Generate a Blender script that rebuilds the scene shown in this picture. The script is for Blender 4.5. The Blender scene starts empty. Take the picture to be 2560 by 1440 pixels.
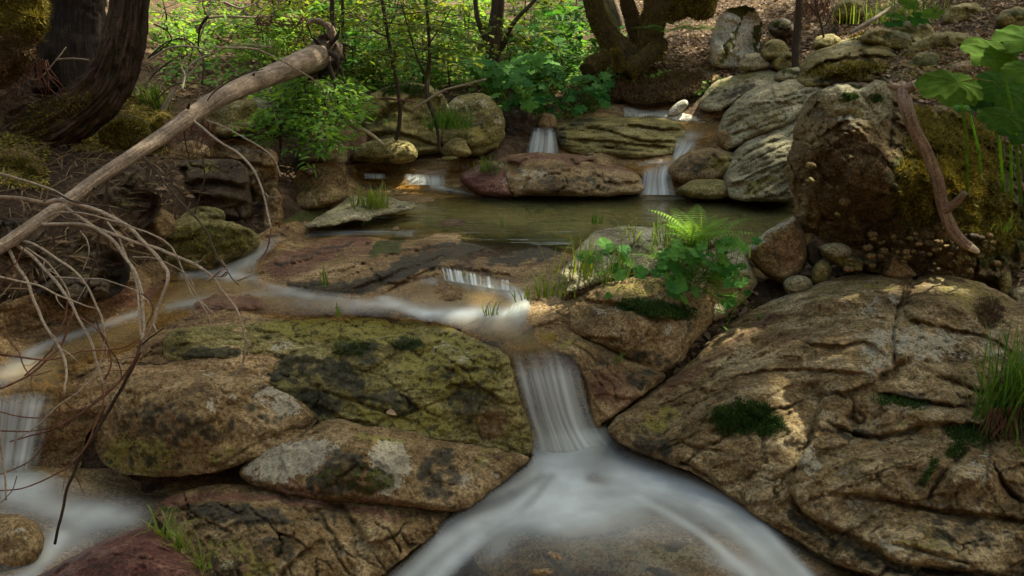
import bpy, math, random
import numpy as np
rad = math.radians
SEED = 11
random.seed(SEED); rng = np.random.default_rng(SEED)
scene = bpy.context.scene
COL = scene.collection

# ------------------------------------------------------------------ camera, sky, sun, exposure
CAM_Z, PITCH, FPX = 1.6, 18.3, 2000.0          # eye height over the pool, tilt down, focal length in photo pixels
cd = bpy.data.cameras.new("camera"); cam = bpy.data.objects.new("camera", cd); COL.objects.link(cam)
cam.location = (0, 0, CAM_Z); cam.rotation_euler = (rad(90 - PITCH), 0, 0)
cd.sensor_width = 36; cd.lens = 36 * FPX / 2560; cd.clip_start = 0.05; cd.clip_end = 500
scene.camera = cam
SUN = np.array([0.58, 0.42, 0.98]); SUN = SUN / np.linalg.norm(SUN)
world = bpy.data.worlds.new("World"); scene.world = world; world.use_nodes = True
wn = world.node_tree; wn.nodes.clear()
sky = wn.nodes.new("ShaderNodeTexSky"); sky.sky_type = 'NISHITA'; sky.sun_disc = False
sky.sun_elevation = math.asin(SUN[2]); sky.sun_rotation = math.atan2(SUN[0], SUN[1])
sky.air_density = 1.0; sky.dust_density = 3.0; sky.ozone_density = 0.6
tint = wn.nodes.new("ShaderNodeMix"); tint.data_type = 'RGBA'; tint.blend_type = 'MULTIPLY'; tint.inputs[0].default_value = 1.0
tint.inputs[7].default_value = (1.0, 0.92, 0.69, 1)      # daylight filtered through leaves overhead
bg = wn.nodes.new("ShaderNodeBackground"); bg.inputs[1].default_value = 0.12
wo = wn.nodes.new("ShaderNodeOutputWorld")
wn.links.new(sky.outputs[0], tint.inputs[6]); wn.links.new(tint.outputs[2], bg.inputs[0]); wn.links.new(bg.outputs[0], wo.inputs[0])
sd = bpy.data.lights.new("sun", 'SUN'); sd.energy = 4.2; sd.angle = rad(0.7); sd.color = (1.0, 0.9, 0.68)
sun = bpy.data.objects.new("sun", sd); COL.objects.link(sun)
from mathutils import Vector
sun.rotation_euler = Vector(-SUN).to_track_quat('-Z', 'Y').to_euler(); sun.location = SUN * 30
vs = scene.view_settings
vs.view_transform = 'Standard'; vs.look = 'None'; vs.gamma = 1; vs.exposure = 1.75
scene.cycles.use_denoising = True
scene.cycles.max_bounces = 6; scene.cycles.diffuse_bounces = 2; scene.cycles.transparent_max_bounces = 14
scene.cycles.sample_clamp_indirect = 6

# ------------------------------------------------------------------ geometry helpers
CP, SP = math.cos(rad(PITCH)), math.sin(rad(PITCH))
def W(px, py, Y):
    """the world point at forward distance Y that is seen at photo pixel px, py"""
    px, py, Y = np.asarray(px, float), np.asarray(py, float), np.asarray(Y, float)
    u = (720 - py) / FPX
    t = Y / (CP + u * SP)
    return np.stack([(px - 1280) / FPX * t, Y + 0 * t, CAM_Z + (-SP + u * CP) * t], -1)
def Yz(px, py, z):
    """forward distance at which the sight line of a pixel meets height z"""
    u = (720 - np.asarray(py, float)) / FPX
    return (z - CAM_Z) / (-SP + u * CP) * (CP + u * SP)

_perm = np.random.default_rng(3).permutation(256); _perm = np.concatenate([_perm, _perm, _perm])
_grad = np.random.default_rng(4).normal(size=(256, 3)); _grad /= np.linalg.norm(_grad, axis=1)[:, None]
def pn(p):
    p = np.asarray(p, float); i = np.floor(p).astype(int); f = p - i; i &= 255
    w = f * f * f * (f * (f * 6 - 15) + 10)
    out = 0
    for dx in (0, 1):
        for dy in (0, 1):
            for dz in (0, 1):
                h = _perm[_perm[_perm[(i[..., 0] + dx) & 255] + ((i[..., 1] + dy) & 255)] + ((i[..., 2] + dz) & 255)]
                g = _grad[h]
                d = (f[..., 0] - dx) * g[..., 0] + (f[..., 1] - dy) * g[..., 1] + (f[..., 2] - dz) * g[..., 2]
                out = out + d * (w[..., 0] if dx else 1 - w[..., 0]) * (w[..., 1] if dy else 1 - w[..., 1]) * (w[..., 2] if dz else 1 - w[..., 2])
    return out
def fbm(p, o=4, g=0.5):
    s, a = 0, 1.0
    for k in range(o):
        s = s + a * pn(p * 2 ** k + 17.3 * k); a *= g
    return s
def spline(pts, n=None, closed=False, per=8):
    P = np.asarray(pts, float); m = len(P)
    if closed: Q = np.concatenate([P[-1:], P, P[:2]])
    else: Q = np.concatenate([2 * P[:1] - P[1:2], P, 2 * P[-1:] - P[-2:-1]])
    segs = m if closed else m - 1
    out = []
    for k in range(segs):
        p0, p1, p2, p3 = Q[k:k + 4]
        t = np.linspace(0, 1, per, endpoint=False)[:, None]
        out.append(0.5 * ((2 * p1) + (-p0 + p2) * t + (2 * p0 - 5 * p1 + 4 * p2 - p3) * t ** 2 + (-p0 + 3 * p1 - 3 * p2 + p3) * t ** 3))
    if not closed: out.append(P[-1:])
    S = np.concatenate(out)
    if n:
        d = np.concatenate([[0], np.cumsum(np.linalg.norm(np.diff(S[:, :2], axis=0), axis=1) + 1e-9)])
        q = np.linspace(0, d[-1], n); S = np.stack([np.interp(q, d, S[:, k]) for k in range(S.shape[1])], -1)
    return S
def segdist(x, y, P, closed=False):
    """distance to a polyline, signed side and position along it, for arrays x, y"""
    A = np.asarray(P, float); B = np.roll(A, -1, 0) if closed else A[1:]
    if not closed: A = A[:-1]
    best = np.full(x.shape, 1e9); sgn = np.zeros(x.shape); nx = np.zeros(x.shape); ny = np.zeros(x.shape); al = np.zeros(x.shape)
    for k, (a, b) in enumerate(zip(A, B)):
        dx, dy = b[0] - a[0], b[1] - a[1]; L = dx * dx + dy * dy + 1e-9
        t = np.clip(((x - a[0]) * dx + (y - a[1]) * dy) / L, 0, 1)
        qx, qy = a[0] + t * dx, a[1] + t * dy
        d = np.hypot(x - qx, y - qy); m = d < best
        best = np.where(m, d, best); nx = np.where(m, qx, nx); ny = np.where(m, qy, ny)
        sgn = np.where(m, np.sign((x - a[0]) * dy - (y - a[1]) * dx), sgn); al = np.where(m, (k + t) / len(A), al)
    return best, sgn, nx, ny, al
def inside(x, y, P):
    c = np.zeros(x.shape, bool); n = len(P)
    for k in range(n):
        x1, y1 = P[k][:2]; x2, y2 = P[(k + 1) % n][:2]
        if y1 == y2: continue
        c ^= ((y1 > y) != (y2 > y)) & (x < (x2 - x1) * (y - y1) / (y2 - y1) + x1)
    return c
class TPS:
    """thin plate spline through (px, py, Y) in log depth"""
    def __init__(s, pts, lam=1e-4):
        P = np.array(pts, float); s.c = P[:, :2] / 1000; v = np.log(P[:, 2]); n = len(P)
        r = np.linalg.norm(s.c[:, None] - s.c[None], axis=2)
        A = np.zeros((n + 3, n + 3)); A[:n, :n] = s.k(r) + lam * np.eye(n); A[:n, n] = 1; A[:n, n + 1:] = s.c; A[n, :n] = 1; A[n + 1:, :n] = s.c.T
        s.w = np.linalg.solve(A, np.concatenate([v, [0, 0, 0]])); s.n = n
    def k(s, r): return np.where(r > 1e-9, r * r * np.log(r + 1e-12), 0)
    def __call__(s, px, py):
        q = np.stack([np.ravel(px), np.ravel(py)], -1).astype(float) / 1000
        o = np.empty(len(q))
        for a in range(0, len(q), 20000):
            b = q[a:a + 20000]; r = np.linalg.norm(b[:, None] - s.c[None], axis=2)
            o[a:a + 20000] = s.k(r) @ s.w[:s.n] + s.w[s.n] + b @ s.w[s.n + 1:]
        return np.exp(o).reshape(np.shape(px))

# ------------------------------------------------------------------ objects
def tag(o, label=None, cat=None, group=None, kind=None):
    if label: o['label'] = label
    if cat: o['category'] = cat
    if group: o['group'] = group
    if kind: o['kind'] = kind
    return o
def mk(name, V, faces, mat, parent=None, attrs=None, cols=None, uv=None, smooth=True, origin=None):
    """link ONE mesh object; faces is an array or a list of arrays of equal-sided faces"""
    V = np.asarray(V, float)
    if not isinstance(faces, (list, tuple)): faces = [faces]
    faces = [np.asarray(f, np.int64) for f in faces if len(f)]
    if origin is None:
        origin = np.array(parent.location) if parent is not None else np.array([V[:, 0].mean(), V[:, 1].mean(), V[:, 2].min()])
    me = bpy.data.meshes.new(name)
    loops = np.concatenate([f.ravel() for f in faces]); tot = np.concatenate([np.full(len(f), f.shape[1]) for f in faces])
    st = np.concatenate([[0], np.cumsum(tot)[:-1]])
    me.vertices.add(len(V)); me.vertices.foreach_set("co", (V - origin).astype(np.float32).ravel())
    me.loops.add(len(loops)); me.loops.foreach_set("vertex_index", loops.astype(np.int32))
    me.polygons.add(len(tot)); me.polygons.foreach_set("loop_start", st.astype(np.int32)); me.polygons.foreach_set("loop_total", tot.astype(np.int32))
    me.update(calc_edges=True)
    me.polygons.foreach_set("use_smooth", np.full(len(tot), smooth))
    for k, a in (attrs or {}).items():
        me.attributes.new(k, 'FLOAT', 'POINT').data.foreach_set("value", np.asarray(a, np.float32))
    for k, a in (cols or {}).items():
        me.attributes.new(k, 'FLOAT_COLOR', 'POINT').data.foreach_set("color", np.asarray(a, np.float32).ravel())
    if uv is not None:
        l = me.uv_layers.new(name="UVMap"); l.data.foreach_set("uv", np.asarray(uv, np.float32)[loops].ravel())
    me.materials.append(mat); me.validate()
    o = bpy.data.objects.new(name, me); COL.objects.link(o)
    if parent is not None: o.parent = parent; o.location = origin - np.array(parent.location)
    else: o.location = origin
    return o
def thing(name, label, cat, loc, group=None):
    o = bpy.data.objects.new(name, None); COL.objects.link(o); o.location = loc; o.empty_display_size = 0.1
    return tag(o, label, cat, group)
def tube(path, radii, sides=8, bump=0.0, bscale=8.0, ridges=0.0, nr=9):
    """a closed tapering tube along a 3-D path; returns V, faces, uv (u round, v metres along)"""
    P = np.asarray(path, float); n = len(P); Rr = np.broadcast_to(np.asarray(radii, float), (n,)).copy()
    T = np.gradient(P, axis=0); T /= np.linalg.norm(T, axis=1)[:, None] + 1e-12
    up = np.array([0.13, 0.31, 0.94]);
    if abs(T[0] @ up) > 0.9: up = np.array([1.0, 0.1, 0.0])
    N = np.empty_like(P); N[0] = up - T[0] * (up @ T[0]); N[0] /= np.linalg.norm(N[0])
    for k in range(1, n):
        v = N[k - 1] - T[k] * (N[k - 1] @ T[k]); N[k] = v / (np.linalg.norm(v) + 1e-12)
    B = np.cross(T, N); a = np.linspace(0, 2 * np.pi, sides, endpoint=False)
    c, s = np.cos(a), np.sin(a)
    ring = c[None, :, None] * N[:, None] + s[None, :, None] * B[:, None]
    L = np.concatenate([[0], np.cumsum(np.linalg.norm(np.diff(P, axis=0), axis=1))])
    r = np.repeat(Rr[:, None], sides, 1)
    if bump or ridges:
        q = np.stack([np.repeat(c[None], n, 0), np.repeat(s[None], n, 0), np.repeat(L[:, None], sides, 1) * bscale], -1)
        if bump: r = r * (1 + bump * fbm(q * np.array([1.6, 1.6, 1.0]) + P[0, 0] * 7, 4, 0.6))
        if ridges:
            q2 = q * np.array([nr / 3.0, nr / 3.0, 0.35]) + fbm(q * 0.8, 2)[..., None] * 0.5
            r = r * (1 - ridges * np.clip(1 - np.abs(pn(q2)) * 5, 0, 1) + ridges * 0.5 * fbm(q * np.array([3, 3, 1.2]), 3))
    V = P[:, None] + ring * r[..., None]
    V = np.concatenate([V.reshape(-1, 3), P[:1], P[-1:]])
    i = np.arange(n - 1)[:, None] * sides; j = np.arange(sides)[None]; j2 = (j + 1) % sides
    F = np.stack([i + j, i + j2, i + sides + j2, i + sides + j], -1).reshape(-1, 4)
    k = np.arange(sides); k2 = (k + 1) % sides; e = (n - 1) * sides
    F3 = np.concatenate([np.stack([k2, k, np.full(sides, n * sides)], -1), np.stack([e + k, e + k2, np.full(sides, n * sides + 1)], -1)])
    uv = np.concatenate([np.stack([np.repeat(np.abs(a / np.pi - 1)[None], n, 0), np.repeat(L[:, None], sides, 1)], -1).reshape(-1, 2), [[0.5, 0], [0.5, L[-1]]]])
    return V, [F, F3], uv
class Bag:
    """collects pieces of ONE mesh"""
    def __init__(s): s.V = []; s.F = {}; s.n = 0; s.A = []; s.U = []
    def add(s, V, F, a=None, uv=None):
        if not isinstance(F, (list, tuple)): F = [F]
        for f in F:
            if len(f): s.F.setdefault(np.shape(f)[1], []).append(np.asarray(f) + s.n)
        s.V.append(np.asarray(V)); s.n += len(V)
        s.A.append(np.broadcast_to(np.asarray(0.5 if a is None else a, float), (len(V),)))
        s.U.append(np.zeros((len(V), 2)) if uv is None else uv)
    def build(s, name, mat, parent=None, **k):
        return mk(name, np.concatenate(s.V), [np.concatenate(f) for f in s.F.values()], mat, parent, attrs={'v': np.concatenate(s.A)}, uv=np.concatenate(s.U), **k)

# ------------------------------------------------------------------ materials
def nodes_of(name):
    m = bpy.data.materials.new(name); m.use_nodes = True; nt = m.node_tree; nt.nodes.clear(); return m, nt
def nd(nt, t, _p=None, **ins):
    n = nt.nodes.new("ShaderNode" + t)
    for k, v in (_p or {}).items(): setattr(n, k, v)
    for k, v in ins.items():
        s = n.inputs[int(k[1:])] if k[0] == 'i' and k[1:].isdigit() else n.inputs[k.replace('_', ' ')]
        if isinstance(v, bpy.types.NodeSocket): nt.links.new(v, s)
        else: s.default_value = v
    return n
def c4(c): return (c[0], c[1], c[2], 1)
def mix(nt, f, a, b, mode='MIX'):
    n = nt.nodes.new("ShaderNodeMix"); n.data_type = 'RGBA'; n.blend_type = mode
    for s, v in ((n.inputs[0], f), (n.inputs[6], a), (n.inputs[7], b)):
        if isinstance(v, bpy.types.NodeSocket): nt.links.new(v, s)
        else: s.default_value = v if isinstance(v, (int, float)) else c4(v)
    return n.outputs[2]
def math_(nt, op, a, b=0.0, clamp=False):
    n = nt.nodes.new("ShaderNodeMath"); n.operation = op; n.use_clamp = clamp
    for s, v in ((n.inputs[0], a), (n.inputs[1], b)):
        if isinstance(v, bpy.types.NodeSocket): nt.links.new(v, s)
        else: s.default_value = v
    return n.outputs[0]
def rng_(nt, v, a, b, c=0.0, d=1.0):
    n = nd(nt, "MapRange", {'interpolation_type': 'SMOOTHSTEP'}, Value=v, From_Min=a, From_Max=b, To_Min=c, To_Max=d); return n.outputs[0]
def ramp(nt, f, stops):
    n = nt.nodes.new("ShaderNodeValToRGB"); e = n.color_ramp.elements
    while len(e) < len(stops): e.new(0.5)
    for q, (p, c) in zip(e, stops): q.position = p; q.color = c4(c)
    nt.links.new(f, n.inputs[0]); return n.outputs[0]
def noise(nt, co, sc, det=5, ro=0.6, dist=0.0):
    return nd(nt, "TexNoise", None, Vector=co, Scale=sc, Detail=det, Roughness=ro, Distortion=dist).outputs[0]
def rock_mat(name, dark, mid, light, stretch=(1, 1, 1), rot=(0, 0, 0), speck=0.5, bump=0.5, rough=0.75, moss=(0.045, 0.05, 0.012), cover=0.0, fine=1.0,
             darkc=(0.013, 0.014, 0.010), palec=(0.34, 0.34, 0.27), redc=(0.11, 0.04, 0.035), olivec=(0.20, 0.18, 0.04), lich=0.0, spots=0.7):
    m, nt = nodes_of(name)
    co = nd(nt, "TexCoord").outputs[3]
    mp = nd(nt, "Mapping", None, Vector=co, Rotation=tuple(rad(a) for a in rot), Scale=stretch).outputs[0]
    n1 = noise(nt, co, 1.9, 5, 0.6); n2 = noise(nt, mp, 6.5 * fine, 8, 0.68, 0.5); n3 = noise(nt, co, 60 * fine, 5, 0.75); n4 = noise(nt, co, 15 * fine, 10, 0.76)
    f = math_(nt, 'ADD', math_(nt, 'MULTIPLY', n1, 0.45), math_(nt, 'MULTIPLY', n2, 0.55))
    col = ramp(nt, f, [(0.35, dark), (0.48, mid), (0.62, light)])
    col = mix(nt, 1.0, col, ramp(nt, n3, [(0.32, (0.22,) * 3), (0.5, (1.0,) * 3), (0.66, (2.0,) * 3)]), 'MULTIPLY')
    n5 = noise(nt, co, 24 * fine, 6, 0.75)
    col = mix(nt, math_(nt, 'MULTIPLY', rng_(nt, n5, 0.56, 0.63), speck), col, darkc)
    if lich: col = mix(nt, math_(nt, 'MULTIPLY', rng_(nt, noise(nt, co, 8 * fine, 8, 0.75), 0.56, 0.62), lich), col, palec)
    A = nd(nt, "Attribute", {'attribute_name': 'patch'}); sp = nd(nt, "SeparateColor", None, Color=A.outputs[0])
    B = nd(nt, "Attribute", {'attribute_name': 'stain'}); sq = nd(nt, "SeparateColor", None, Color=B.outputs[0])
    def msk(s, k=1.3, a=0.44, b=0.52): return rng_(nt, math_(nt, 'ADD', s, math_(nt, 'MULTIPLY', math_(nt, 'SUBTRACT', n4, 0.5), k)), a, b)
    grain = ramp(nt, n3, [(0.3, (0.5,) * 3), (0.66, (1.5,) * 3)])
    red = msk(sq.outputs[0], 0.9, 0.3, 0.75)
    col = mix(nt, math_(nt, 'MULTIPLY', red, 0.6), col, mix(nt, 1.0, redc, grain, 'MULTIPLY'))
    ol = msk(sq.outputs[1], 1.7); sp2 = rng_(nt, noise(nt, co, 17 * fine, 5, 0.55), 0.56, 0.585)
    col = mix(nt, math_(nt, 'MULTIPLY', ol, 0.8), col, mix(nt, 1.0, olivec, grain, 'MULTIPLY'))
    col = mix(nt, math_(nt, 'MULTIPLY', math_(nt, 'MULTIPLY', ol, sp2), spots), col, darkc)
    col = mix(nt, math_(nt, 'MULTIPLY', msk(sp.outputs[2], 2.2), 0.62), col, mix(nt, 1.0, palec, grain, 'MULTIPLY'))
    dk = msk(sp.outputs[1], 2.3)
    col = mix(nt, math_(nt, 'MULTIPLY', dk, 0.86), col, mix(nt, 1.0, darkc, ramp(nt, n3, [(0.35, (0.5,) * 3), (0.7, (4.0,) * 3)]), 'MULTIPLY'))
    ms = msk(math_(nt, 'ADD', sp.outputs[0], cover), 1.5)
    n6 = noise(nt, co, 130, 3, 0.7)
    mossc = mix(nt, 1.0, mix(nt, rng_(nt, n5, 0.35, 0.65), moss, tuple(c * 1.9 for c in moss)), ramp(nt, n6, [(0.3, (0.25,) * 3), (0.7, (1.9,) * 3)]), 'MULTIPLY')
    col = mix(nt, ms, col, mossc)
    col = mix(nt, math_(nt, 'MULTIPLY', sq.outputs[2], 0.45), col, mix(nt, 1.0, col, (0.42, 0.38, 0.34), 'MULTIPLY'))
    h = math_(nt, 'ADD', math_(nt, 'MULTIPLY', n2, 1.0), math_(nt, 'MULTIPLY', n3, 0.28))
    h = math_(nt, 'ADD', h, math_(nt, 'MULTIPLY', math_(nt, 'MULTIPLY', ms, n6), 0.35))
    h = math_(nt, 'ADD', h, math_(nt, 'MULTIPLY', n5, 0.3))
    bp = nd(nt, "Bump", None, Strength=min(1.0, bump * 1.4), Distance=0.05, Height=h)
    ro = math_(nt, 'SUBTRACT', rough, math_(nt, 'MULTIPLY', sq.outputs[2], 0.4), True)
    pr = nd(nt, "BsdfPrincipled", None, Base_Color=col, Roughness=ro, Normal=bp.outputs[0], Specular_IOR_Level=0.22)
    nd(nt, "OutputMaterial", None, Surface=pr.outputs[0])
    return m
def leaf_mat(name, a, b, trans=0.45, gloss=0.35, rough=0.45):
    m, nt = nodes_of(name)
    v = nd(nt, "Attribute", {'attribute_name': 'v'}).outputs[2]
    co = nd(nt, "TexCoord").outputs[3]
    col = mix(nt, v, a, b)
    col = mix(nt, 1.0, col, ramp(nt, noise(nt, co, 25, 3, 0.6), [(0.3, (0.7,) * 3), (0.7, (1.3,) * 3)]), 'MULTIPLY')
    pr = nd(nt, "BsdfPrincipled", None, Base_Color=col, Roughness=rough, Specular_IOR_Level=gloss)
    tr = nd(nt, "BsdfTranslucent", None, Color=mix(nt, 1.0, col, (1.5, 1.35, 0.6), 'MULTIPLY'))
    mx = nd(nt, "MixShader", None, i0=trans, i1=pr.outputs[0], i2=tr.outputs[0])
    nd(nt, "OutputMaterial", None, Surface=mx.outputs[0])
    return m
def bark_mat(name, dark, mid, light, moss=0.0, mossc=(0.05, 0.05, 0.012), stretch=6.0, sc=14.0, bump=0.8, rings=0.0):
    m, nt = nodes_of(name)
    tc = nd(nt, "TexCoord"); co = tc.outputs[3]
    mp = nd(nt, "Mapping", None, Vector=tc.outputs[2], Scale=(stretch, 1.0, 1.0)).outputs[0]
    n1 = noise(nt, mp, sc * 0.35, 7, 0.7, 0.4); n2 = noise(nt, co, 70, 4, 0.7); n3 = noise(nt, co, 5, 5, 0.65)
    f = math_(nt, 'ADD', math_(nt, 'MULTIPLY', n1, 0.7), math_(nt, 'MULTIPLY', n3, 0.3))
    col = ramp(nt, f, [(0.36, dark), (0.5, mid), (0.66, light)])
    col = mix(nt, 1.0, col, ramp(nt, n2, [(0.3, (0.5,) * 3), (0.7, (1.5,) * 3)]), 'MULTIPLY')
    if rings:
        k = noise(nt, nd(nt, "Mapping", None, Vector=tc.outputs[2], Scale=(1.0, 9.0, 1.0)).outputs[0], 4, 4, 0.6)
        col = mix(nt, math_(nt, 'MULTIPLY', rng_(nt, k, 0.58, 0.64), rings), col, dark)
    if moss:
        ms = rng_(nt, noise(nt, co, 7, 6, 0.7), 0.62 - moss * 0.35, 0.7 - moss * 0.35)
        col = mix(nt, ms, col, mix(nt, 1.0, mossc, ramp(nt, noise(nt, co, 110, 3, 0.7), [(0.3, (0.3,) * 3), (0.7, (2.0,) * 3)]), 'MULTIPLY'))
    h = math_(nt, 'ADD', n1, math_(nt, 'MULTIPLY', n2, 0.25))
    bp = nd(nt, "Bump", None, Strength=bump, Distance=0.03, Height=h)
    pr = nd(nt, "BsdfPrincipled", None, Base_Color=col, Roughness=0.85, Normal=bp.outputs[0], Specular_IOR_Level=0.25)
    nd(nt, "OutputMaterial", None, Surface=pr.outputs[0])
    return m
def water_mat(name, tintc=(0.80, 0.68, 0.42), rough=0.12, streak=(0, 0), amp=0.0, ripple=(3, 1.0), foamc=(0.60, 0.67, 0.68), bump=0.15, rag=0.5, silt=0.0, gloss=True, siltc=(0.27, 0.27, 0.105)):
    m, nt = nodes_of(name)
    tc = nd(nt, "TexCoord"); co = tc.outputs[3]
    fo = nd(nt, "Attribute", {'attribute_name': 'foam'}).outputs[2]
    if amp:
        s = noise(nt, nd(nt, "Mapping", None, Vector=tc.outputs[2], Scale=(streak[0], streak[1], 1)).outputs[0], 1.0, 3, 0.55)
        fo = math_(nt, 'MULTIPLY', fo, rng_(nt, s, 0.33, 0.66, 1 - amp, 1 + amp * 0.6))
    else:
        s = noise(nt, co, 7, 3, 0.5)
        fo = math_(nt, 'MULTIPLY', fo, rng_(nt, s, 0.3, 0.7, 1 - rag * 0.5, 1 + rag * 0.5))
    fo = math_(nt, 'MINIMUM', fo, 0.96)
    wv = noise(nt, nd(nt, "Mapping", None, Vector=co, Scale=(1.0, ripple[0], 1)).outputs[0], ripple[1], 3, 0.5)
    bp = nd(nt, "Bump", None, Strength=bump, Distance=0.05, Height=wv)
    tr = nd(nt, "BsdfTransparent", None, Color=c4(tintc))
    gl = nd(nt, "BsdfGlossy", None, Color=(0.95, 0.95, 0.95, 1), Roughness=rough, Normal=bp.outputs[0])
    fr = nd(nt, "Fresnel", None, IOR=1.33, Normal=bp.outputs[0])
    if silt:
        tr = nd(nt, "MixShader", None, i0=math_(nt, 'MULTIPLY', nd(nt, "Attribute", {'attribute_name': 'silt'}).outputs[2], silt), i1=tr.outputs[0], i2=nd(nt, "BsdfDiffuse", None, Color=c4(siltc)).outputs[0])
    w = nd(nt, "MixShader", None, i0=math_(nt, 'MULTIPLY', fr.outputs[0], float(gloss)), i1=tr.outputs[0], i2=gl.outputs[0])
    df = nd(nt, "BsdfDiffuse", None, Color=c4(foamc)); tl = nd(nt, "BsdfTranslucent", None, Color=c4(foamc))
    fm = nd(nt, "MixShader", None, i0=0.18, i1=df.outputs[0], i2=tl.outputs[0])
    mx = nd(nt, "MixShader", None, i0=fo, i1=w.outputs[0], i2=fm.outputs[0])
    nd(nt, "OutputMaterial", None, Surface=mx.outputs[0])
    return m
M = {}
M['bed'] = rock_mat('wet_bedrock', (0.05, 0.028, 0.014), (0.20, 0.13, 0.055), (0.40, 0.285, 0.145), (0.5, 1.6, 1.6), (0, 0, 18), 0.55, 0.6, 0.7)
M['slab'] = rock_mat('slab_rock', (0.045, 0.030, 0.013), (0.165, 0.115, 0.048), (0.40, 0.33, 0.185), (0.7, 2.2, 1.5), (0, 0, -35), 0.55, 0.65, 0.75, lich=0.25)
M['pale'] = rock_mat('pale_granite', (0.075, 0.068, 0.04), (0.235, 0.22, 0.125), (0.44, 0.415, 0.28), (0.8, 1.2, 2.6), (0, 20, 0), 0.45, 0.6, 0.8)
M['white'] = rock_mat('bleached_rock', (0.2, 0.19, 0.15), (0.4, 0.39, 0.32), (0.6, 0.59, 0.5), (0.8, 1.2, 2.0), (0, 10, 0), 0.3, 0.5, 0.8)
M['olive'] = rock_mat('olive_rock', (0.035, 0.03, 0.012), (0.15, 0.13, 0.04), (0.32, 0.28, 0.115), (0.7, 1, 2.2), (0, 0, 0), 0.5, 0.6, 0.8)
M['brown'] = rock_mat('brown_rock', (0.04, 0.027, 0.013), (0.17, 0.115, 0.048), (0.36, 0.27, 0.14), (1, 1, 1.5), (0, 15, 0), 0.5, 0.6, 0.75)
M['pink'] = rock_mat('pinkish_rock', (0.05, 0.035, 0.022), (0.19, 0.135, 0.088), (0.38, 0.30, 0.22), (1, 1, 1), (0, 0, 0), 0.75, 0.6, 0.7)
M['red'] = rock_mat('red_wet_rock', (0.03, 0.012, 0.01), (0.11, 0.045, 0.036), (0.24, 0.13, 0.09), (0.6, 1.8, 2.2), (0, -25, 20), 0.4, 0.6, 0.4)
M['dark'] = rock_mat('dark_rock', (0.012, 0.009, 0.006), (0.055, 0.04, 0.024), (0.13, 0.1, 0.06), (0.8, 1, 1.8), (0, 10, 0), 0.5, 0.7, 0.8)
M['moss'] = rock_mat('mossy_earth', (0.045, 0.03, 0.014), (0.13, 0.095, 0.04), (0.26, 0.2, 0.10), (1, 1, 1), (0, 0, 0), 0.6, 0.9, 0.95, cover=0.12)
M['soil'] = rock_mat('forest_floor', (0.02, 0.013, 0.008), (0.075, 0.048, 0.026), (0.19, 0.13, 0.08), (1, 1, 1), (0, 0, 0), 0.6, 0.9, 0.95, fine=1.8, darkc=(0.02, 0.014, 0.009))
M['leaf'] = leaf_mat('green_leaf', (0.07, 0.21, 0.04), (0.21, 0.37, 0.065), 0.5, 0.2, 0.6)
M['sap'] = leaf_mat('sapling_leaf', (0.03, 0.075, 0.014), (0.19, 0.25, 0.038), 0.58, 0.15, 0.6)
M['club'] = leaf_mat('broad_leaf', (0.02, 0.12, 0.026), (0.11, 0.27, 0.045), 0.45, 0.12, 0.65)
M['big'] = leaf_mat('large_leaf', (0.02, 0.085, 0.012), (0.085, 0.17, 0.02), 0.5, 0.04, 0.8)
M['grass'] = leaf_mat('grass_blade', (0.045, 0.13, 0.02), (0.2, 0.27, 0.05), 0.45)
M['fern'] = leaf_mat('fern_frond', (0.08, 0.22, 0.03), (0.22, 0.38, 0.065), 0.5, 0.1, 0.7)
M['mossb'] = leaf_mat('moss_blade', (0.015, 0.05, 0.008), (0.05, 0.10, 0.018), 0.2, 0.2, 0.7)
M['mossy'] = leaf_mat('golden_moss', (0.07, 0.068, 0.014), (0.30, 0.25, 0.05), 0.2, 0.15, 0.8)
M['litter'] = leaf_mat('dead_leaf', (0.09, 0.055, 0.03), (0.32, 0.23, 0.14), 0.15, 0.2, 0.7)
M['needle'] = leaf_mat('dry_twig', (0.055, 0.034, 0.017), (0.2, 0.14, 0.07), 0.0, 0.2, 0.8)
M['shade_leaf'] = leaf_mat('shade_canopy_leaf', (0.04, 0.09, 0.02), (0.09, 0.16, 0.03), 0.4, 0.3)
M['log'] = bark_mat('weathered_bark', (0.06, 0.042, 0.028), (0.20, 0.155, 0.11), (0.40, 0.33, 0.25), 0.0, stretch=2.0, sc=10, bump=0.5, rings=0.5)
M['cedar'] = bark_mat('furrowed_bark', (0.012, 0.008, 0.006), (0.06, 0.042, 0.03), (0.15, 0.115, 0.085), 0.25, (0.03, 0.034, 0.01), stretch=9, sc=14, bump=1.0)
M['mtrunk'] = bark_mat('mossy_bark', (0.012, 0.009, 0.006), (0.05, 0.036, 0.018), (0.13, 0.095, 0.05), 0.5, (0.05, 0.042, 0.012), stretch=5, sc=14, bump=1.0)
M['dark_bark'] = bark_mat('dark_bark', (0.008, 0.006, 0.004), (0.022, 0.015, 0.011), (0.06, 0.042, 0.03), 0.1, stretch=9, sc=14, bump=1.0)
M['thin'] = bark_mat('sapling_bark', (0.012, 0.010, 0.007), (0.045, 0.035, 0.022), (0.11, 0.09, 0.06), 0.2, stretch=3, sc=10, bump=0.5)
M['gtwig'] = bark_mat('grey_twig', (0.10, 0.08, 0.06), (0.28, 0.235, 0.175), (0.46, 0.40, 0.31), 0.0, stretch=1.5, sc=12, bump=0.4)
M['rtwig'] = bark_mat('red_twig', (0.03, 0.014, 0.01), (0.13, 0.06, 0.038), (0.26, 0.15, 0.09), 0.0, stretch=1.5, sc=12, bump=0.4)
M['dtwig'] = bark_mat('dark_twig', (0.010, 0.007, 0.005), (0.04, 0.028, 0.018), (0.10, 0.07, 0.045), 0.0, stretch=1.5, sc=12, bump=0.4)
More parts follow.
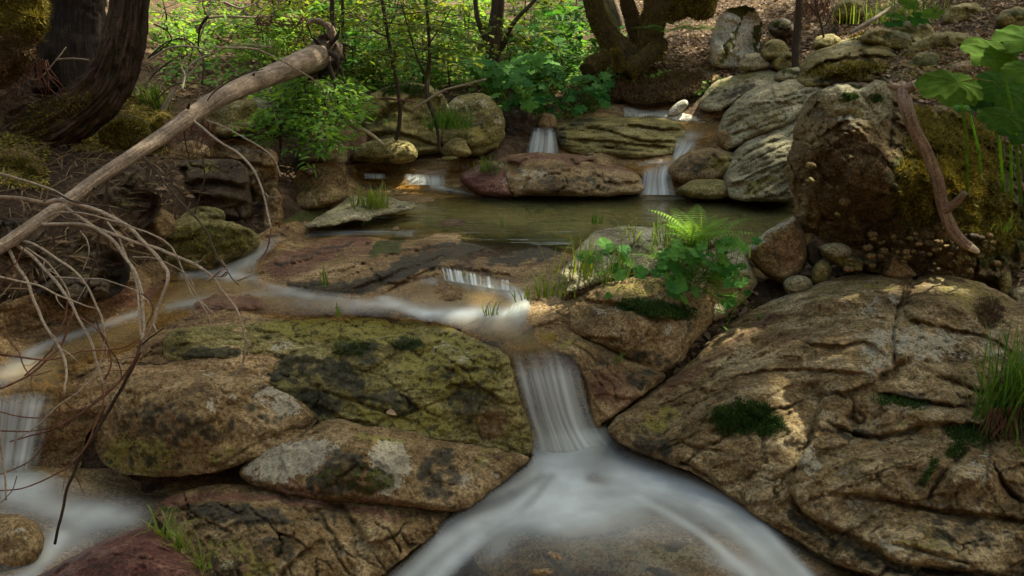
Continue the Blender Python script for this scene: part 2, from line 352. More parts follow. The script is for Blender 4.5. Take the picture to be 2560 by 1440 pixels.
M['wood'] = bark_mat('broken_wood', (0.25, 0.19, 0.11), (0.5, 0.42, 0.28), (0.7, 0.62, 0.45), 0.0, stretch=6, sc=20, bump=0.4)
M['rbark'] = bark_mat('pinkish_bark', (0.08, 0.05, 0.034), (0.21, 0.145, 0.10), (0.36, 0.28, 0.21), 0.0, stretch=1.5, sc=16, bump=0.5)
M['pool'] = water_mat('pool_water', (0.80, 0.76, 0.47), 0.07, ripple=(7, 1.4), bump=0.22, silt=0.35)
M['stream'] = water_mat('stream_water', (0.92, 0.80, 0.52), 0.25, ripple=(4, 3), bump=0.15, silt=0.42, gloss=0.45, siltc=(0.36, 0.27, 0.12))
M['fall'] = water_mat('falling_water', (0.92, 0.92, 0.86), 0.3, (12, 0.3), 0.4, bump=0.1, gloss=False)
M['veil'] = water_mat('water_veil', (0.86, 0.82, 0.68), 0.25, bump=0.05, rag=0.25)

# ------------------------------------------------------------------ the lie of the land: sight lines with their distances (z: height met, else metres)
def zc(px, py, z): return (px, py, float(Yz(px, py, z)))
CTRL = [zc(x, 1500, -0.92) for x in (-500, 100, 700, 1300, 1900, 2600, 3100)] + [zc(x, 1700, -1.0) for x in (-500, 1280, 3100)] + [
    zc(0, 1250, -0.9), zc(300, 1240, -0.9), zc(1400, 1200, -0.86), zc(1700, 1230, -0.86), zc(1100, 1330, -0.88), zc(640, 1240, -0.84),
    zc(60, 1170, -0.86), zc(60, 1000, -0.44), zc(80, 940, -0.37), zc(-400, 1000, -0.3), zc(300, 915, -0.33), zc(560, 915, -0.31), zc(160, 890, -0.34), zc(-300, 850, -0.05),
    zc(250, 1000, -0.45), zc(300, 1150, -0.82), zc(560, 1000, -0.45), zc(600, 1150, -0.8),
    zc(900, 840, -0.28), zc(1150, 870, -0.30), zc(1000, 1060, -0.75), zc(1380, 900, -0.32), zc(1380, 1020, -0.62), zc(1420, 1130, -0.84),
    zc(700, 740, -0.17), zc(1000, 790, -0.19), zc(1280, 800, -0.19), zc(1350, 865, -0.23), zc(480, 685, -0.14), zc(300, 790, -0.26), zc(60, 890, -0.34), zc(560, 745, -0.16), zc(420, 830, -0.28),
    zc(700, 640, -0.02), zc(900, 650, -0.02), zc(1100, 650, -0.01), zc(850, 600, -0.012), zc(1100, 605, -0.012), zc(1350, 612, -0.012), zc(1300, 690, -0.1), zc(1000, 730, -0.14), zc(600, 650, -0.08),
    zc(1500, 560, -0.12), zc(1750, 560, -0.18), zc(1950, 560, -0.15), zc(1300, 530, -0.10), zc(1000, 560, -0.03), zc(1200, 575, -0.03), zc(900, 530, 0.0), zc(780, 565, 0.0),
    zc(1100, 488, 0.0), zc(1350, 485, 0.0), zc(1650, 487, -0.02), zc(1900, 495, 0.0),
    zc(1060, 432, 0.13), zc(900, 435, 0.14), zc(1160, 470, 0.03), zc(1600, 480, 0.0), zc(1640, 400, 0.28), zc(1720, 350, 0.42), zc(1730, 310, 0.55), zc(1600, 285, 0.6), (1360, 382, 8.55), (1360, 310, 9.05),
    zc(1450, 480, 0.0), zc(1500, 400, 0.3), zc(1250, 390, 0.3),
    zc(700, 560, 0.08), zc(400, 590, 0.14), (200, 640, 5.05), (0, 650, 4.75), (-400, 650, 4.3), (0, 800, 4.6), (200, 720, 4.9), (0, 430, 5.4), (200, 430, 5.6), (400, 450, 5.9), (-400, 300, 5.0),
    (0, 300, 6.0), (200, 350, 6.2), (400, 340, 6.8), (600, 330, 7.4), (800, 440, 7.4), (860, 400, 7.9), (640, 470, 6.7),
    (100, 150, 7.2), (300, 200, 7.6), (500, 150, 9.0), (600, 50, 11.5), (0, 0, 8.0), (300, 0, 9.5), (-400, 0, 7.0), (700, 230, 8.6), (1000, 300, 9.0),
    (900, 150, 11.5), (900, 50, 15), (900, -60, 21), (1250, 200, 10.6), (1250, 110, 14), (1250, 0, 19), (500, -60, 15), (1250, -100, 26), (1100, 240, 10),
    (1450, 240, 9.9), (1550, 150, 10.4), (1650, 230, 9.7), (1700, 100, 11), (1800, 0, 12.5), (2000, 0, 11.5), (2000, 130, 9.9), (2300, 100, 9.2), (2300, 0, 10.6), (2560, 0, 9.6),
    (2560, 200, 7.6), (2300, 230, 7.4), (2560, 420, 6.5), (2760, 600, 5.6), (1900, 300, 8.4), (2000, 300, 8.0), (1900, 480, 7.6), (2100, 450, 7.0), (3100, 0, 9.0), (3100, 600, 5.4), (2000, -100, 14), (3100, -200, 12), (-500, -200, 9),
    (2000, 700, 5.35), (2200, 720, 5.3), (2400, 760, 5.2), (2560, 900, 4.7), (2200, 900, 4.8), (1900, 830, 4.9), (1700, 960, 4.5), (1750, 1050, 4.25), (2560, 1150, 4.05), (2200, 1150, 4.0), (2000, 1350, 3.55), (2560, 1350, 3.55), (3100, 1100, 4.2),
    (1600, 700, 5.2), (1600, 850, 4.75), (1850, 700, 5.4), (1530, 930, 4.45)]
BASE = TPS(CTRL, 2e-4)
def B(px, py): return np.clip(BASE(np.asarray(px, float), np.asarray(py, float)), 2.2, 60)
def Bp(px, py, dz=0.0):
    p = W(px, py, B(px, py)); p[..., 2] += dz; return p

CH = {'moss': ('patch', 0), 'dark': ('patch', 1), 'pale': ('patch', 2), 'red': ('stain', 0), 'olive': ('stain', 1), 'wet': ('stain', 2)}
def strokes(x, y, items):
    """patches of lichen, moss, foam or painted light or shade given as ('e', cx, cy, rx, ry, angle, value) or ('l', points, width, value)"""
    o = np.zeros(x.shape)
    for it in items:
        if it[0] == 'e':
            a = rad(it[5]); dx, dy = x - it[1], y - it[2]
            u = (dx * math.cos(a) + dy * math.sin(a)) / it[3]; w = (-dx * math.sin(a) + dy * math.cos(a)) / it[4]
            o = np.maximum(o, it[6] * np.clip(1.35 - (u * u + w * w) * 0.85, 0, 1))
        elif it[0] == 'g':
            a = rad(it[5]); dx, dy = x - it[1], y - it[2]
            u = (dx * math.cos(a) + dy * math.sin(a)) / it[3]; w = (-dx * math.sin(a) + dy * math.cos(a)) / it[4]
            o = 1 - (1 - o) * (1 - it[6] * np.exp(-(u * u + w * w)))
        elif it[0] == 'l':
            d = segdist(x, y, spline(it[1], per=6))[0]; o = np.maximum(o, it[3] * np.clip(1.4 - d / it[2], 0, 1))
        elif it[0] == 'd':
            d = segdist(x, y, spline(it[1], per=6))[0]; o = o * (1 - it[3] * np.exp(-(d / it[2]) ** 2))
        elif it[0] == 's':
            P = spline(it[1], per=6); d, sg, _, _, al = segdist(x, y, P)
            w = np.interp(al, np.linspace(0, 1, len(it[2])), it[2]); v = np.interp(al, np.linspace(0, 1, len(it[3])), it[3])
            o = 1 - (1 - o) * (1 - np.clip(v * np.exp(-(d / w) ** 2), 0, 1))
    return o
def field_grid(outline, step, jit, per=10):
    P = spline(outline, closed=True, per=per)
    if jit:
        t = np.arange(len(P)) / 3.0; q = np.stack([P[:, 0] / 22, P[:, 1] / 22, 0 * t], -1)
        P = P + jit * np.stack([fbm(q, 3, 0.6), fbm(q + 51, 3, 0.6)], -1)
    x0, y0 = P.min(0) - step; x1, y1 = P.max(0) + step
    gx = np.arange(x0, x1 + step, step); gy = np.arange(y0, y1 + step, step)
    X, Yy = np.meshgrid(gx, gy); nx = len(gx); ny = len(gy)
    ins = inside(X, Yy, P)
    idx = np.arange(nx * ny).reshape(ny, nx)
    cell = ins[:-1, :-1] & ins[1:, :-1] & ins[:-1, 1:] & ins[1:, 1:]
    Q = np.stack([idx[:-1, :-1], idx[1:, :-1], idx[1:, 1:], idx[:-1, 1:]], -1)[cell]
    used = np.unique(Q); rem = np.full(nx * ny, -1); rem[used] = np.arange(len(used)); Q = rem[Q]
    x = X.ravel()[used]; y = Yy.ravel()[used]
    e = np.concatenate([Q[:, [0, 1]], Q[:, [1, 2]], Q[:, [2, 3]], Q[:, [3, 0]]]); es = np.sort(e, 1)
    key = es[:, 0] * (len(used) + 1) + es[:, 1]; uq, inv, cnt = np.unique(key, return_inverse=True, return_counts=True)
    be = e[cnt[inv] == 1]
    bv = np.unique(be)
    _, _, sx, sy, _ = segdist(x[bv], y[bv], P, True); x[bv] = sx; y[bv] = sy
    isb = np.zeros(len(x), bool); isb[bv] = True
    d = np.where(isb, 0, segdist(x, y, P, True)[0])
    return x, y, d, Q, isb, be
def relief(name, outline, mat, Y=None, lean=0.0, side=0.0, ctrl=None, R=45, bulge=0.12, thick=0.35, step=5, jit=5, amp=0.03, nsc=2.2, fac=None, cracks=(), strata=(), vor=(), amp2=0.006, nsc2=16, patches=(), closed=True, parent=None, off=0.0, foam=None, lumps=(), seed=0, rough_edge=True, flat=None):
    """a boulder, slab or sheet of water: its seen face, its true distance over that face, its roundness and its thickness"""
    x, y, d, Q, isb, be = field_grid(outline, step, jit)
    O = np.asarray(outline, float); pyb = O[:, 1].max(); cx = O[:, 0].mean()
    if flat is not None: yb = Yz(x, y, flat)
    elif ctrl is not None: yb = TPS(ctrl, 2e-4)(x, y)
    elif Y == 'base': yb = B(x, y)
    else:
        if Y is None:
            k = O[:, 1].argmax(); Y = float(B(O[k, 0], min(pyb, 1480))) - 0.03
        yb = Y + lean * (pyb - y) / 100 + side * (x - cx) / 100
    yb = yb + off
    t = np.clip(d / R, 0, 1); prof = np.sqrt(np.clip(1 - (1 - t) ** 2, 0, 1))
    yf = yb - bulge * prof if closed else yb.copy()
    fade = np.clip(d / 14, 0, 1) if closed else np.ones(len(x))
    if fac:
        rg = np.random.default_rng(seed + 5); w = max(np.ptp(O[:, 0]), np.ptp(O[:, 1]))
        u = (x - cx) / w; v = (y - O[:, 1].mean()) / w; h = []
        for k in range(fac[0]):
            a = rg.uniform(0, 2 * np.pi); h.append(fac[1] * (1.5 * (u * math.cos(a) + v * math.sin(a)) * rg.uniform(0.5, 1.3) - rg.uniform(0.15, 0.4)))
        h = np.max(np.array(h), 0); yf = yf + (h - h.min()) * prof
    for lx, ly, rx, ry, a, hh in lumps:
        c, s = math.cos(rad(a)), math.sin(rad(a)); u = ((x - lx) * c + (y - ly) * s) / rx; v = (-(x - lx) * s + (y - ly) * c) / ry
        yf = yf - hh * np.exp(-(u * u + v * v)) * fade
    P3 = W(x, y, yf)
    if amp:
        n = fbm(P3 * nsc + seed * 3.1, 6, 0.55); r = 1 - np.abs(fbm(P3 * nsc * 1.7 + 40 + seed, 4, 0.5)) * 2
        yf = yf - amp * (n * 1.2 + 0.5 * r) * fade
    if amp2 and closed: yf = yf - amp2 * fade * fbm(P3 * nsc2 + seed, 4, 0.6) * 1.6
    for vv in vor: yf = yf + fade * blocks(x, y, *vv, seed + 11)
    for ang, sa, lam, ln in strata:
        c, s = math.cos(rad(ang)), math.sin(rad(ang)); q = np.stack([(x * c + y * s) / ln, (-x * s + y * c) / lam, 0 * x + seed], -1); q = q + 0.35 * fbm(np.stack([x / 160, y / 160, 0 * x], -1), 2)[:, None]
        yf = yf + sa * fade * (np.clip(1 - np.abs(pn(q)) * 3.2, 0, 1) ** 2 + 0.5 * np.clip(1 - np.abs(pn(q * 2.3 + 7)) * 3.2, 0, 1) ** 2)
    for cr in cracks:
        pts, wd, dp = cr[:3]; st = cr[3] if len(cr) > 3 else 0
        PP = spline(pts, per=6); q = np.stack([x / 34, y / 34, 0 * x + wd], -1); dd, sg, _, _, al = segdist(x + 7 * fbm(q, 3), y + 7 * fbm(q + 31, 3), PP); wd = wd * 0.62; dp = dp * (0.75 + 0.6 * pn(q * 0.7 + 5))
        tp = np.clip(np.minimum(al, 1 - al) * 7, 0.15, 1)
        yf = yf + fade * tp * dp * np.exp(-(dd / wd) ** 1.3)
        if st: yf = yf + fade * tp * st * 0.5 * sg * np.exp(-(dd / (wd * 6)) ** 2) * np.clip(dd / wd, 0, 1)
    V = W(x, y, yf); n = len(x)
    cols = {'patch': np.zeros((n, 4)), 'stain': np.zeros((n, 4))}
    for ch, items in (patches.items() if patches else ()):
        wq = np.stack([x / 55, y / 55, 0 * x + CH[ch][1] * 3 + seed], -1); cols[CH[ch][0]][:, CH[ch][1]] = strokes(x + 26 * fbm(wq, 4, 0.6), y + 20 * fbm(wq + 9, 4, 0.6), items)
    attrs = None
    if foam is not None:
        f = strokes(x, y, foam) * np.clip(d / 10, 0, 1); attrs = {'foam': f, 'silt': np.clip(d / 50, 0, 1)}; cols = None
    F = [Q[:, ::-1]] if False else [Q]
    if closed:
        bi = np.full(n, -1); inn = np.where(~isb)[0]; bi[isb] = np.where(isb)[0]; bi[inn] = n + np.arange(len(inn))
        yk = yb + thick * prof
        V = np.concatenate([V, W(x, y, yk)[inn]]); F.append(bi[Q][:, ::-1])
        cols = {k: np.concatenate([c, c[inn]]) for k, c in cols.items()}
    return mk(name, V, F, mat, parent, attrs, cols)
ROCKS = {}
def rock(key, name, label, outline, mat, cat='boulder', group=None, **k):
    k.setdefault('seed', len(ROCKS)); o = relief(name, outline, M[mat], **k); tag(o, label, cat, group); ROCKS[key] = o; return o

def blocks(x, y, cell, depth, ang, asp, seed, P=None):
    """fracture a rock face into tilted blocks with thin cracks between them"""
    c, s = math.cos(rad(ang)), math.sin(rad(ang)); q = np.stack([x / 60, y / 60, 0 * x + seed], -1)
    u = (x * c + y * s) / (cell * asp) + 0.16 * fbm(q, 4, 0.6); v = (-x * s + y * c) / cell + 0.16 * fbm(q + 20, 4, 0.6)
    rg = np.random.default_rng(seed + 900); u0, v0 = int(np.floor(u.min())) - 1, int(np.floor(v.min())) - 1
    nu, nv = int(u.max()) - u0 + 3, int(v.max()) - v0 + 3
    jx, jy = rg.uniform(0.1, 0.9, (nu, nv)), rg.uniform(0.1, 0.9, (nu, nv)); off = rg.uniform(-1, 1, (nu, nv)); tx, ty = rg.normal(size=(nu, nv)), rg.normal(size=(nu, nv))
    iu, iv = np.floor(u).astype(int) - u0, np.floor(v).astype(int) - v0
    f1 = np.full(x.shape, 9.0); f2 = f1.copy(); h = np.zeros(x.shape)
    for a in (-1, 0, 1):
        for b in (-1, 0, 1):
            i, j = np.clip(iu + a, 0, nu - 1), np.clip(iv + b, 0, nv - 1); du = u - u0 - i - jx[i, j]; dv = v - v0 - j - jy[i, j]; d = np.hypot(du, dv)
            m = d < f1; f2 = np.where(m, f1, np.minimum(f2, d)); h = np.where(m, off[i, j] + 1.1 * (tx[i, j] * du + ty[i, j] * dv), h); f1 = np.where(m, d, f1)
    e = f2 - f1; k = np.clip(e / 0.12, 0, 1); k = k * k * (3 - 2 * k); keep = np.clip(0.5 + 2.0 * pn(q * 0.8 + 3), 0, 1)
    return depth * h * k + depth * 1.6 * keep * np.exp(-(e / 0.035) ** 1.2)
# ------------------------------------------------------------------ ground and stream bed
def ground():
    gx = np.concatenate([np.arange(-1400, -200, 40), np.arange(-200, 2760, 9), np.arange(2760, 4000, 40)]); gy = np.concatenate([np.arange(-240, 760, 8), np.arange(760, 1700, 20)])
    X, Y = np.meshgrid(gx, gy); x, y = X.ravel(), Y.ravel()
    xb = np.clip(x, -500, 3100); yb = B(xb, y)
    P = W(x, y, yb); P[:, 2] += 0.03 * fbm(P * 2.5, 5, 0.55) + 0.05 * fbm(P * 0.8 + 9, 3)
    nx, ny = len(gx), len(gy); i = np.arange(nx * ny).reshape(ny, nx)
    Q = np.stack([i[:-1, :-1], i[1:, :-1], i[1:, 1:], i[:-1, 1:]], -1).reshape(-1, 4)
    c = np.zeros((len(x), 4)); c[:, 1] = strokes(x, y, [('e', 150, 150, 190, 130, 10, 0.62), ('e', 120, 480, 200, 160, 0, 0.6), ('e', 450, 440, 200, 100, 0, 0.5), ('e', 650, 520, 60, 60, 0, 0.5)]); c[:, 0] = strokes(x, y, [('e', 300, 320, 130, 60, -20, 0.6), ('e', 1650, 230, 190, 60, 0, 0.45), ('e', 40, 400, 70, 90, 0, 0.5), ('e', 2250, 160, 150, 60, 0, 0.5), ('e', 1500, 190, 80, 60, 0, 0.5)])  # dark left-bank patches paint the shade there into the soil colour
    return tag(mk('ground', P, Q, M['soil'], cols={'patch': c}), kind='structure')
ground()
# far hillside, its sides and rear added to block low sky light, and the ground beyond the frame
def hill_and_sky_block():
    a = np.linspace(-np.pi, np.pi, 160); r = np.array([19, 24, 30, 40, 60, 90, 140.0])
    A, Rr = np.meshgrid(a, r); sl = 0.42 + 0.25 * np.clip((np.abs(A) - 0.9) / 0.5, 0, 1); P = np.stack([np.sin(A) * Rr, np.cos(A) * Rr, 0.9 + (Rr - 19) * sl - 2.0 * np.clip((np.abs(A) - 0.9) / 0.5, 0, 1)], -1).reshape(-1, 3); P[:, 2] += 0.8 * fbm(P * 0.15, 3)
    i = np.arange(len(P)).reshape(len(r), len(a)); Q = np.stack([i[:-1, :-1], i[:-1, 1:], i[1:, 1:], i[1:, :-1]], -1).reshape(-1, 4)
    return tag(mk('hillside_and_sky_block', P, Q, M['soil']), kind='structure')
hill_and_sky_block()
def apron():
    P = np.array([[-60, -60, -1.35], [60, -60, -1.35], [60, 60, -1.35], [-60, 60, -1.35]], float); return tag(mk('terrain', P, np.array([[0, 1, 2, 3]]), M['soil']), kind='structure')
apron()
BEDP = {'dark': [('l', [(900, 715), (1010, 670), (1120, 630), (1260, 612), (1380, 612)], 26, 1.0), ('l', [(740, 712), (850, 722), (990, 690)], 15, 0.9), ('l', [(1230, 650), (1330, 640), (1390, 630)], 16, 0.7), ('l', [(1120, 618), (1180, 606), (1300, 600), (1420, 606)], 9, 0.9), ('l', [(700, 660), (800, 625), (900, 606)], 8, 0.5), ('e', 500, 740, 60, 8, 0, 0.4)],
        'red': [('l', [(690, 670), (800, 635), (900, 605)], 34, 0.85), ('e', 1040, 575, 60, 16, -12, 0.8), ('e', 330, 740, 90, 30, -5, 0.85), ('e', 560, 760, 140, 20, 0, 0.8), ('e', 480, 730, 70, 16, 0, 0.9), ('e', 1240, 720, 60, 14, 0, 0.5)],
        'moss': [('e', 960, 618, 60, 20, -20, 0.6), ('e', 760, 540, 60, 16, -8, 0.95)], 'olive': [('e', 900, 840, 300, 40, 0, 0.45), ('e', 850, 640, 60, 20, -20, 0.4), ('e', 1120, 690, 140, 10, 0, 0.4), ('e', 1350, 850, 100, 30, 10, 0.5), ('e', 1550, 540, 420, 60, 0, 0.5)],
        'wet': [('e', 700, 760, 800, 120, 0, 0.25)]}
tag(relief('streambed', [(-250, 840), (0, 760), (200, 700), (380, 655), (560, 640), (640, 590), (700, 555), (860, 470), (860, 415), (1100, 395), (1330, 395), (1345, 290), (1420, 270), (1560, 262), (1850, 270), (1830, 380), (1760, 470), (2000, 470), (2010, 640), (1830, 720), (1500, 720), (1420, 800), (1530, 930), (1500, 1140), (1300, 1150), (1200, 1060), (600, 1060), (250, 1060), (160, 1200), (-250, 1200)],
    M['bed'], Y='base', off=-0.04, closed=False, step=4.5, amp=0.022, nsc=1.6, strata=[(-14, 0.010, 14, 260)], vor=[(60, 0.02, -12, 3.5), (26, 0.008, -16, 3.0)], patches=BEDP,
    lumps=[(900, 660, 220, 40, -16, 0.05), (1130, 730, 150, 22, 4, 0.04), (980, 560, 90, 12, 0, 0.06), (520, 770, 170, 16, 0, 0.05), (300, 740, 80, 22, -10, 0.06)],
    cracks=[([(690, 690), (800, 655), (950, 600)], 4, 0.03), ([(800, 720), (960, 660), (1100, 612)], 5, 0.04), ([(860, 735), (1000, 680), (1160, 625)], 6, 0.05, -0.03), ([(640, 585), (760, 565), (930, 560), (1080, 535)], 4, 0.03), ([(900, 545), (1100, 545), (1290, 540), (1400, 550)], 4, 0.03),
            ([(760, 700), (880, 668), (1020, 628), (1120, 610)], 4, 0.04, -0.04), ([(700, 672), (800, 640), (900, 612)], 3, 0.03, -0.03), ([(1130, 650), (1250, 622), (1380, 618)], 4, 0.04, -0.04), ([(900, 572), (1060, 556), (1200, 560), (1330, 575)], 4, 0.03, -0.03), ([(1080, 535), (1200, 528), (1330, 548)], 3, 0.03, -0.02), ([(330, 800), (420, 770), (560, 775), (700, 780)], 5, 0.05), ([(60, 930), (200, 905), (330, 912), (420, 905)], 5, 0.05), ([(950, 740), (1090, 672), (1290, 690)], 5, 0.05, -0.05)]), kind='structure')
tag(relief('streambed', [(-200, 1180), (150, 1170), (420, 1180), (640, 1200), (1100, 1250), (1330, 1120), (1500, 1120), (1650, 1150), (1950, 1300), (2200, 1420), (2400, 1640), (1200, 1660), (-200, 1640)],
    M['bed'], ctrl=[zc(-200, 1250, -0.86), zc(-200, 1600, -0.95), zc(300, 1250, -0.86), zc(600, 1300, -0.86), zc(400, 1550, -0.93), zc(1000, 1350, -0.86), zc(1300, 1200, -0.84), zc(1450, 1150, -0.84), zc(1650, 1190, -0.82), zc(1400, 1330, -0.72), zc(1600, 1330, -0.69), zc(1750, 1360, -0.72), zc(1900, 1330, -0.8), zc(1500, 1440, -0.79), zc(1150, 1440, -0.9), zc(2050, 1440, -0.86), zc(2300, 1600, -0.9), zc(1500, 1600, -0.95), zc(1000, 1600, -1.0), zc(40, 1350, -0.74), zc(40, 1450, -0.76)],
    closed=False, step=6, amp=0.02, nsc=2.0, patches={'red': [('e', 1650, 1420, 200, 40, 0, 0.35)], 'dark': [('e', 1690, 1365, 26, 14, -20, 0.7), ('e', 1660, 1432, 40, 10, 0, 0.7)], 'wet': [('e', 1000, 1400, 2000, 500, 0, 0.2)], 'olive': [('e', 1370, 1400, 150, 50, 0, 0.4)], 'pale': [('e', 1560, 1390, 260, 60, 0, 0.5), ('e', 1450, 1430, 80, 20, 0, 0.5)]},
    lumps=[(1390, 1390, 60, 24, 20, 0.05), (1350, 1430, 60, 18, 0, 0.05), (1560, 1300, 120, 24, 0, 0.04), (1480, 1380, 60, 22, 15, 0.04), (1490, 1425, 50, 20, 0, 0.05)],
    cracks=[([(1530, 1330), (1520, 1380), (1535, 1440)], 5, 0.05), ([(1340, 1370), (1420, 1350), (1520, 1340), (1660, 1290)], 5, 0.04), ([(1350, 1385), (1400, 1420), (1430, 1450)], 5, 0.04), ([(1520, 1400), (1640, 1370), (1760, 1350)], 5, 0.03)]), kind='structure')

# ------------------------------------------------------------------ near boulders
rock('C', 'boulder', 'large olive boulder with black lichen spots directly left of the main waterfall', [(408, 880), (410, 845), (445, 822), (520, 815), (620, 805), (700, 797), (800, 790), (900, 786), (1000, 793), (1080, 803), (1120, 818), (1165, 835), (1220, 860), (1268, 890), (1280, 920), (1290, 960), (1305, 1010), (1325, 1060), (1330, 1110), (1322, 1142), (1250, 1135), (1180, 1122), (1100, 1112), (1000, 1095), (920, 1085), (850, 1070), (800, 1070), (780, 1030), (720, 995), (660, 962), (640, 938), (560, 908), (480, 911), (420, 906)], 'olive',
     ctrl=[(410, 900, 4.45), (410, 850, 4.52), (640, 806, 4.80), (640, 850, 4.55), (640, 930, 4.4), (900, 788, 4.92), (900, 830, 4.62), (900, 870, 4.42), (800, 1050, 4.08), (1080, 804, 4.80), (1100, 850, 4.5), (1100, 930, 4.2), (1050, 1080, 3.98), (1270, 890, 4.22), (1270, 1000, 4.06), (1325, 1140, 3.95), (1200, 1110, 3.95), (560, 900, 4.4)],
     R=22, bulge=0.04, thick=0.5, amp=0.05, nsc=2.8, step=3.6, amp2=0.012, nsc2=14, strata=[(6, 0.006, 20, 200)], vor=[(90, 0.022, 8, 2.0), (36, 0.007, 8, 2.2)],
     cracks=[([(640, 938), (740, 880), (900, 845), (1050, 838), (1130, 850)], 6, 0.05, 0.05), ([(420, 870), (560, 850), (700, 845)], 5, 0.03), ([(1130, 850), (1180, 900), (1260, 930)], 4, 0.03), ([(960, 1060), (1080, 1010), (1200, 960)], 4, 0.035), ([(1210, 1110), (1190, 1040), (1240, 960)], 4, 0.03), ([(760, 960), (900, 1010), (1050, 1060)], 5, 0.05)],
     patches={'dark': [('e', 900, 880, 60, 34, 10, 0.6), ('e', 760, 910, 100, 28, 5, 0.62), ('e', 860, 940, 80, 36, 20, 0.66), ('e', 1020, 858, 52, 22, 0, 0.62), ('e', 1150, 960, 120, 60, 0, 0.40), ('e', 640, 930, 150, 20, 10, 0.6), ('e', 960, 1000, 90, 30, 15, 0.6), ('e', 1170, 1000, 50, 60, 0, 0.55), ('e', 520, 885, 110, 22, 0, 0.62), ('e', 800, 1000, 80, 30, 30, 0.6)],
              'olive': [('e', 850, 825, 220, 34, 3, 0.75), ('e', 1120, 920, 130, 90, 10, 0.8), ('e', 1010, 1040, 130, 44, 10, 0.8), ('e', 860, 930, 60, 40, 0, 0.5)], 'red': [('e', 1230, 1060, 46, 60, 10, 0.6), ('e', 1290, 1000, 30, 100, 0, 0.3)], 'pale': [('e', 710, 862, 50, 16, -8, 0.6), ('e', 1130, 880, 70, 24, 10, 0.4)], 'moss': [('e', 1020, 860, 30, 12, 0, 0.4)]})
rock('A', 'boulder', 'flat topped brown boulder with dark speckles beside the twig ends at left', [(282, 985), (300, 968), (335, 946), (400, 930), (500, 926), (590, 930), (636, 938), (660, 952), (700, 975), (745, 1000), (782, 1028), (792, 1038), (793, 1052), (784, 1066), (748, 1105), (690, 1135), (630, 1150), (570, 1172), (500, 1186), (420, 1192), (340, 1188), (290, 1182), (252, 1150), (238, 1110), (246, 1070), (262, 1030), (272, 1000)], 'brown',
     ctrl=[(330, 960, 4.0), (500, 920, 4.3), (500, 960, 4.02), (400, 1190, 3.72), (780, 1040, 3.98), (250, 1120, 3.85), (600, 1140, 3.76), (500, 1050, 3.76), (680, 965, 4.12)], R=44, bulge=0.08, thick=0.4, fac=(6, 0.16), amp=0.04, nsc=3, step=3.6, amp2=0.014, nsc2=14, vor=[(130, 0.016, -20, 1.5)],
     cracks=[([(560, 1160), (640, 1110), (760, 1065)], 4, 0.03), ([(330, 1000), (350, 1060)], 4, 0.02)],
     patches={'dark': [('e', 430, 1060, 160, 60, 10, 0.46), ('e', 620, 1050, 100, 60, 0, 0.34), ('e', 360, 1150, 120, 40, 0, 0.4)], 'olive': [('e', 350, 1140, 110, 60, 0, 0.6), ('e', 520, 1150, 90, 30, -20, 0.5)], 'pale': [('e', 690, 1000, 70, 40, 20, 0.55), ('e', 560, 1010, 60, 30, 0, 0.35), ('e', 560, 930, 80, 10, 3, 0.4)], 'red': [('e', 450, 945, 120, 16, 0, 0.4)]})
rock('B', 'boulder', 'lens shaped pale boulder with a dark mossy patch in its middle', [(600, 1180), (632, 1142), (690, 1098), (750, 1074), (790, 1062), (822, 1048), (860, 1050), (920, 1066), (1020, 1076), (1080, 1097), (1180, 1112), (1250, 1124), (1322, 1143), (1290, 1177), (1240, 1217), (1190, 1257), (1150, 1277), (1080, 1275), (1000, 1265), (900, 1260), (820, 1252), (740, 1242), (680, 1227), (620, 1207)], 'brown',
     ctrl=[(604, 1182, 3.72), (820, 1056, 3.98), (1020, 1080, 3.9), (1322, 1143, 3.74), (1150, 1275, 3.45), (900, 1258, 3.48), (680, 1225, 3.56), (900, 1160, 3.5)], R=40, bulge=0.06, thick=0.35, amp=0.035, nsc=3, step=3.6, amp2=0.012, nsc2=14, vor=[(100, 0.016, 10, 1.8)],
     cracks=[([(1160, 1120), (1180, 1180), (1205, 1230)], 4, 0.02), ([(1040, 1085), (1110, 1112), (1160, 1160)], 3, 0.02), ([(700, 1100), (850, 1078), (960, 1085)], 4, 0.03)],
     patches={'pale': [('e', 730, 1150, 120, 50, -15, 0.72), ('e', 970, 1170, 55, 75, 10, 0.75), ('e', 1170, 1210, 40, 34, -30, 0.4), ('e', 1230, 1160, 30, 40, 0, 0.3)], 'dark': [('e', 870, 1180, 90, 60, 10, 0.56), ('e', 1100, 1190, 60, 80, 20, 0.55), ('e', 800, 1210, 60, 26, 0, 0.5)], 'moss': [('e', 900, 1200, 110, 44, 5, 0.5)], 'olive': [('e', 960, 1100, 80, 14, 5, 0.65), ('e', 1220, 1150, 60, 40, 0, 0.4)], 'red': [('e', 740, 1222, 80, 20, 10, 0.6), ('e', 950, 1248, 90, 12, 5, 0.6), ('e', 1040, 1130, 24, 50, 0, 0.4)]})
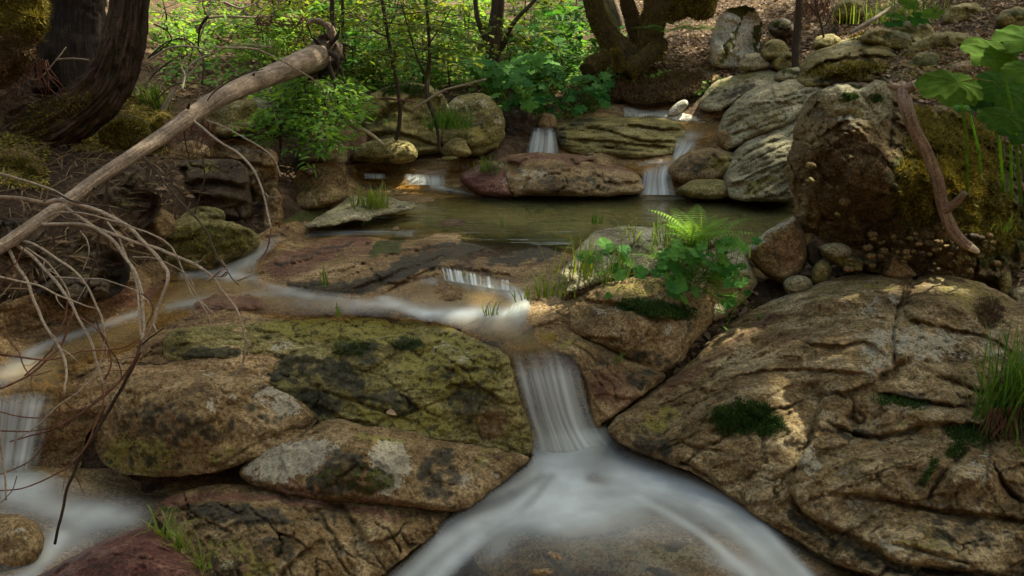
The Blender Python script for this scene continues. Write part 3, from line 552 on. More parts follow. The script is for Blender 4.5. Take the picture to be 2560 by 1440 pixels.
rock('D', 'boulder', 'fractured rock with blue black lichen at the bottom edge behind the grass tuft', [(398, 1262), (430, 1240), (480, 1224), (540, 1212), (640, 1214), (760, 1234), (900, 1252), (1020, 1268), (1120, 1276), (1090, 1330), (1030, 1378), (970, 1425), (920, 1475), (900, 1540), (480, 1540), (470, 1430), (440, 1365), (410, 1312), (385, 1287)], 'brown',
     ctrl=[(398, 1270, 3.5), (640, 1230, 3.62), (640, 1300, 3.3), (1112, 1296, 3.45), (1000, 1320, 3.3), (640, 1440, 3.0), (920, 1480, 2.98), (480, 1530, 2.85), (440, 1360, 3.2)], R=28, bulge=0.06, thick=0.4, amp=0.045, nsc=4, step=3.6, amp2=0.014, nsc2=14, fac=(9, 0.22), strata=[(60, 0.006, 24, 140)], vor=[(70, 0.03, 55, 1.8)],
     cracks=[([(815, 1342), (740, 1395), (690, 1450)], 4, 0.04, 0.05), ([(815, 1345), (860, 1420), (900, 1450)], 4, 0.04), ([(930, 1298), (985, 1345), (1000, 1395)], 4, 0.04), ([(1030, 1295), (985, 1345)], 4, 0.04), ([(690, 1345), (770, 1300), (820, 1330)], 5, 0.04, 0.05), ([(880, 1330), (900, 1390), (960, 1425)], 4, 0.03)],
     patches={'dark': [('e', 600, 1285, 140, 30, 6, 0.66), ('e', 690, 1370, 60, 40, 0, 0.5), ('e', 800, 1290, 60, 30, 0, 0.4)], 'red': [('l', [(420, 1262), (500, 1240), (640, 1240), (800, 1262), (1000, 1292)], 14, 0.75)], 'olive': [('e', 580, 1400, 150, 70, 0, 0.45), ('e', 950, 1330, 90, 40, 0, 0.35)], 'pale': [('e', 560, 1420, 50, 40, 20, 0.4), ('e', 900, 1370, 60, 50, 0, 0.3)], 'moss': [('e', 430, 1275, 20, 10, 0, 0.6)]})
rock('E', 'boulder', 'wet dark red rock in the bottom left corner', [(80, 1450), (110, 1432), (180, 1392), (270, 1347), (340, 1323), (375, 1320), (420, 1347), (460, 1388), (500, 1432), (530, 1540), (60, 1540)], 'red',
     ctrl=[(80, 1450, 3.0), (370, 1322, 3.1), (500, 1440, 2.85), (300, 1440, 2.75), (300, 1540, 2.55), (60, 1540, 2.75)], R=80, bulge=0.1, thick=0.35, amp=0.03, nsc=5, step=4, cracks=[([(160, 1420), (300, 1390), (460, 1420)], 5, 0.02), ([(230, 1380), (340, 1360), (440, 1385)], 4, 0.02)],
     patches={'wet': [('e', 300, 1440, 400, 200, 0, 0.5)], 'red': [('e', 380, 1360, 80, 30, 30, 0.6), ('e', 300, 1420, 140, 14, 10, 0.5)], 'dark': [('e', 220, 1430, 90, 24, -20, 0.35)]})
rock('F', 'boulder', 'submerged round brown rock under the white water in the lower left corner', [(-80, 1320), (-20, 1290), (40, 1285), (85, 1305), (110, 1345), (105, 1395), (70, 1430), (0, 1450), (-80, 1460)], 'brown', Y=3.1, lean=0.12, R=60, bulge=0.12, step=5, patches={'pale': [('e', 50, 1350, 50, 40, 0, 0.4)]})
SLABCTRL = [(3120, 960, 4.2), (3180, 1250, 3.5), (3100, 1540, 2.85), (2900, 850, 4.5), (1530, 1060, 4.0), (1600, 1130, 3.85), (1750, 1190, 3.62), (1900, 1300, 3.42), (2080, 1400, 3.22), (2300, 1540, 2.95), (2640, 1540, 2.9), (2640, 1200, 3.5), (2640, 800, 4.6), (2560, 760, 4.85), (2400, 690, 5.1), (2290, 687, 5.1), (2100, 692, 5.12), (1910, 762, 4.95), (1790, 832, 4.75), (1660, 955, 4.35), (2100, 800, 4.55), (2300, 800, 4.5), (2000, 950, 4.1), (2300, 950, 4.05), (2100, 1100, 3.72), (2400, 1100, 3.72), (2300, 1250, 3.38), (1800, 1050, 3.9)]
rock('S', 'rock_slab', 'huge cracked olive brown rock slab filling the lower right', [(1522, 1062), (1600, 1000), (1660, 955), (1720, 910), (1780, 845), (1850, 790), (1910, 760), (1960, 738), (2040, 710), (2100, 692), (2200, 686), (2262, 690), (2290, 700), (2310, 688), (2400, 692), (2470, 715), (2560, 760), (2660, 800), (2900, 850), (3120, 960), (3180, 1250), (3100, 1540), (2330, 1560), (2230, 1470), (2080, 1410), (1980, 1350), (1900, 1302), (1830, 1245), (1750, 1192), (1680, 1162), (1600, 1133), (1540, 1100)], 'slab', 'rock slab',
     ctrl=SLABCTRL, R=50, bulge=0.08, thick=0.4, amp=0.055, nsc=2.4, step=3.4, strata=[(-32, 0.010, 26, 300), (8, 0.006, 34, 240)], vor=[(120, 0.022, -22, 2.2), (48, 0.007, -28, 2.5)],
     lumps=[(2380, 760, 120, 40, 20, 0.06), (2130, 740, 110, 30, -10, 0.06), (2200, 1190, 180, 60, -12, 0.11), (1850, 1010, 150, 40, -30, 0.08), (2300, 1040, 150, 34, 12, 0.08), (2430, 1200, 70, 60, 0, 0.08), (2330, 1370, 130, 40, 24, 0.10), (2060, 1240, 60, 40, 30, 0.06), (1950, 900, 140, 30, -25, 0.06)],
     cracks=[([(2285, 690), (2268, 735), (2245, 772), (2238, 800), (2230, 850), (2236, 900), (2240, 945)], 8, 0.09), ([(1600, 1000), (1760, 892), (1900, 795), (2000, 727)], 6, 0.04, 0.04), ([(1700, 990), (1850, 905), (1960, 840), (2080, 815)], 6, 0.04, 0.03), ([(1990, 855), (2090, 867), (2160, 855), (2210, 885)], 7, 0.05, -0.05), ([(2330, 940), (2400, 960), (2480, 992), (2560, 1010)], 8, 0.07), ([(2060, 1050), (2130, 1082), (2180, 1094), (2250, 1082), (2310, 1063), (2420, 1062), (2520, 1080)], 8, 0.11, -0.07), ([(1968, 1212), (2008, 1130), (2040, 1060), (2060, 960)], 8, 0.07, 0.05), ([(1968, 1212), (1990, 1262), (2040, 1305), (2150, 1352), (2230, 1402), (2340, 1425), (2560, 1440)], 11, 0.13, -0.08), ([(2060, 1232), (2200, 1245), (2290, 1267), (2400, 1282), (2500, 1292), (2600, 1310)], 8, 0.09, -0.06), ([(2310, 1265), (2360, 1182), (2430, 1115)], 7, 0.08), ([(2480, 1150), (2510, 1215), (2560, 1260)], 8, 0.08), ([(1690, 1150), (1740, 1172), (1800, 1212)], 6, 0.06, -0.04), ([(1640, 1140), (1700, 1105), (1740, 1120), (1830, 1130)], 5, 0.05), ([(2120, 1205), (2200, 1180), (2340, 1130)], 3, 0.03), ([(2220, 1355), (2330, 1385), (2450, 1420)], 7, 0.06), ([(2250, 790), (2360, 820), (2470, 845), (2560, 900)], 6, 0.05, -0.04), ([(1800, 960), (1900, 930), (2030, 925), (2200, 940)], 5, 0.04, -0.04), ([(1700, 1050), (1760, 1000), (1860, 960)], 5, 0.04), ([(2180, 980), (2280, 1000), (2420, 1020)], 7, 0.08, -0.05)],
     patches={'pale': [('e', 2280, 860, 130, 50, 10, 0.52), ('e', 2180, 760, 110, 30, -5, 0.36), ('e', 2190, 890, 40, 60, 10, 0.55), ('e', 2420, 860, 120, 50, 15, 0.42), ('e', 2460, 1170, 50, 40, 0, 0.45), ('e', 2030, 1150, 26, 40, 20, 0.55), ('e', 2230, 1370, 60, 16, 25, 0.5), ('e', 2150, 1250, 50, 14, -5, 0.5), ('e', 2260, 1020, 100, 20, 0, 0.35)], 'olive': [('e', 2140, 720, 160, 30, -4, 0.42), ('e', 2430, 740, 120, 40, 20, 0.5), ('e', 1640, 1060, 80, 40, -30, 0.5), ('e', 2330, 1350, 130, 40, 20, 0.45), ('e', 2100, 1170, 100, 50, 0, 0.35), ('e', 2250, 1060, 120, 30, 10, 0.4)], 'dark': [('e', 1620, 1110, 60, 40, 20, 0.55), ('e', 2270, 1000, 90, 18, 8, 0.6), ('e', 2400, 1330, 130, 50, 10, 0.44), ('e', 2120, 1080, 70, 14, 10, 0.6), ('e', 1850, 1300, 90, 30, 30, 0.5), ('l', [(1980, 1290), (2100, 1360), (2250, 1420), (2500, 1445)], 20, 0.6), ('e', 2480, 780, 40, 40, 0, 0.5)], 'red': [('l', [(1660, 980), (1800, 880), (1930, 790)], 24, 0.55), ('e', 1960, 850, 120, 26, -20, 0.4), ('e', 2200, 1130, 90, 20, 0, 0.4), ('e', 1580, 1010, 30, 26, -40, 0.4)], 'moss': [('e', 1870, 1050, 95, 46, 0, 0.7), ('e', 2260, 1005, 60, 16, 0, 0.5), ('e', 2440, 1090, 70, 30, 0, 0.55), ('e', 2380, 1130, 30, 14, -40, 0.5)]})
rock('G', 'boulder', 'broad tan boulder face with faint cracks under the fern, right of the main waterfall', [(1305, 802), (1340, 785), (1380, 770), (1440, 742), (1500, 712), (1560, 695), (1640, 688), (1720, 700), (1790, 720), (1780, 800), (1730, 862), (1695, 912), (1645, 932), (1580, 902), (1520, 872), (1450, 842), (1380, 820)], 'brown',
     ctrl=[(1305, 802, 4.7), (1440, 742, 4.82), (1640, 690, 4.95), (1790, 722, 4.95), (1780, 800, 4.72), (1695, 912, 4.4), (1640, 930, 4.38), (1450, 842, 4.55), (1600, 800, 4.48)], R=36, bulge=0.06, thick=0.4, amp=0.03, nsc=3, step=3.6, vor=[(90, 0.02, -15, 1.6)],
     cracks=[([(1440, 745), (1560, 765), (1640, 795), (1720, 800)], 5, 0.06, -0.05), ([(1600, 800), (1580, 850), (1540, 880)], 4, 0.02), ([(1720, 795), (1715, 850), (1680, 910)], 5, 0.05), ([(1650, 790), (1620, 830), (1590, 860)], 3, 0.02)],
     patches={'olive': [('e', 1600, 720, 120, 30, -5, 0.5), ('e', 1560, 880, 80, 30, 20, 0.3)], 'moss': [('e', 1640, 772, 100, 20, 8, 0.8)], 'dark': [('e', 1640, 905, 80, 20, 20, 0.5)], 'pale': [('e', 1520, 775, 50, 12, 8, 0.45), ('e', 1690, 830, 30, 40, 20, 0.4), ('e', 1560, 840, 60, 24, 0, 0.3)]})
rock('H', 'boulder', 'pale grey topped boulder that carries the fern and round leaved plants', [(1425, 650), (1440, 628), (1462, 600), (1500, 575), (1560, 566), (1640, 570), (1720, 578), (1790, 598), (1850, 620), (1872, 645), (1888, 690), (1892, 712), (1850, 762), (1790, 800), (1700, 780), (1600, 730), (1500, 735), (1430, 742), (1400, 720), (1400, 680)], 'pale',
     ctrl=[(1425, 650, 5.05), (1500, 576, 5.6), (1720, 580, 5.6), (1870, 645, 5.3), (1890, 710, 5.1), (1790, 800, 4.8), (1600, 740, 4.9), (1410, 720, 4.9), (1650, 650, 5.1)], R=36, bulge=0.08, thick=0.5, amp=0.035, nsc=3, step=3.6, vor=[(80, 0.025, -10, 2.0)],
     cracks=[([(1440, 640), (1560, 632), (1640, 640), (1700, 622), (1790, 610)], 5, 0.05), ([(1500, 735), (1600, 690), (1760, 660)], 6, 0.05, -0.04)], patches={'olive': [('e', 1830, 720, 70, 60, 0, 0.6), ('e', 1600, 700, 120, 30, 0, 0.4)], 'dark': [('e', 1560, 583, 40, 6, 0, 0.5)]})
rock('I', 'boulder', 'reddish rock with a diagonal crack at the right edge of the main waterfall', [(1335, 850), (1345, 818), (1420, 835), (1500, 862), (1570, 895), (1640, 925), (1660, 945), (1590, 1000), (1510, 1056), (1485, 1062), (1470, 985), (1450, 925), (1425, 892), (1380, 880)], 'brown',
     ctrl=[(1345, 820, 4.55), (1500, 862, 4.45), (1660, 945, 4.3), (1500, 1056, 4.02), (1440, 900, 4.28), (1335, 855, 4.4)], R=24, bulge=0.04, thick=0.35, amp=0.03, nsc=4, step=3.6, vor=[(70, 0.02, 30, 1.8)], cracks=[([(1490, 930), (1530, 960), (1545, 1010)], 4, 0.03), ([(1420, 850), (1480, 890), (1560, 960)], 4, 0.03)], patches={'red': [('e', 1540, 970, 90, 60, 20, 0.55)], 'dark': [('e', 1600, 950, 60, 26, -10, 0.5), ('e', 1500, 900, 60, 20, 20, 0.4)], 'olive': [('e', 1400, 850, 70, 20, 10, 0.5)]})
rock('J', 'boulder', 'smooth three sided brown rock with a sunlit rim standing at the pool edge', [(1866, 626), (1900, 590), (1950, 556), (1984, 540), (2000, 560), (2016, 600), (2017, 650), (2000, 692), (1960, 712), (1920, 692), (1886, 662)], 'brown', cat='rock',
     Y=5.25, lean=0.05, R=26, bulge=0.16, thick=0.25, amp=0.02, nsc=5, step=3.5, cracks=[([(1935, 570), (1945, 640), (1955, 705)], 12, -0.04)], patches={'red': [('e', 1970, 640, 40, 60, 0, 0.5)], 'pale': [('l', [(1872, 620), (1920, 580), (1984, 544)], 9, 0.7)]})  # pale stroke paints the sunlit upper left rim
rock('K', 'boulder', 'big overhanging boulder of mossy earth and pebbles behind the slab at right', [(1968, 430), (1978, 370), (1990, 310), (2012, 262), (2042, 228), (2100, 218), (2160, 226), (2190, 205), (2215, 208), (2240, 240), (2290, 270), (2380, 262), (2440, 276), (2500, 335), (2560, 420), (2600, 520), (2580, 620), (2535, 700), (2510, 738), (2480, 702), (2400, 692), (2300, 690), (2200, 686), (2130, 655), (2060, 605), (2010, 578), (1985, 520)], 'moss',
     ctrl=[(1970, 430, 5.7), (2040, 230, 6.0), (2200, 210, 6.0), (2380, 265, 6.2), (2560, 520, 5.6), (2510, 735, 5.25), (2200, 690, 5.3), (2010, 575, 5.5), (2100, 400, 5.2), (2350, 450, 5.35), (2150, 600, 5.35)], R=70, bulge=0.18, thick=0.7, jit=15, fac=(8, 0.35), amp=0.10, nsc=2.8, step=3.6, amp2=0.028, nsc2=11, vor=[(70, 0.05, 30, 1.4), (30, 0.02, 0, 1.2)],
     lumps=[(2110, 300, 70, 50, 0, 0.12), (2150, 400, 110, 60, 20, 0.08), (2230, 330, 40, 70, 10, -0.12), (2420, 420, 90, 120, -20, 0.1), (2180, 560, 110, 60, 0, -0.15), (2030, 540, 40, 60, 20, 0.12), (2440, 620, 100, 60, 0, 0.06)],
     cracks=[([(2240, 250), (2225, 330), (2230, 390)], 10, 0.12), ([(2180, 380), (2230, 440), (2280, 520), (2260, 600)], 10, 0.1, 0.08)],
     patches={'moss': [('e', 2400, 420, 140, 130, 20, 0.85), ('e', 2490, 560, 90, 110, 0, 0.7), ('e', 2290, 470, 70, 110, 0, 0.6)], 'dark': [('e', 2180, 570, 90, 30, 0, 0.42)], 'pale': [('e', 2120, 270, 90, 50, 5, 0.5)]})
rock('K2', 'boulder', 'pale grey capstone on top of the overhanging mossy boulder', [(2036, 238), (2060, 222), (2110, 210), (2150, 222), (2185, 200), (2210, 205), (2228, 240), (2225, 280), (2205, 300), (2190, 325), (2150, 330), (2095, 310), (2075, 290), (2050, 262)], 'pale', cat='rock', Y=5.32, lean=0.1, R=26, bulge=0.1, thick=0.5, amp=0.04, nsc=5, step=3.5, fac=(6, 0.2), cracks=[([(2150, 225), (2170, 260), (2200, 300)], 5, 0.04)], patches={'moss': [('e', 2125, 242, 24, 10, 0, 0.8), ('e', 2190, 250, 14, 12, 0, 0.7)], 'olive': [('e', 2130, 290, 70, 30, 0, 0.4)]})
small = [('round pale stone lying at the left end of the big slab', [(1958, 712), (1968, 695), (1995, 688), (2020, 694), (2030, 708), (2022, 725), (1995, 736), (1968, 732)], 'pale', 5.0, 'stone'),
    ('upright oblong stone between the three sided rock and the slab', [(2022, 705), (2035, 665), (2058, 648), (2078, 668), (2072, 700), (2050, 712)], 'olive', 5.12, 'stone'),
    ('flat slanting stone under the overhanging boulder', [(2050, 622), (2080, 612), (2125, 635), (2158, 655), (2150, 675), (2115, 674), (2075, 655)], 'olive', 5.2, 'stone'),
    ('rounded stone wedged on the flat slanting stone', [(2052, 628), (2062, 610), (2100, 608), (2128, 622), (2120, 645), (2080, 645)], 'pale', 5.16, 'stone'),
    ('triangular light brown stone behind the middle of the slab', [(2208, 690), (2218, 655), (2240, 638), (2270, 662), (2290, 690), (2250, 702)], 'brown', 5.05, 'stone'),
    ('tiny dark stone behind the round pale stone', [(1995, 690), (2005, 677), (2022, 675), (2030, 690), (2018, 696)], 'dark', 5.1, 'stone'),
    ('grey stone at the right frame edge behind the slab', [(2525, 735), (2545, 718), (2590, 720), (2620, 760), (2570, 790), (2535, 765)], 'pale', 5.0, 'stone'),
    ('narrow stone leaning below the right end of the overhanging boulder', [(2498, 735), (2500, 690), (2522, 680), (2530, 710), (2522, 740)], 'olive', 5.06, 'stone'),
    ('dark wedge stone behind the three sided rock', [(2016, 650), (2020, 610), (2045, 620), (2058, 650), (2040, 668)], 'dark', 5.28, 'stone')]
for k, (lb, ol, mt, yy, ct) in enumerate(small):
    rock('s%d' % k, 'stone', lb, ol, mt, ct, Y=yy, lean=0.06, R=16, bulge=0.07, thick=0.12, amp=0.012, nsc=8, step=3, jit=2)
# pebbles set in the overhanging boulder's foot
rg = np.random.default_rng(21)
for k in range(80):
    px = rg.uniform(2120, 2500); py = rg.uniform(585, 680) + (px - 2300) * 0.02; r = rg.uniform(3.5, 12)
    if k > 68: px, py = rg.uniform(2000, 2250), rg.uniform(330, 560)
    a = np.linspace(0, 2 * np.pi, 7, endpoint=False) + rg.uniform(0, 1); rr = r * rg.uniform(0.7, 1.2, 7)
    kb = [(2130, 645), (2250, 655), (2400, 660)]
    o = relief('pebble', np.stack([px + rr * np.cos(a) * 1.3, py + rr * np.sin(a) * 0.8], -1), M[('olive', 'moss', 'brown', 'dark', 'moss')[k % 5]], Y=5.0 if py > 600 else 5.02, lean=0.0, R=10, bulge=0.03, thick=0.05, amp=0.006, nsc=14, step=1.6 if r < 8 else 2.5, jit=1, seed=k)
    tag(o, 'small pebble stuck in the earthy foot of the overhanging boulder' if k <= 68 else 'small pebble stuck high in the earthy face of the overhanging boulder', 'pebble', 'pebbles in the overhanging boulder')

# ------------------------------------------------------------------ far boulders and banks
rock('f1', 'boulder', 'olive boulder with layered cracks between the two upper waterfalls', [(1388, 315), (1415, 302), (1450, 297), (1550, 292), (1650, 294), (1702, 308), (1722, 340), (1695, 382), (1600, 400), (1500, 394), (1430, 387), (1395, 362)], 'olive', ctrl=[(1388, 315, 8.9), (1550, 293, 9.2), (1720, 310, 8.9), (1700, 385, 8.3), (1550, 398, 8.2), (1400, 370, 8.5), (1550, 340, 8.45)], R=22, bulge=0.16, thick=0.6, amp=0.06, nsc=2.4, step=3.5, strata=[(6, 0.05, 16, 170)],
     cracks=[([(1440, 315), (1520, 325), (1600, 350), (1700, 355)], 4, 0.12, -0.1), ([(1430, 350), (1520, 355), (1600, 362), (1690, 370)], 4, 0.12, -0.1), ([(1560, 310), (1640, 322), (1710, 330)], 4, 0.1, -0.1), ([(1480, 375), (1560, 362), (1600, 340)], 3, 0.1)], patches={'dark': [('e', 1450, 308, 40, 12, 0, 0.5), ('e', 1405, 345, 16, 30, 0, 0.6)], 'pale': [('e', 1600, 325, 80, 14, 8, 0.35)]})
rock('f2', 'boulder', 'low reddish boulder with a mossy face at the far side of the pool', [(1238, 410), (1262, 392), (1320, 383), (1400, 384), (1480, 393), (1545, 405), (1592, 430), (1607, 478), (1560, 487), (1500, 491), (1350, 489), (1275, 487), (1250, 455)], 'brown', ctrl=[(1240, 410, 8.0), (1400, 384, 8.3), (1590, 430, 8.0), (1600, 485, 7.5), (1400, 490, 7.45), (1270, 487, 7.55), (1400, 430, 7.7)], R=26, bulge=0.16, thick=0.6, amp=0.06, nsc=3, step=4, vor=[(55, 0.05, -10, 1.8)], cracks=[([(1400, 400), (1480, 403), (1560, 415)], 4, 0.08, -0.06), ([(1270, 440), (1380, 425), (1480, 440), (1590, 450)], 5, 0.06)],
     patches={'red': [('l', [(1250, 405), (1350, 392), (1480, 402), (1590, 430)], 16, 0.7)], 'pale': [('e', 1330, 440, 60, 26, 0, 0.45), ('e', 1262, 430, 14, 24, 0, 0.5)], 'dark': [('e', 1440, 460, 120, 26, 0, 0.45)], 'moss': [('e', 1450, 450, 90, 26, 0, 0.35)]})
rock('f3', 'boulder', 'round dark brown boulder at the right side of the upper waterfall', [(1672, 432), (1690, 402), (1722, 380), (1770, 371), (1812, 374), (1848, 392), (1858, 420), (1830, 442), (1770, 460), (1700, 458)], 'brown', Y=7.75, lean=0.25, R=40, bulge=0.2, amp=0.04, nsc=3, vor=[(55, 0.05, -10, 1.8)], patches={'dark': [('e', 1740, 420, 50, 30, 0, 0.45)], 'olive': [('e', 1810, 410, 40, 30, 0, 0.6)]})
rock('f4', 'boulder', 'low tan boulder on the pool edge below the round dark boulder', [(1690, 480), (1722, 455), (1780, 446), (1820, 455), (1822, 490), (1790, 499), (1730, 494)], 'olive', Y=7.35, lean=0.3, R=24, bulge=0.12, amp=0.04, nsc=4)
rock('f5', 'boulder', 'pale slab with wavy bands sloping down to the pool at right', [(1812, 470), (1815, 420), (1840, 375), (1880, 335), (1930, 312), (1985, 285), (2035, 262), (2045, 330), (2005, 400), (1985, 470), (1975, 500), (1900, 503), (1838, 500)], 'pale', ctrl=[(1812, 470, 7.4), (1840, 375, 7.9), (1985, 285, 8.2), (2040, 280, 7.9), (1975, 500, 6.95), (1838, 500, 7.15), (1920, 400, 7.3)], R=20, bulge=0.10, thick=0.6, amp=0.06, nsc=3, step=3.5, vor=[(55, 0.05, -10, 1.8)], strata=[(-28, 0.035, 16, 150)], cracks=[([(1830, 420), (1900, 370), (2020, 330)], 5, 0.1, 0.08), ([(1880, 400), (1950, 370), (2020, 345)], 4, 0.06), ([(1820, 455), (1900, 420), (1990, 380)], 5, 0.08, 0.08)], patches={'olive': [('e', 1900, 460, 70, 24, -20, 0.55), ('e', 1900, 395, 50, 20, -30, 0.3)]})
rock('f6', 'boulder', 'big rounded pale boulder with stacked cracks above the wavy slab', [(1795, 335), (1805, 295), (1835, 258), (1880, 222), (1950, 204), (2015, 192), (2055, 215), (2060, 262), (2000, 292), (1960, 322), (1880, 345), (1830, 372), (1800, 360)], 'pale', ctrl=[(1795, 340, 8.3), (1880, 222, 8.8), (2015, 192, 8.8), (2060, 262, 8.1), (1960, 322, 7.9), (1830, 370, 7.95), (1920, 270, 8.05)], R=22, bulge=0.12, thick=0.6, amp=0.06, nsc=3, step=3.5, vor=[(55, 0.05, -10, 1.8)], strata=[(-20, 0.035, 16, 150)], cracks=[([(1810, 320), (1880, 290), (1960, 270), (2050, 250)], 4, 0.08, 0.06), ([(1815, 340), (1900, 318), (1960, 300)], 4, 0.08), ([(1850, 250), (1930, 250), (2050, 225)], 4, 0.08, 0.08), ([(1880, 280), (1890, 310)], 3, 0.05), ([(1940, 262), (1950, 300)], 3, 0.05)], patches={'olive': [('e', 1900, 300, 100, 30, -10, 0.4)], 'dark': [('e', 1990, 240, 50, 12, -10, 0.4)]})
rock('f7', 'boulder', 'grey boulder with a dark mossy underside below the pale standing rock', [(1748, 262), (1760, 235), (1790, 205), (1850, 184), (1920, 174), (1990, 192), (1985, 215), (1930, 218), (1880, 235), (1830, 262), (1790, 280), (1755, 275)], 'pale', ctrl=[(1748, 262, 9.0), (1850, 186, 9.4), (1990, 195, 9.1), (1830, 265, 8.7), (1900, 215, 8.9)], R=22, bulge=0.14, thick=0.5, amp=0.06, nsc=3, step=3.5, strata=[(-15, 0.03, 16, 150)], patches={'dark': [('e', 1850, 230, 60, 20, -15, 0.55)], 'olive': [('e', 1850, 200, 90, 16, -10, 0.5)]})
rock('f8', 'boulder', 'tall pale standing rock with dark moss streaks on the right hillside', [(1775, 125), (1782, 80), (1795, 45), (1820, 22), (1860, 14), (1892, 28), (1906, 70), (1898, 120), (1880, 155), (1845, 172), (1800, 172), (1778, 160)], 'white', Y=9.8, lean=0.1, R=24, bulge=0.2, thick=0.5, amp=0.06, nsc=2.6, step=4, vor=[(55, 0.05, -10, 1.8)], fac=(6, 0.35), patches={'moss': [('l', [(1852, 40), (1838, 80), (1818, 120), (1806, 160)], 9, 0.6), ('e', 1850, 26, 60, 16, 0, 0.7), ('e', 1897, 90, 10, 60, 0, 0.6)], 'olive': [('e', 1800, 140, 26, 30, 0, 0.5), ('e', 1840, 60, 50, 50, 0, 0.25)]})
rock('f9', 'boulder', 'small grey rock at the foot of the pale standing rock', [(1846, 165), (1858, 140), (1885, 132), (1918, 146), (1928, 166), (1900, 176), (1862, 177)], 'pale', cat='rock', Y=9.3, lean=0.15, R=14, bulge=0.1, amp=0.03, nsc=5, step=3)
rock('f10', 'boulder', 'wide mossy boulder with a dark cracked underside on the upper right', [(1985, 185), (2002, 155), (2040, 125), (2110, 100), (2180, 84), (2232, 98), (2262, 140), (2258, 195), (2200, 215), (2110, 212), (2030, 222), (1990, 215)], 'olive', ctrl=[(1985, 190, 8.9), (2110, 102, 9.5), (2240, 105, 9.3), (2258, 195, 8.6), (2030, 220, 8.5), (2130, 215, 8.4), (2120, 150, 8.7)], R=30, bulge=0.2, thick=0.7, amp=0.07, nsc=2.4, step=4, vor=[(55, 0.05, -10, 1.8)], cracks=[([(2010, 185), (2080, 152), (2180, 140), (2255, 150)], 5, 0.16, -0.14), ([(2050, 200), (2130, 180), (2250, 185)], 5, 0.14, -0.1)], patches={'dark': [('e', 2130, 170, 100, 24, -5, 0.6), ('e', 2090, 205, 60, 12, 0, 0.6)], 'pale': [('e', 2120, 115, 90, 14, -12, 0.4)], 'moss': [('e', 2170, 90, 60, 8, 0, 0.6)]})
rock('f11', 'boulder', 'bleached ledge under the brown mossy bank behind the upper falls', [(1495, 293), (1510, 268), (1532, 248), (1570, 262), (1612, 272), (1690, 262), (1720, 240), (1758, 256), (1790, 282), (1812, 285), (1795, 305), (1730, 307), (1640, 298), (1560, 296)], 'white', cat='rock', ctrl=[(1495, 293, 9.4), (1532, 248, 9.8), (1720, 242, 9.7), (1800, 290, 8.9), (1600, 298, 9.2), (1650, 275, 9.4)], R=16, bulge=0.1, thick=0.4, amp=0.05, nsc=4, step=3.5, fac=(6, 0.25))
rock('f12', 'stone', 'lone pinkish white stone perched on the bleached ledge', [(1668, 288), (1680, 268), (1700, 252), (1716, 250), (1720, 262), (1704, 280), (1682, 291)], 'white', cat='stone', Y=9.1, lean=0.1, R=12, bulge=0.08, thick=0.15, amp=0.01, nsc=8, step=2.5, jit=1)
rock('f13', 'mossy_bank', 'brown mossy bank overhanging the bleached ledge', [(1522, 230), (1540, 195), (1580, 180), (1650, 178), (1720, 170), (1790, 178), (1800, 200), (1760, 230), (1745, 236), (1690, 248), (1612, 262), (1560, 252), (1530, 244)], 'moss', cat='bank', ctrl=[(1522, 235, 9.7), (1650, 180, 10.1), (1790, 180, 9.8), (1745, 246, 9.3), (1600, 272, 9.35), (1650, 225, 9.5)], R=26, bulge=0.16, thick=0.5, amp=0.09, nsc=3, step=4, patches={'moss': [('e', 1640, 200, 100, 16, 0, 0.35)]})
rock('f14', 'boulder', 'round mossy boulder with a pale right flank left of the upper falls', [(1105, 300), (1118, 262), (1150, 238), (1200, 233), (1240, 252), (1258, 285), (1264, 315), (1252, 360), (1215, 384), (1160, 388), (1120, 380), (1105, 345)], 'olive', Y=8.3, lean=0.3, R=40, bulge=0.25, thick=0.6, amp=0.06, nsc=2.6, step=4, vor=[(55, 0.05, -10, 1.8)], fac=(5, 0.3), patches={'pale': [('e', 1170, 260, 60, 24, 0, 0.42), ('e', 1240, 290, 14, 26, 0, 0.45)], 'olive': [('e', 1200, 340, 60, 40, 0, 0.5)], 'dark': [('e', 1215, 310, 26, 16, 0, 0.5)]})
rock('f15', 'boulder', 'big mossy green boulder behind the thin curved sapling', [(872, 380), (885, 320), (900, 265), (950, 222), (1010, 207), (1070, 212), (1110, 240), (1125, 290), (1118, 350), (1090, 385), (1000, 392), (910, 395)], 'olive', Y=8.45, lean=0.35, R=50, bulge=0.3, thick=0.7, amp=0.08, nsc=2.2, step=4, vor=[(55, 0.05, -10, 1.8)], fac=(6, 0.4), cracks=[([(890, 350), (960, 330), (1040, 345), (1110, 370)], 4, 0.1, -0.1)], patches={'olive': [('e', 960, 280, 80, 50, 0, 0.45)], 'moss': [('e', 1000, 225, 80, 16, 0, 0.5), ('e', 960, 330, 60, 30, 0, 0.35)], 'pale': [('e', 1060, 300, 30, 30, 0, 0.3)]})
rock('f16', 'boulder', 'low flat mossy boulder at the waterline under the curved sapling', [(878, 398), (890, 370), (930, 352), (990, 346), (1035, 362), (1045, 388), (1020, 408), (960, 408), (905, 404)], 'olive', Y=8.0, lean=0.2, R=26, bulge=0.15, amp=0.04, nsc=3, patches={'dark': [('e', 940, 400, 60, 10, 0, 0.5)]})
rock('f17', 'boulder', 'small pointed rock at the waterline before the round mossy boulder', [(1102, 382), (1118, 356), (1145, 344), (1168, 358), (1176, 386), (1140, 394)], 'olive', cat='rock', Y=7.95, lean=0.2, R=18, bulge=0.12, amp=0.03, nsc=4, step=3.5, fac=(5, 0.2))
rock('f18', 'stone', 'flat little stone at the waterline right of the forked root', [(1100, 398), (1112, 391), (1138, 390), (1146, 397), (1130, 403), (1106, 403)], 'olive', cat='stone', Y=7.85, lean=0.3, R=8, bulge=0.06, thick=0.1, amp=0.01, nsc=8, step=2.5, jit=1)
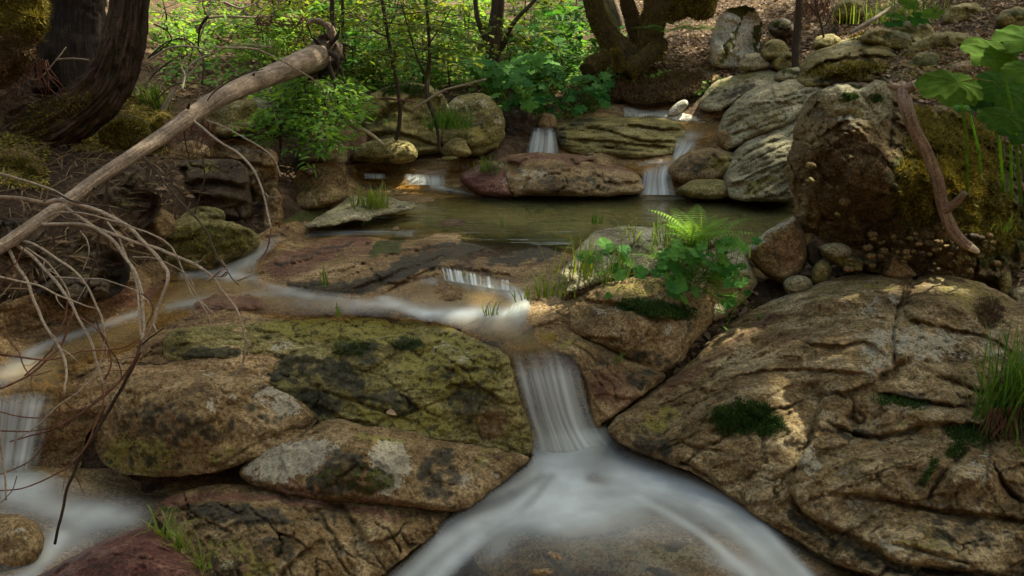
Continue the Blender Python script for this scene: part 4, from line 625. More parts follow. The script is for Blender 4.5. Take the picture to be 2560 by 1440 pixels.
rock('f19', 'boulder', 'dark red rock between the two little left falls and the low reddish boulder', [(1150, 440), (1190, 415), (1232, 402), (1262, 420), (1275, 470), (1280, 492), (1215, 488), (1170, 470)], 'red', cat='rock', Y=7.5, lean=0.35, R=22, bulge=0.12, amp=0.04, nsc=4, step=3.5, patches={'pale': [('e', 1258, 465, 16, 20, 0, 0.4)]})
rock('f20', 'boulder', 'square shouldered tan boulder on the left bank by the pale slab', [(722, 505), (736, 445), (755, 418), (800, 407), (838, 408), (862, 435), (870, 478), (866, 495), (835, 512), (780, 528), (735, 530)], 'brown', Y=6.85, lean=0.12, R=26, bulge=0.2, thick=0.4, amp=0.03, nsc=3, step=4, vor=[(55, 0.05, -10, 1.8)], fac=(6, 0.3), patches={'olive': [('e', 800, 480, 60, 40, 0, 0.45)], 'pale': [('e', 790, 420, 40, 12, 0, 0.4)]})
rock('f21', 'boulder', 'tall stepped rock block with a flat pale top on the left bank', [(530, 372), (545, 350), (605, 349), (660, 368), (693, 385), (695, 440), (690, 500), (690, 560), (650, 570), (618, 540), (610, 480), (570, 455), (535, 420)], 'brown', Y=6.45, lean=0.08, R=18, bulge=0.16, thick=0.5, amp=0.05, nsc=3, step=4, vor=[(55, 0.05, -10, 1.8)], fac=(7, 0.35), cracks=[([(620, 400), (630, 470), (640, 560)], 5, 0.1), ([(545, 395), (640, 410), (690, 420)], 4, 0.07, -0.08)], patches={'pale': [('e', 610, 366, 70, 12, 6, 0.55)], 'dark': [('e', 640, 470, 50, 60, 0, 0.4)]})
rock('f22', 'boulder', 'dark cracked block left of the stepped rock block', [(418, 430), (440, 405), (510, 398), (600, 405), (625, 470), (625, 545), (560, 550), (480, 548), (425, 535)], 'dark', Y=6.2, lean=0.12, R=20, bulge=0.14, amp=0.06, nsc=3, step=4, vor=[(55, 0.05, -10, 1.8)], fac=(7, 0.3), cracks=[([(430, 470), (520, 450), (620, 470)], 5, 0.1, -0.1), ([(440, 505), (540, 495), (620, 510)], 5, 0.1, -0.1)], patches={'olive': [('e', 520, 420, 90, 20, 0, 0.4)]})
rock('f23', 'boulder', 'mossy wedge boulder beside the left channel, behind the pale twigs', [(385, 600), (405, 565), (470, 540), (540, 545), (600, 562), (648, 590), (640, 620), (580, 655), (500, 680), (430, 668), (395, 640)], 'olive', Y=5.55, lean=0.2, R=34, bulge=0.16, amp=0.05, nsc=3, step=4, vor=[(55, 0.05, -10, 1.8)], fac=(5, 0.2), patches={'moss': [('e', 520, 600, 110, 40, 0, 0.55)], 'dark': [('e', 560, 640, 90, 24, -15, 0.5)]})
rock('f24', 'boulder', 'pointed brown rock behind the fallen log twigs on the left bank', [(320, 585), (345, 545), (388, 508), (420, 530), (440, 560), (420, 600), (370, 615)], 'brown', cat='rock', Y=5.6, lean=0.1, R=20, bulge=0.12, amp=0.04, nsc=4, step=4, fac=(5, 0.25), patches={'olive': [('e', 385, 550, 40, 40, 0, 0.4)]})
rock('f25', 'boulder', 'small pale angular rock on the left bank just below the log', [(660, 240), (672, 220), (695, 212), (712, 230), (716, 250), (690, 254)], 'pale', cat='rock', Y=8.1, lean=0.1, R=12, bulge=0.1, amp=0.02, nsc=6, step=3, fac=(5, 0.15))
rock('f26', 'boulder', 'pale block with a slanted face beside the ferny plants below the log', [(610, 262), (640, 244), (690, 250), (722, 290), (722, 302), (690, 318), (640, 315), (612, 300)], 'pale', cat='rock', Y=7.8, lean=0.1, R=14, bulge=0.14, amp=0.03, nsc=5, step=3.5, fac=(5, 0.2), patches={'olive': [('e', 640, 300, 30, 20, 0, 0.5)]})
rock('f27', 'boulder', 'mossy flat topped ledge under the middle of the fallen log', [(505, 290), (540, 262), (600, 250), (640, 258), (650, 300), (620, 335), (560, 345), (515, 325)], 'olive', cat='rock', Y=7.2, lean=0.15, R=18, bulge=0.14, amp=0.04, nsc=4, step=4, fac=(5, 0.2), patches={'pale': [('e', 590, 268, 50, 8, -8, 0.4)]})
rock('f28', 'boulder', 'pale wet slab with a grass tuft at the left edge of the pool', [(760, 566), (790, 545), (830, 522), (868, 497), (905, 492), (950, 489), (1000, 500), (1055, 514), (1010, 528), (940, 540), (922, 552), (880, 552), (820, 566)], 'pale', 'slab', ctrl=[(760, 566, 6.2), (868, 497, 6.9), (1055, 514, 6.8), (940, 545, 6.4), (900, 515, 6.55)], R=14, bulge=0.06, thick=0.2, amp=0.025, nsc=5, step=3.5, patches={'olive': [('e', 890, 525, 50, 10, 0, 0.45)], 'dark': [('e', 1010, 512, 40, 8, 5, 0.4)]})
rock('f29', 'boulder', 'pale block half hidden by leafy plants above the tan boulder', [(745, 385), (760, 352), (800, 345), (850, 358), (868, 385), (860, 408), (800, 404), (755, 408)], 'pale', cat='rock', Y=7.3, lean=0.1, R=14, bulge=0.12, amp=0.03, nsc=5, step=3.5, fac=(5, 0.2), patches={'olive': [('e', 840, 385, 30, 20, 0, 0.5)]})
rock('f30', 'boulder', 'small tan stone on the lip of the upper left waterfall', [(1342, 318), (1350, 290), (1368, 282), (1388, 295), (1390, 318), (1366, 324)], 'brown', cat='stone', Y=8.8, lean=0.1, R=12, bulge=0.08, thick=0.2, amp=0.02, nsc=6, step=3)
rock('f31', 'boulder', 'dark mossy earth block under the broad leaved plants', [(1252, 385), (1258, 310), (1270, 280), (1310, 268), (1345, 290), (1340, 330), (1322, 375), (1300, 388)], 'dark', cat='rock', Y=8.75, lean=0.1, R=20, bulge=0.12, amp=0.08, nsc=4, step=4, patches={'moss': [('e', 1290, 300, 40, 30, 0, 0.4)]})
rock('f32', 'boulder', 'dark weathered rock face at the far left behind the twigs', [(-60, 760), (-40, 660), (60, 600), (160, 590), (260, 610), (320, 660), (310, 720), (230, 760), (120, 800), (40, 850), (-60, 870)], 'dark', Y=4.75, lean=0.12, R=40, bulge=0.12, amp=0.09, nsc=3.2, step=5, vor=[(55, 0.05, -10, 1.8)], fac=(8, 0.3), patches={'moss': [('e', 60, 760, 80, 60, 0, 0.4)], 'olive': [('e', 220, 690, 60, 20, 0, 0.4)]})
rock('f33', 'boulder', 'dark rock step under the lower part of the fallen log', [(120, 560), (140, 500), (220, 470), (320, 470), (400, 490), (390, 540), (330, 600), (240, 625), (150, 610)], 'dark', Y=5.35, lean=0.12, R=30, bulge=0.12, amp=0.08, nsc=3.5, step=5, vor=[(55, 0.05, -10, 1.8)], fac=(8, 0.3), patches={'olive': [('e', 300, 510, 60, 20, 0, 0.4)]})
rock('f34', 'boulder', 'squat brown stone left of the small upper right waterfall', [(1795, 360), (1800, 325), (1825, 335), (1838, 365), (1820, 380)], 'brown', cat='stone', Y=8.0, lean=0.1, R=12, bulge=0.08, thick=0.2, amp=0.02, nsc=6, step=3)
rock('f35', 'boulder', 'mossy stone row end beside the wide mossy boulder', [(2262, 200), (2268, 160), (2300, 130), (2350, 138), (2372, 170), (2355, 205), (2310, 215)], 'olive', cat='rock', Y=8.3, lean=0.15, R=20, bulge=0.12, amp=0.06, nsc=4, step=4, patches={'moss': [('e', 2310, 150, 50, 20, 0, 0.6)], 'dark': [('e', 2320, 190, 40, 16, 0, 0.5)]})
rock('f36', 'boulder', 'grey squarish rock high on the right hillside above the wide mossy boulder', [(2230, 90), (2240, 62), (2290, 52), (2330, 66), (2335, 98), (2290, 110), (2245, 106)], 'olive', cat='rock', Y=9.2, lean=0.15, R=16, bulge=0.12, amp=0.05, nsc=4, step=4, patches={'moss': [('e', 2280, 70, 50, 20, 0, 0.5)]})
rock('f37', 'boulder', 'three banded grey stones stacked left of the capstone', [(2000, 292), (2012, 250), (2040, 240), (2050, 268), (2030, 300)], 'pale', cat='stone', Y=6.6, lean=0.1, R=12, bulge=0.08, thick=0.2, amp=0.02, nsc=6, step=3)

# more of the broken left bank
for i, (lb, ol, mt, yy, ms) in enumerate([
    ('golden mossy hump right under the bend of the curved tree', [(250, 350), (262, 310), (310, 285), (360, 300), (378, 340), (340, 372), (285, 375)], 'moss', 6.3, 0.9),
    ('mossy hump between the curved tree and the middle of the log', [(355, 345), (370, 300), (410, 280), (436, 300), (430, 340), (395, 362)], 'moss', 6.5, 0.6),
    ('green mossy mound at the left frame edge below the curved tree', [(-60, 470), (-50, 400), (20, 370), (90, 390), (110, 440), (70, 490), (-20, 510)], 'moss', 5.5, 0.7),
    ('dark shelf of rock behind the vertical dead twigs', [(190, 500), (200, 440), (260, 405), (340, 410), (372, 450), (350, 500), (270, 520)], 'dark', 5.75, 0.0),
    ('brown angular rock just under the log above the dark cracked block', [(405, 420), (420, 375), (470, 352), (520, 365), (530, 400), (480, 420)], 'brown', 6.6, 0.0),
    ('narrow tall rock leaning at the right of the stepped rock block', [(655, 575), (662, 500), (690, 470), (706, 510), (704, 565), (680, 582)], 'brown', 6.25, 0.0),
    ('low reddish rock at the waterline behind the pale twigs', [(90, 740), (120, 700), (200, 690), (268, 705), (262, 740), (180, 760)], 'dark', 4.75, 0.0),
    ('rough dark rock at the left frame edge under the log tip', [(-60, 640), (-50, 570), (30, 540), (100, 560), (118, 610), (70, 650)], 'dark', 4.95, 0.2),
    ('mossy rock on the bank under the vertical dark twig', [(440, 560), (452, 530), (510, 515), (560, 528), (556, 556), (490, 566)], 'olive', 5.95, 0.4)]):
    c = np.mean(ol, 0); rock('l%d' % i, 'boulder', lb, ol, mt, Y=yy, lean=0.12, R=26, bulge=0.16, thick=0.4, amp=0.06, nsc=4, step=3.6, amp2=0.015, vor=[(44, 0.05, -10, 1.7)] if mt != 'moss' else [], patches={'moss': [('e', c[0], c[1], 70, 40, 0, ms)]} if ms else {})
# rocks stacked up the right hillside
for i, (lb, ol, mt, yy) in enumerate([
    ('dark mossy ledge under the grey squarish rock on the upper right slope', [(2150, 100), (2200, 70), (2290, 90), (2330, 112), (2300, 140), (2230, 128)], 'olive', 9.0),
    ('brown flat stone right of the mossy stone row end', [(2368, 200), (2378, 165), (2430, 150), (2470, 172), (2462, 205), (2410, 216)], 'brown', 8.0),
    ('small tan stone under the mossy stone row end', [(2300, 235), (2306, 205), (2350, 195), (2382, 212), (2372, 240)], 'olive', 7.6),
    ('shaded mossy boulder near the top right among dead leaves', [(2355, 60), (2372, 22), (2420, 8), (2470, 24), (2478, 60), (2430, 76)], 'olive', 9.6),
    ('angular grey stone low on the leafy slope behind the huge leaves', [(2440, 140), (2452, 112), (2500, 104), (2530, 126), (2518, 150)], 'pale', 8.4),
    ('half buried mossy stone left of the wide mossy boulder', [(1930, 165), (1942, 140), (1975, 130), (1998, 146), (1994, 176), (1955, 182)], 'olive', 9.2),
    ('half buried brown rock high on the leafy slope left of the thin tree', [(1920, 80), (1932, 52), (1965, 46), (1986, 66), (1978, 92), (1945, 96)], 'dark', 10.2),
    ('small mossy rock above the wide mossy boulder near the thin tree', [(2030, 118), (2040, 96), (2075, 84), (2104, 98), (2092, 122), (2058, 128)], 'olive', 9.5),
    ('mossy rock between the capstone and the wide mossy boulder', [(2060, 232), (2076, 212), (2130, 206), (2185, 212), (2180, 236), (2110, 240)], 'dark', 8.0),
    ('long stepped mossy ledge climbing above the wide mossy boulder', [(2262, 150), (2280, 110), (2340, 84), (2410, 82), (2446, 108), (2430, 140), (2360, 150), (2300, 165)], 'olive', 8.7),
    ('tilted tan slab behind the top of the overhanging mossy boulder', [(2370, 262), (2385, 228), (2450, 212), (2520, 226), (2540, 256), (2460, 272)], 'brown', 7.2),
    ('angular greenish rock between the tall standing rock and the thin tree', [(1905, 150), (1912, 110), (1940, 96), (1968, 112), (1972, 142), (1938, 156)], 'olive', 9.4),
    ('flat pale rock lying across the slope left of the thin tree foot', [(1935, 200), (1950, 176), (2000, 168), (2030, 180), (2016, 202), (1970, 208)], 'pale', 8.9),
    ('mossy block at the top edge left of the grey weathered stick', [(2080, 40), (2092, 8), (2130, -6), (2165, 10), (2160, 42), (2120, 54)], 'olive', 10.3),
    ('grey rock lying on the soil under the top right corner', [(2490, 60), (2500, 30), (2550, 18), (2600, 36), (2600, 70), (2540, 82)], 'olive', 9.0)]):
    rock('u%d' % i, 'stone', lb, ol, mt, 'rock', Y=yy, lean=0.15, R=16, bulge=0.16, thick=0.3, amp=0.05, nsc=4, step=3.5, vor=[(40, 0.06, -10, 1.6)], patches={'moss': [('e', np.mean([q[0] for q in ol]), min(q[1] for q in ol) + 14, 50, 12, 0, 0.6)]} if i % 2 == 0 else {})
# ------------------------------------------------------------------ water
def sheet(name, outline, mat, foam, **k):
    return tag(relief(name, outline, M[mat], closed=False, foam=foam, jit=k.pop('jit', 3), amp=k.pop('amp', 0), **k), kind='structure')
def bez(a, n): return spline(a, n)
def falls(name, left, right, mat='fall', dens=(0.15, 0.8, 0.7), edge=0.14, bow=0.02, nv=40, nu=40, stripes=()):
    """falling water between a left and a right line of (px, py, Y) points"""
    Lp = spline(left, nv); Rp = spline(right, nv)
    u = np.linspace(0, 1, nu); t = np.linspace(0, 1, nv)
    A = Lp[:, None] * (1 - u)[None, :, None] + Rp[:, None] * u[None, :, None]
    n = 0.008 * fbm(np.stack([np.repeat((u * 14)[None], nv, 0), np.repeat((t * 1.2)[:, None], nu, 1), np.zeros((nv, nu))], -1), 3)
    A[..., 2] -= bow * np.sin(np.pi * u)[None] + n
    V = W(A[..., 0], A[..., 1], A[..., 2]).reshape(-1, 3)
    f = np.interp(t, np.linspace(0, 1, len(dens)), dens)[:, None] * np.clip(np.minimum(u, 1 - u) / edge, 0, 1)[None] ** 0.7
    for c, w, v in stripes: f = f * (1 - 0) + v * np.exp(-((u - c) / w) ** 2)[None] * np.interp(t, [0, 0.06, 0.2, 0.8, 1], [0.0, 0.25, 1, 0.8, 0.3])[:, None]
    i = np.arange(nv * nu).reshape(nv, nu); Q = np.stack([i[:-1, :-1], i[1:, :-1], i[1:, 1:], i[:-1, 1:]], -1).reshape(-1, 4)
    uv = np.stack([np.repeat(u[None], nv, 0), np.repeat(t[:, None], nu, 1)], -1).reshape(-1, 2)
    return tag(mk(name, V, Q, M[mat], attrs={'foam': np.clip(f, 0, 1).ravel()}, uv=uv), kind='structure')
sheet('pool_water', [(560, 605), (700, 560), (850, 530), (1000, 500), (1080, 486), (1250, 482), (1450, 482), (1700, 484), (1850, 490), (2010, 500), (2030, 570), (1900, 640), (1840, 660), (1700, 640), (1500, 618), (1430, 622), (1300, 608), (1100, 600), (950, 592), (820, 592), (690, 598)], 'pool',
      [('s', [(1030, 584), (900, 583), (800, 582), (690, 592)], [5, 6, 8], [0.2, 0.6, 0.5]), ('s', [(1180, 492), (1300, 491), (1420, 494)], [4, 4], [0.3, 0.1]), ('g', 1640, 486, 60, 8, 0, 0.7), ('s', [(1100, 480), (1180, 488), (1260, 494)], [6, 4], [0.8, 0.2])], flat=0.0, step=7)
CHAN = [zc(700, 590, 0.005), zc(600, 640, -0.06), zc(540, 690, -0.125), zc(700, 740, -0.14), zc(850, 760, -0.15), zc(1000, 785, -0.155), zc(1300, 795, -0.155), zc(1340, 850, -0.18), zc(1300, 885, -0.21), zc(1420, 885, -0.21), zc(400, 760, -0.20), zc(250, 815, -0.27), zc(80, 880, -0.32), zc(0, 940, -0.34), zc(100, 950, -0.35), zc(1050, 700, -0.06), zc(1200, 715, -0.07), zc(1280, 740, -0.10), zc(700, 690, -0.11)]
CH2 = [(c[0], c[1], float(B(c[0], c[1])) - 0.12) for c in CHAN]
sheet('stream_water', [(720, 588), (640, 595), (580, 640), (520, 668), (440, 682), (380, 740), (300, 780), (180, 820), (60, 870), (-40, 920), (-60, 985), (60, 980), (160, 975), (180, 920), (330, 870), (420, 800), (560, 775), (700, 790), (900, 790), (1080, 806), (1180, 838), (1262, 888), (1300, 896), (1440, 896), (1400, 840), (1330, 815), (1330, 760), (1290, 712), (1180, 690), (1080, 690), (1000, 715), (940, 738), (850, 730), (740, 716), (660, 698), (650, 660), (690, 620)], 'stream',
      [('s', [(695, 600), (625, 640), (570, 672)], [16.2, 29.7, 21.6], [0.14, 0.54, 0.43]), ('s', [(455, 685), (540, 684), (600, 690), (660, 700)], [9.45, 12.15, 6.75], [0.29, 0.5, 0.22]), ('s', [(560, 745), (640, 737), (720, 733), (800, 742), (900, 755), (1000, 768), (1060, 784), (1180, 782), (1300, 782)], [7, 8, 7, 9, 13, 14], [0.1, 0.22, 0.15, 0.3, 0.7, 0.72]),
       ('s', [(680, 712), (760, 735), (850, 742)], [13.5, 13.5], [0.22, 0.18]), ('s', [(940, 738), (1000, 762), (1060, 782)], [10.8, 13.5], [0.36, 0.36]), ('s', [(1040, 700), (1110, 706), (1200, 718), (1290, 734)], [6, 8, 8], [0.15, 0.4, 0.4]), ('s', [(1285, 728), (1312, 755), (1300, 785)], [21.6, 24.3, 18.9], [0.5, 0.54, 0.5]),
       ('s', [(560, 746), (480, 756), (420, 768)], [10.8, 10.8], [0.36, 0.22]), ('s', [(345, 783), (250, 815), (140, 850), (80, 880)], [9, 11, 16], [0.42, 0.3, 0.3]), ('s', [(60, 890), (10, 940), (-20, 970)], [35.1, 32.4], [0.29, 0.22]), ('s', [(440, 850), (380, 835), (430, 825)], [10.8, 10.8], [0.14, 0.14]), ('s', [(1060, 790), (1180, 800), (1290, 812)], [24.3, 21.6], [0.25, 0.18]), ('g', 700, 705, 60, 24, 0, 0.25), ('g', 880, 765, 130, 18, 0, 0.25)],
      ctrl=CH2, step=5)
# little sill of water threads above the apron, and the apron itself
rg = np.random.default_rng(12); th = [(float(c), 0.012, rg.uniform(0.25, 0.9)) for c in np.sort(rg.uniform(0.03, 0.97, 30))]
bf = lambda q, o: [(x, y, float(B(x, y)) - o) for x, y in q]
falls('waterfall', bf([(1100, 664), (1104, 682), (1108, 700)], 0.14), bf([(1284, 702), (1284, 714), (1284, 730)], 0.14), dens=(0.0, 0.22, 0.3), bow=0.02, nu=120, nv=16, stripes=th)
falls('waterfall', bf([(1280, 752), (1272, 770), (1262, 788)], 0.15), bf([(1322, 750), (1326, 770), (1326, 790)], 0.15), dens=(0.0, 0.6, 0.3), nu=30, nv=14)
# main fall
falls('waterfall', [(1266, 878, 4.30), (1272, 890, 4.22), (1278, 912, 4.15), (1292, 965, 4.08), (1310, 1030, 4.03), (1328, 1090, 3.99), (1336, 1160, 3.95)], [(1424, 868, 4.34), (1440, 884, 4.24), (1448, 908, 4.16), (1460, 960, 4.09), (1478, 1030, 4.02), (1502, 1085, 3.97), (1560, 1150, 3.90)], dens=(0.0, 0.06, 0.34, 0.34, 0.34, 0.4, 0.52, 0.55, 0.0), bow=0.04, nu=100, nv=60, edge=0.16,
      stripes=[(0.13, 0.07, 0.22), (0.36, 0.08, 0.26), (0.56, 0.07, 0.34), (0.70, 0.06, 0.24), (0.85, 0.05, 0.1)])
falls('waterfall', [(-40, 975, 4.05), (-44, 1020, 3.95), (-50, 1190, 3.85)], [(150, 970, 4.1), (128, 1040, 3.98), (90, 1190, 3.85)], dens=(0.0, 0.3, 0.34, 0.36, 0.55, 0.0), nu=70, nv=40, edge=0.3, stripes=[(0.15, 0.16, 0.3), (0.42, 0.05, 0.2), (0.52, 0.03, 0.15), (0.66, 0.09, 0.3), (0.8, 0.04, 0.2)])
# white water of the lower pool and its two arms, spread over the round bed rock
rg = np.random.default_rng(77); LINES = []
for k in range(16):
    o = rg.uniform(-70, 60); LINES.append(('s' if k % 2 else 'd', [(1370 + o * .3, 1190), (1290 + o * .6, 1262 + o * .3), (1180 + o * .8, 1320 + o * .6), (1080 + o, 1400 + o * .7), (1010 + o, 1470 + o * .7)], [9, 10, 11, 12] if k % 2 else rg.uniform(7, 13), [0.05, 0.3, 0.3, 0.2] if k % 2 else rg.uniform(0.2, 0.4)))
    o = rg.uniform(-60, 70); LINES.append(('s' if k % 2 else 'd', [(1480 + o * .3, 1195), (1620 - o * .2, 1215 + o * .5), (1760 - o * .5, 1270 + o * .7), (1870 - o * .7, 1350 + o * .6), (1990 - o * .8, 1470 + o * .3)], [9, 10, 11, 12] if k % 2 else rg.uniform(7, 13), [0.05, 0.3, 0.3, 0.2] if k % 2 else rg.uniform(0.2, 0.4)))
LOW = [zc(1330, 1120, -0.66), zc(1480, 1120, -0.62), zc(1400, 1200, -0.70), zc(1250, 1250, -0.72), zc(1550, 1200, -0.68), zc(1700, 1220, -0.70), zc(1400, 1320, -0.67), zc(1600, 1330, -0.65), zc(1750, 1350, -0.68), zc(1900, 1340, -0.74), zc(1100, 1350, -0.78), zc(1500, 1440, -0.75), zc(1150, 1440, -0.84), zc(980, 1460, -0.86), zc(2050, 1440, -0.81), zc(2200, 1540, -0.84), zc(1500, 1560, -0.88), zc(950, 1560, -0.93)]
sheet('stream_water', [(1318, 1090), (1400, 1080), (1510, 1060), (1535, 1090), (1600, 1128), (1680, 1158), (1760, 1195), (1840, 1245), (1910, 1300), (1990, 1352), (2090, 1405), (2240, 1470), (2300, 1580), (850, 1580), (930, 1470), (1040, 1375), (1110, 1300), (1160, 1268), (1230, 1222), (1300, 1170), (1330, 1140)], 'veil',
      [('s', [(1420, 1110), (1410, 1160), (1395, 1220)], [55, 70, 90], [0.5, 0.6, 0.7]), ('g', 1390, 1235, 130, 60, 0, 0.9), ('g', 1300, 1250, 110, 40, -10, 0.6), ('g', 1500, 1085, 45, 34, -20, 0.55), ('s', [(1330, 1240), (1230, 1270), (1150, 1330), (1070, 1390), (980, 1470)], [46, 46, 40, 36, 44], [0.8, 0.7, 0.6, 0.55, 0.5]), *LINES, ('s', [(1200, 1340), (1130, 1400), (1060, 1470)], [16, 18, 20], [0.35, 0.4, 0.4]), ('s', [(1560, 1210), (1660, 1215), (1760, 1260), (1840, 1320), (1920, 1390), (2010, 1470)], [44, 44, 44, 40, 34, 34], [0.55, 0.72, 0.62, 0.5, 0.55, 0.5]), ('s', [(1400, 1290), (1500, 1275), (1600, 1250)], [34, 30, 30], [0.55, 0.4, 0.4]), ('g', 1860, 1420, 90, 26, 20, 0.55), ('g', 1250, 1360, 60, 30, -40, 0.3), ('g', 1600, 1290, 200, 50, 0, 0.2), ('g', 1450, 1310, 220, 40, 0, 0.2), ('g', 1500, 1400, 360, 110, 0, 0.06), ('g', 1360, 1180, 90, 60, 0, 0.4), ('g', 1560, 1170, 90, 40, 20, 0.35)],
      ctrl=LOW, step=6)
sheet('stream_water', [(-120, 1150), (60, 1165), (180, 1195), (260, 1215), (380, 1240), (420, 1262), (405, 1290), (360, 1330), (270, 1352), (180, 1400), (90, 1455), (-20, 1560), (-120, 1560)], 'veil',
      [('g', 60, 1210, 110, 50, 10, 0.55), ('g', 240, 1285, 100, 32, 0, 0.6), ('s', [(30, 1230), (120, 1270), (220, 1290), (330, 1300)], [34, 30, 26], [0.3, 0.25, 0.15]), ('s', [(150, 1340), (110, 1400), (50, 1450), (-20, 1470)], [20, 22, 22], [0.5, 0.45, 0.4]), ('g', 170, 1350, 90, 40, -20, 0.35), ('g', 0, 1300, 60, 30, 0, 0.3)],
      ctrl=[zc(-120, 1180, -0.74), zc(60, 1180, -0.74), zc(300, 1230, -0.76), zc(400, 1265, -0.76), zc(300, 1340, -0.76), zc(30, 1340, -0.68), zc(40, 1290, -0.68), zc(150, 1400, -0.77), zc(-20, 1560, -0.8), zc(-120, 1400, -0.72)], step=6)
# upper falls
falls('waterfall', [(1330, 318, 8.72), (1322, 350, 8.5), (1312, 390, 8.35)], [(1388, 318, 8.72), (1394, 350, 8.5), (1398, 392, 8.35)], dens=(0.1, 0.5, 0.65), stripes=[(0.25, 0.15, 0.4), (0.8, 0.1, 0.4)], nu=40, nv=16, edge=0.3)
falls('waterfall', [(1690, 338, 8.45), (1686, 362, 8.3), (1678, 400, 8.1)], [(1752, 345, 8.4), (1736, 372, 8.25), (1704, 402, 8.08)], dens=(0.05, 0.55, 0.75, 0.6), nu=30, nv=20, edge=0.35)
falls('waterfall', [(1602, 425, 7.9), (1600, 455, 7.75), (1592, 487, 7.6)], [(1690, 400, 7.95), (1680, 440, 7.75), (1690, 487, 7.6)], dens=(0.15, 0.45, 0.5, 0.75), nu=40, nv=20, edge=0.3, stripes=[(0.25, 0.12, 0.2), (0.7, 0.12, 0.3)])
falls('waterfall', [(1008, 434, 7.92), (1010, 448, 7.85), (1010, 462, 7.78)], [(1112, 438, 7.9), (1116, 452, 7.82), (1116, 462, 7.75)], dens=(0.1, 0.7, 0.6), nu=60, nv=12, edge=0.2)
falls('waterfall', [(905, 432, 7.95), (908, 440, 7.9), (908, 446, 7.85)], [(962, 434, 7.95), (964, 440, 7.9), (964, 447, 7.85)], dens=(0.2, 0.5, 0.4), nu=30, nv=8)
UPS = lambda o: dict(ctrl=[(c[0], c[1], c[2] - o) for c in CTRL if 850 < c[0] < 1900 and 250 < c[1] < 560])
sheet('stream_water', [(880, 432), (960, 424), (1100, 424), (1180, 405), (1200, 410), (1130, 440), (1110, 462), (1200, 480), (1240, 490), (1150, 494), (1060, 480), (960, 462), (900, 450)], 'stream', [('s', [(1080, 465), (1140, 474), (1210, 487)], [6, 6, 5], [0.6, 0.7, 0.5]), ('s', [(1195, 408), (1150, 424)], [4, 4], [0.5, 0.3])], Y='base', off=-0.13, step=5)
sheet('stream_water', [(1560, 420), (1600, 402), (1690, 396), (1712, 404), (1690, 420), (1640, 436), (1600, 430)], 'stream', [('s', [(1590, 408), (1640, 403), (1700, 400)], [5, 5, 6], [0.4, 0.6, 0.7])], Y='base', off=-0.16, step=5)
sheet('stream_water', [(1690, 312), (1730, 304), (1800, 308), (1792, 330), (1756, 348), (1700, 345)], 'stream', [('g', 1720, 340, 24, 8, 0, 0.4)], Y='base', off=-0.16, step=5)

# ------------------------------------------------------------------ fallen log, twigs, trees
def path3(pts, per=6): return spline(pts, per=per)          # (px, py, Y) control points, smoothed
def wtube(pts, wpx, sides=8, per=6, jit=0.0, **k):
    """tube along (px, py, Y) points, widths given in photo pixels at each point"""
    P = spline([tuple(p) + (w,) for p, w in zip(pts, wpx)], per=per)
    V = W(P[:, 0], P[:, 1], P[:, 2]); r = np.maximum(P[:, 3], 1.2) / 2 * P[:, 2] / FPX
    if jit: V = V + jit * np.stack([fbm(V * 6 + 3 * a, 3) for a in range(3)], -1)
    return tube(V, r, sides, **k)
def piece(name, mat, parent, pts, wpx, label=None, **k):
    V, F, uv = wtube(pts, wpx, **k); o = mk(name, V, F, M[mat], parent, uv=uv)
    if label: o['label'] = label
    return o
def logY(px):                                                # distance of the log under a given photo column
    s = px / 800.0; return 1 / (0.325 * (1 - s) + 0.125 * s)
def at(*p): return tuple(float(v) for v in W(*p))
log = thing('fallen_log', 'long weathered grey log lying across the left bank with its root end up', 'log', at(400, 340, logY(400)))
lp = [(-160, 706), (0, 618), (90, 558), (160, 510), (250, 443), (330, 390), (410, 338), (480, 288), (540, 250), (620, 212), (700, 180), (770, 152), (796, 143), (812, 137)]
piece('trunk', 'log', log, [(x, y, logY(x)) for x, y in lp], [31, 33, 34, 34, 33, 34, 37, 40, 43, 46, 50, 60, 58, 30], sides=26, per=14, bump=0.05, bscale=6)
for x, y, dx, dy in [(470, 270, 4, -12), (445, 325, 5, 10), (355, 388, 10, 12), (230, 470, 14, 2), (630, 195, 6, -12)]:
    Y = logY(x) - 0.05; piece('branch_stub', 'dtwig', log, [(x, y, Y + 0.03), (x + dx * 0.6, y + dy * 0.6, Y), (x + dx, y + dy, Y - 0.02)], [9, 7, 3], sides=6, per=3)
b = Bag(); rg = np.random.default_rng(5)
V, F, uv = wtube([(775, 155, 7.9), (812, 138, 8.1), (822, 120, 8.2), (835, 110, 8.3)], [52, 84, 66, 20], sides=26, per=10, bump=0.5, bscale=6); b.add(V, F, uv=uv)
b.build('root_wad', M['dtwig'], log)
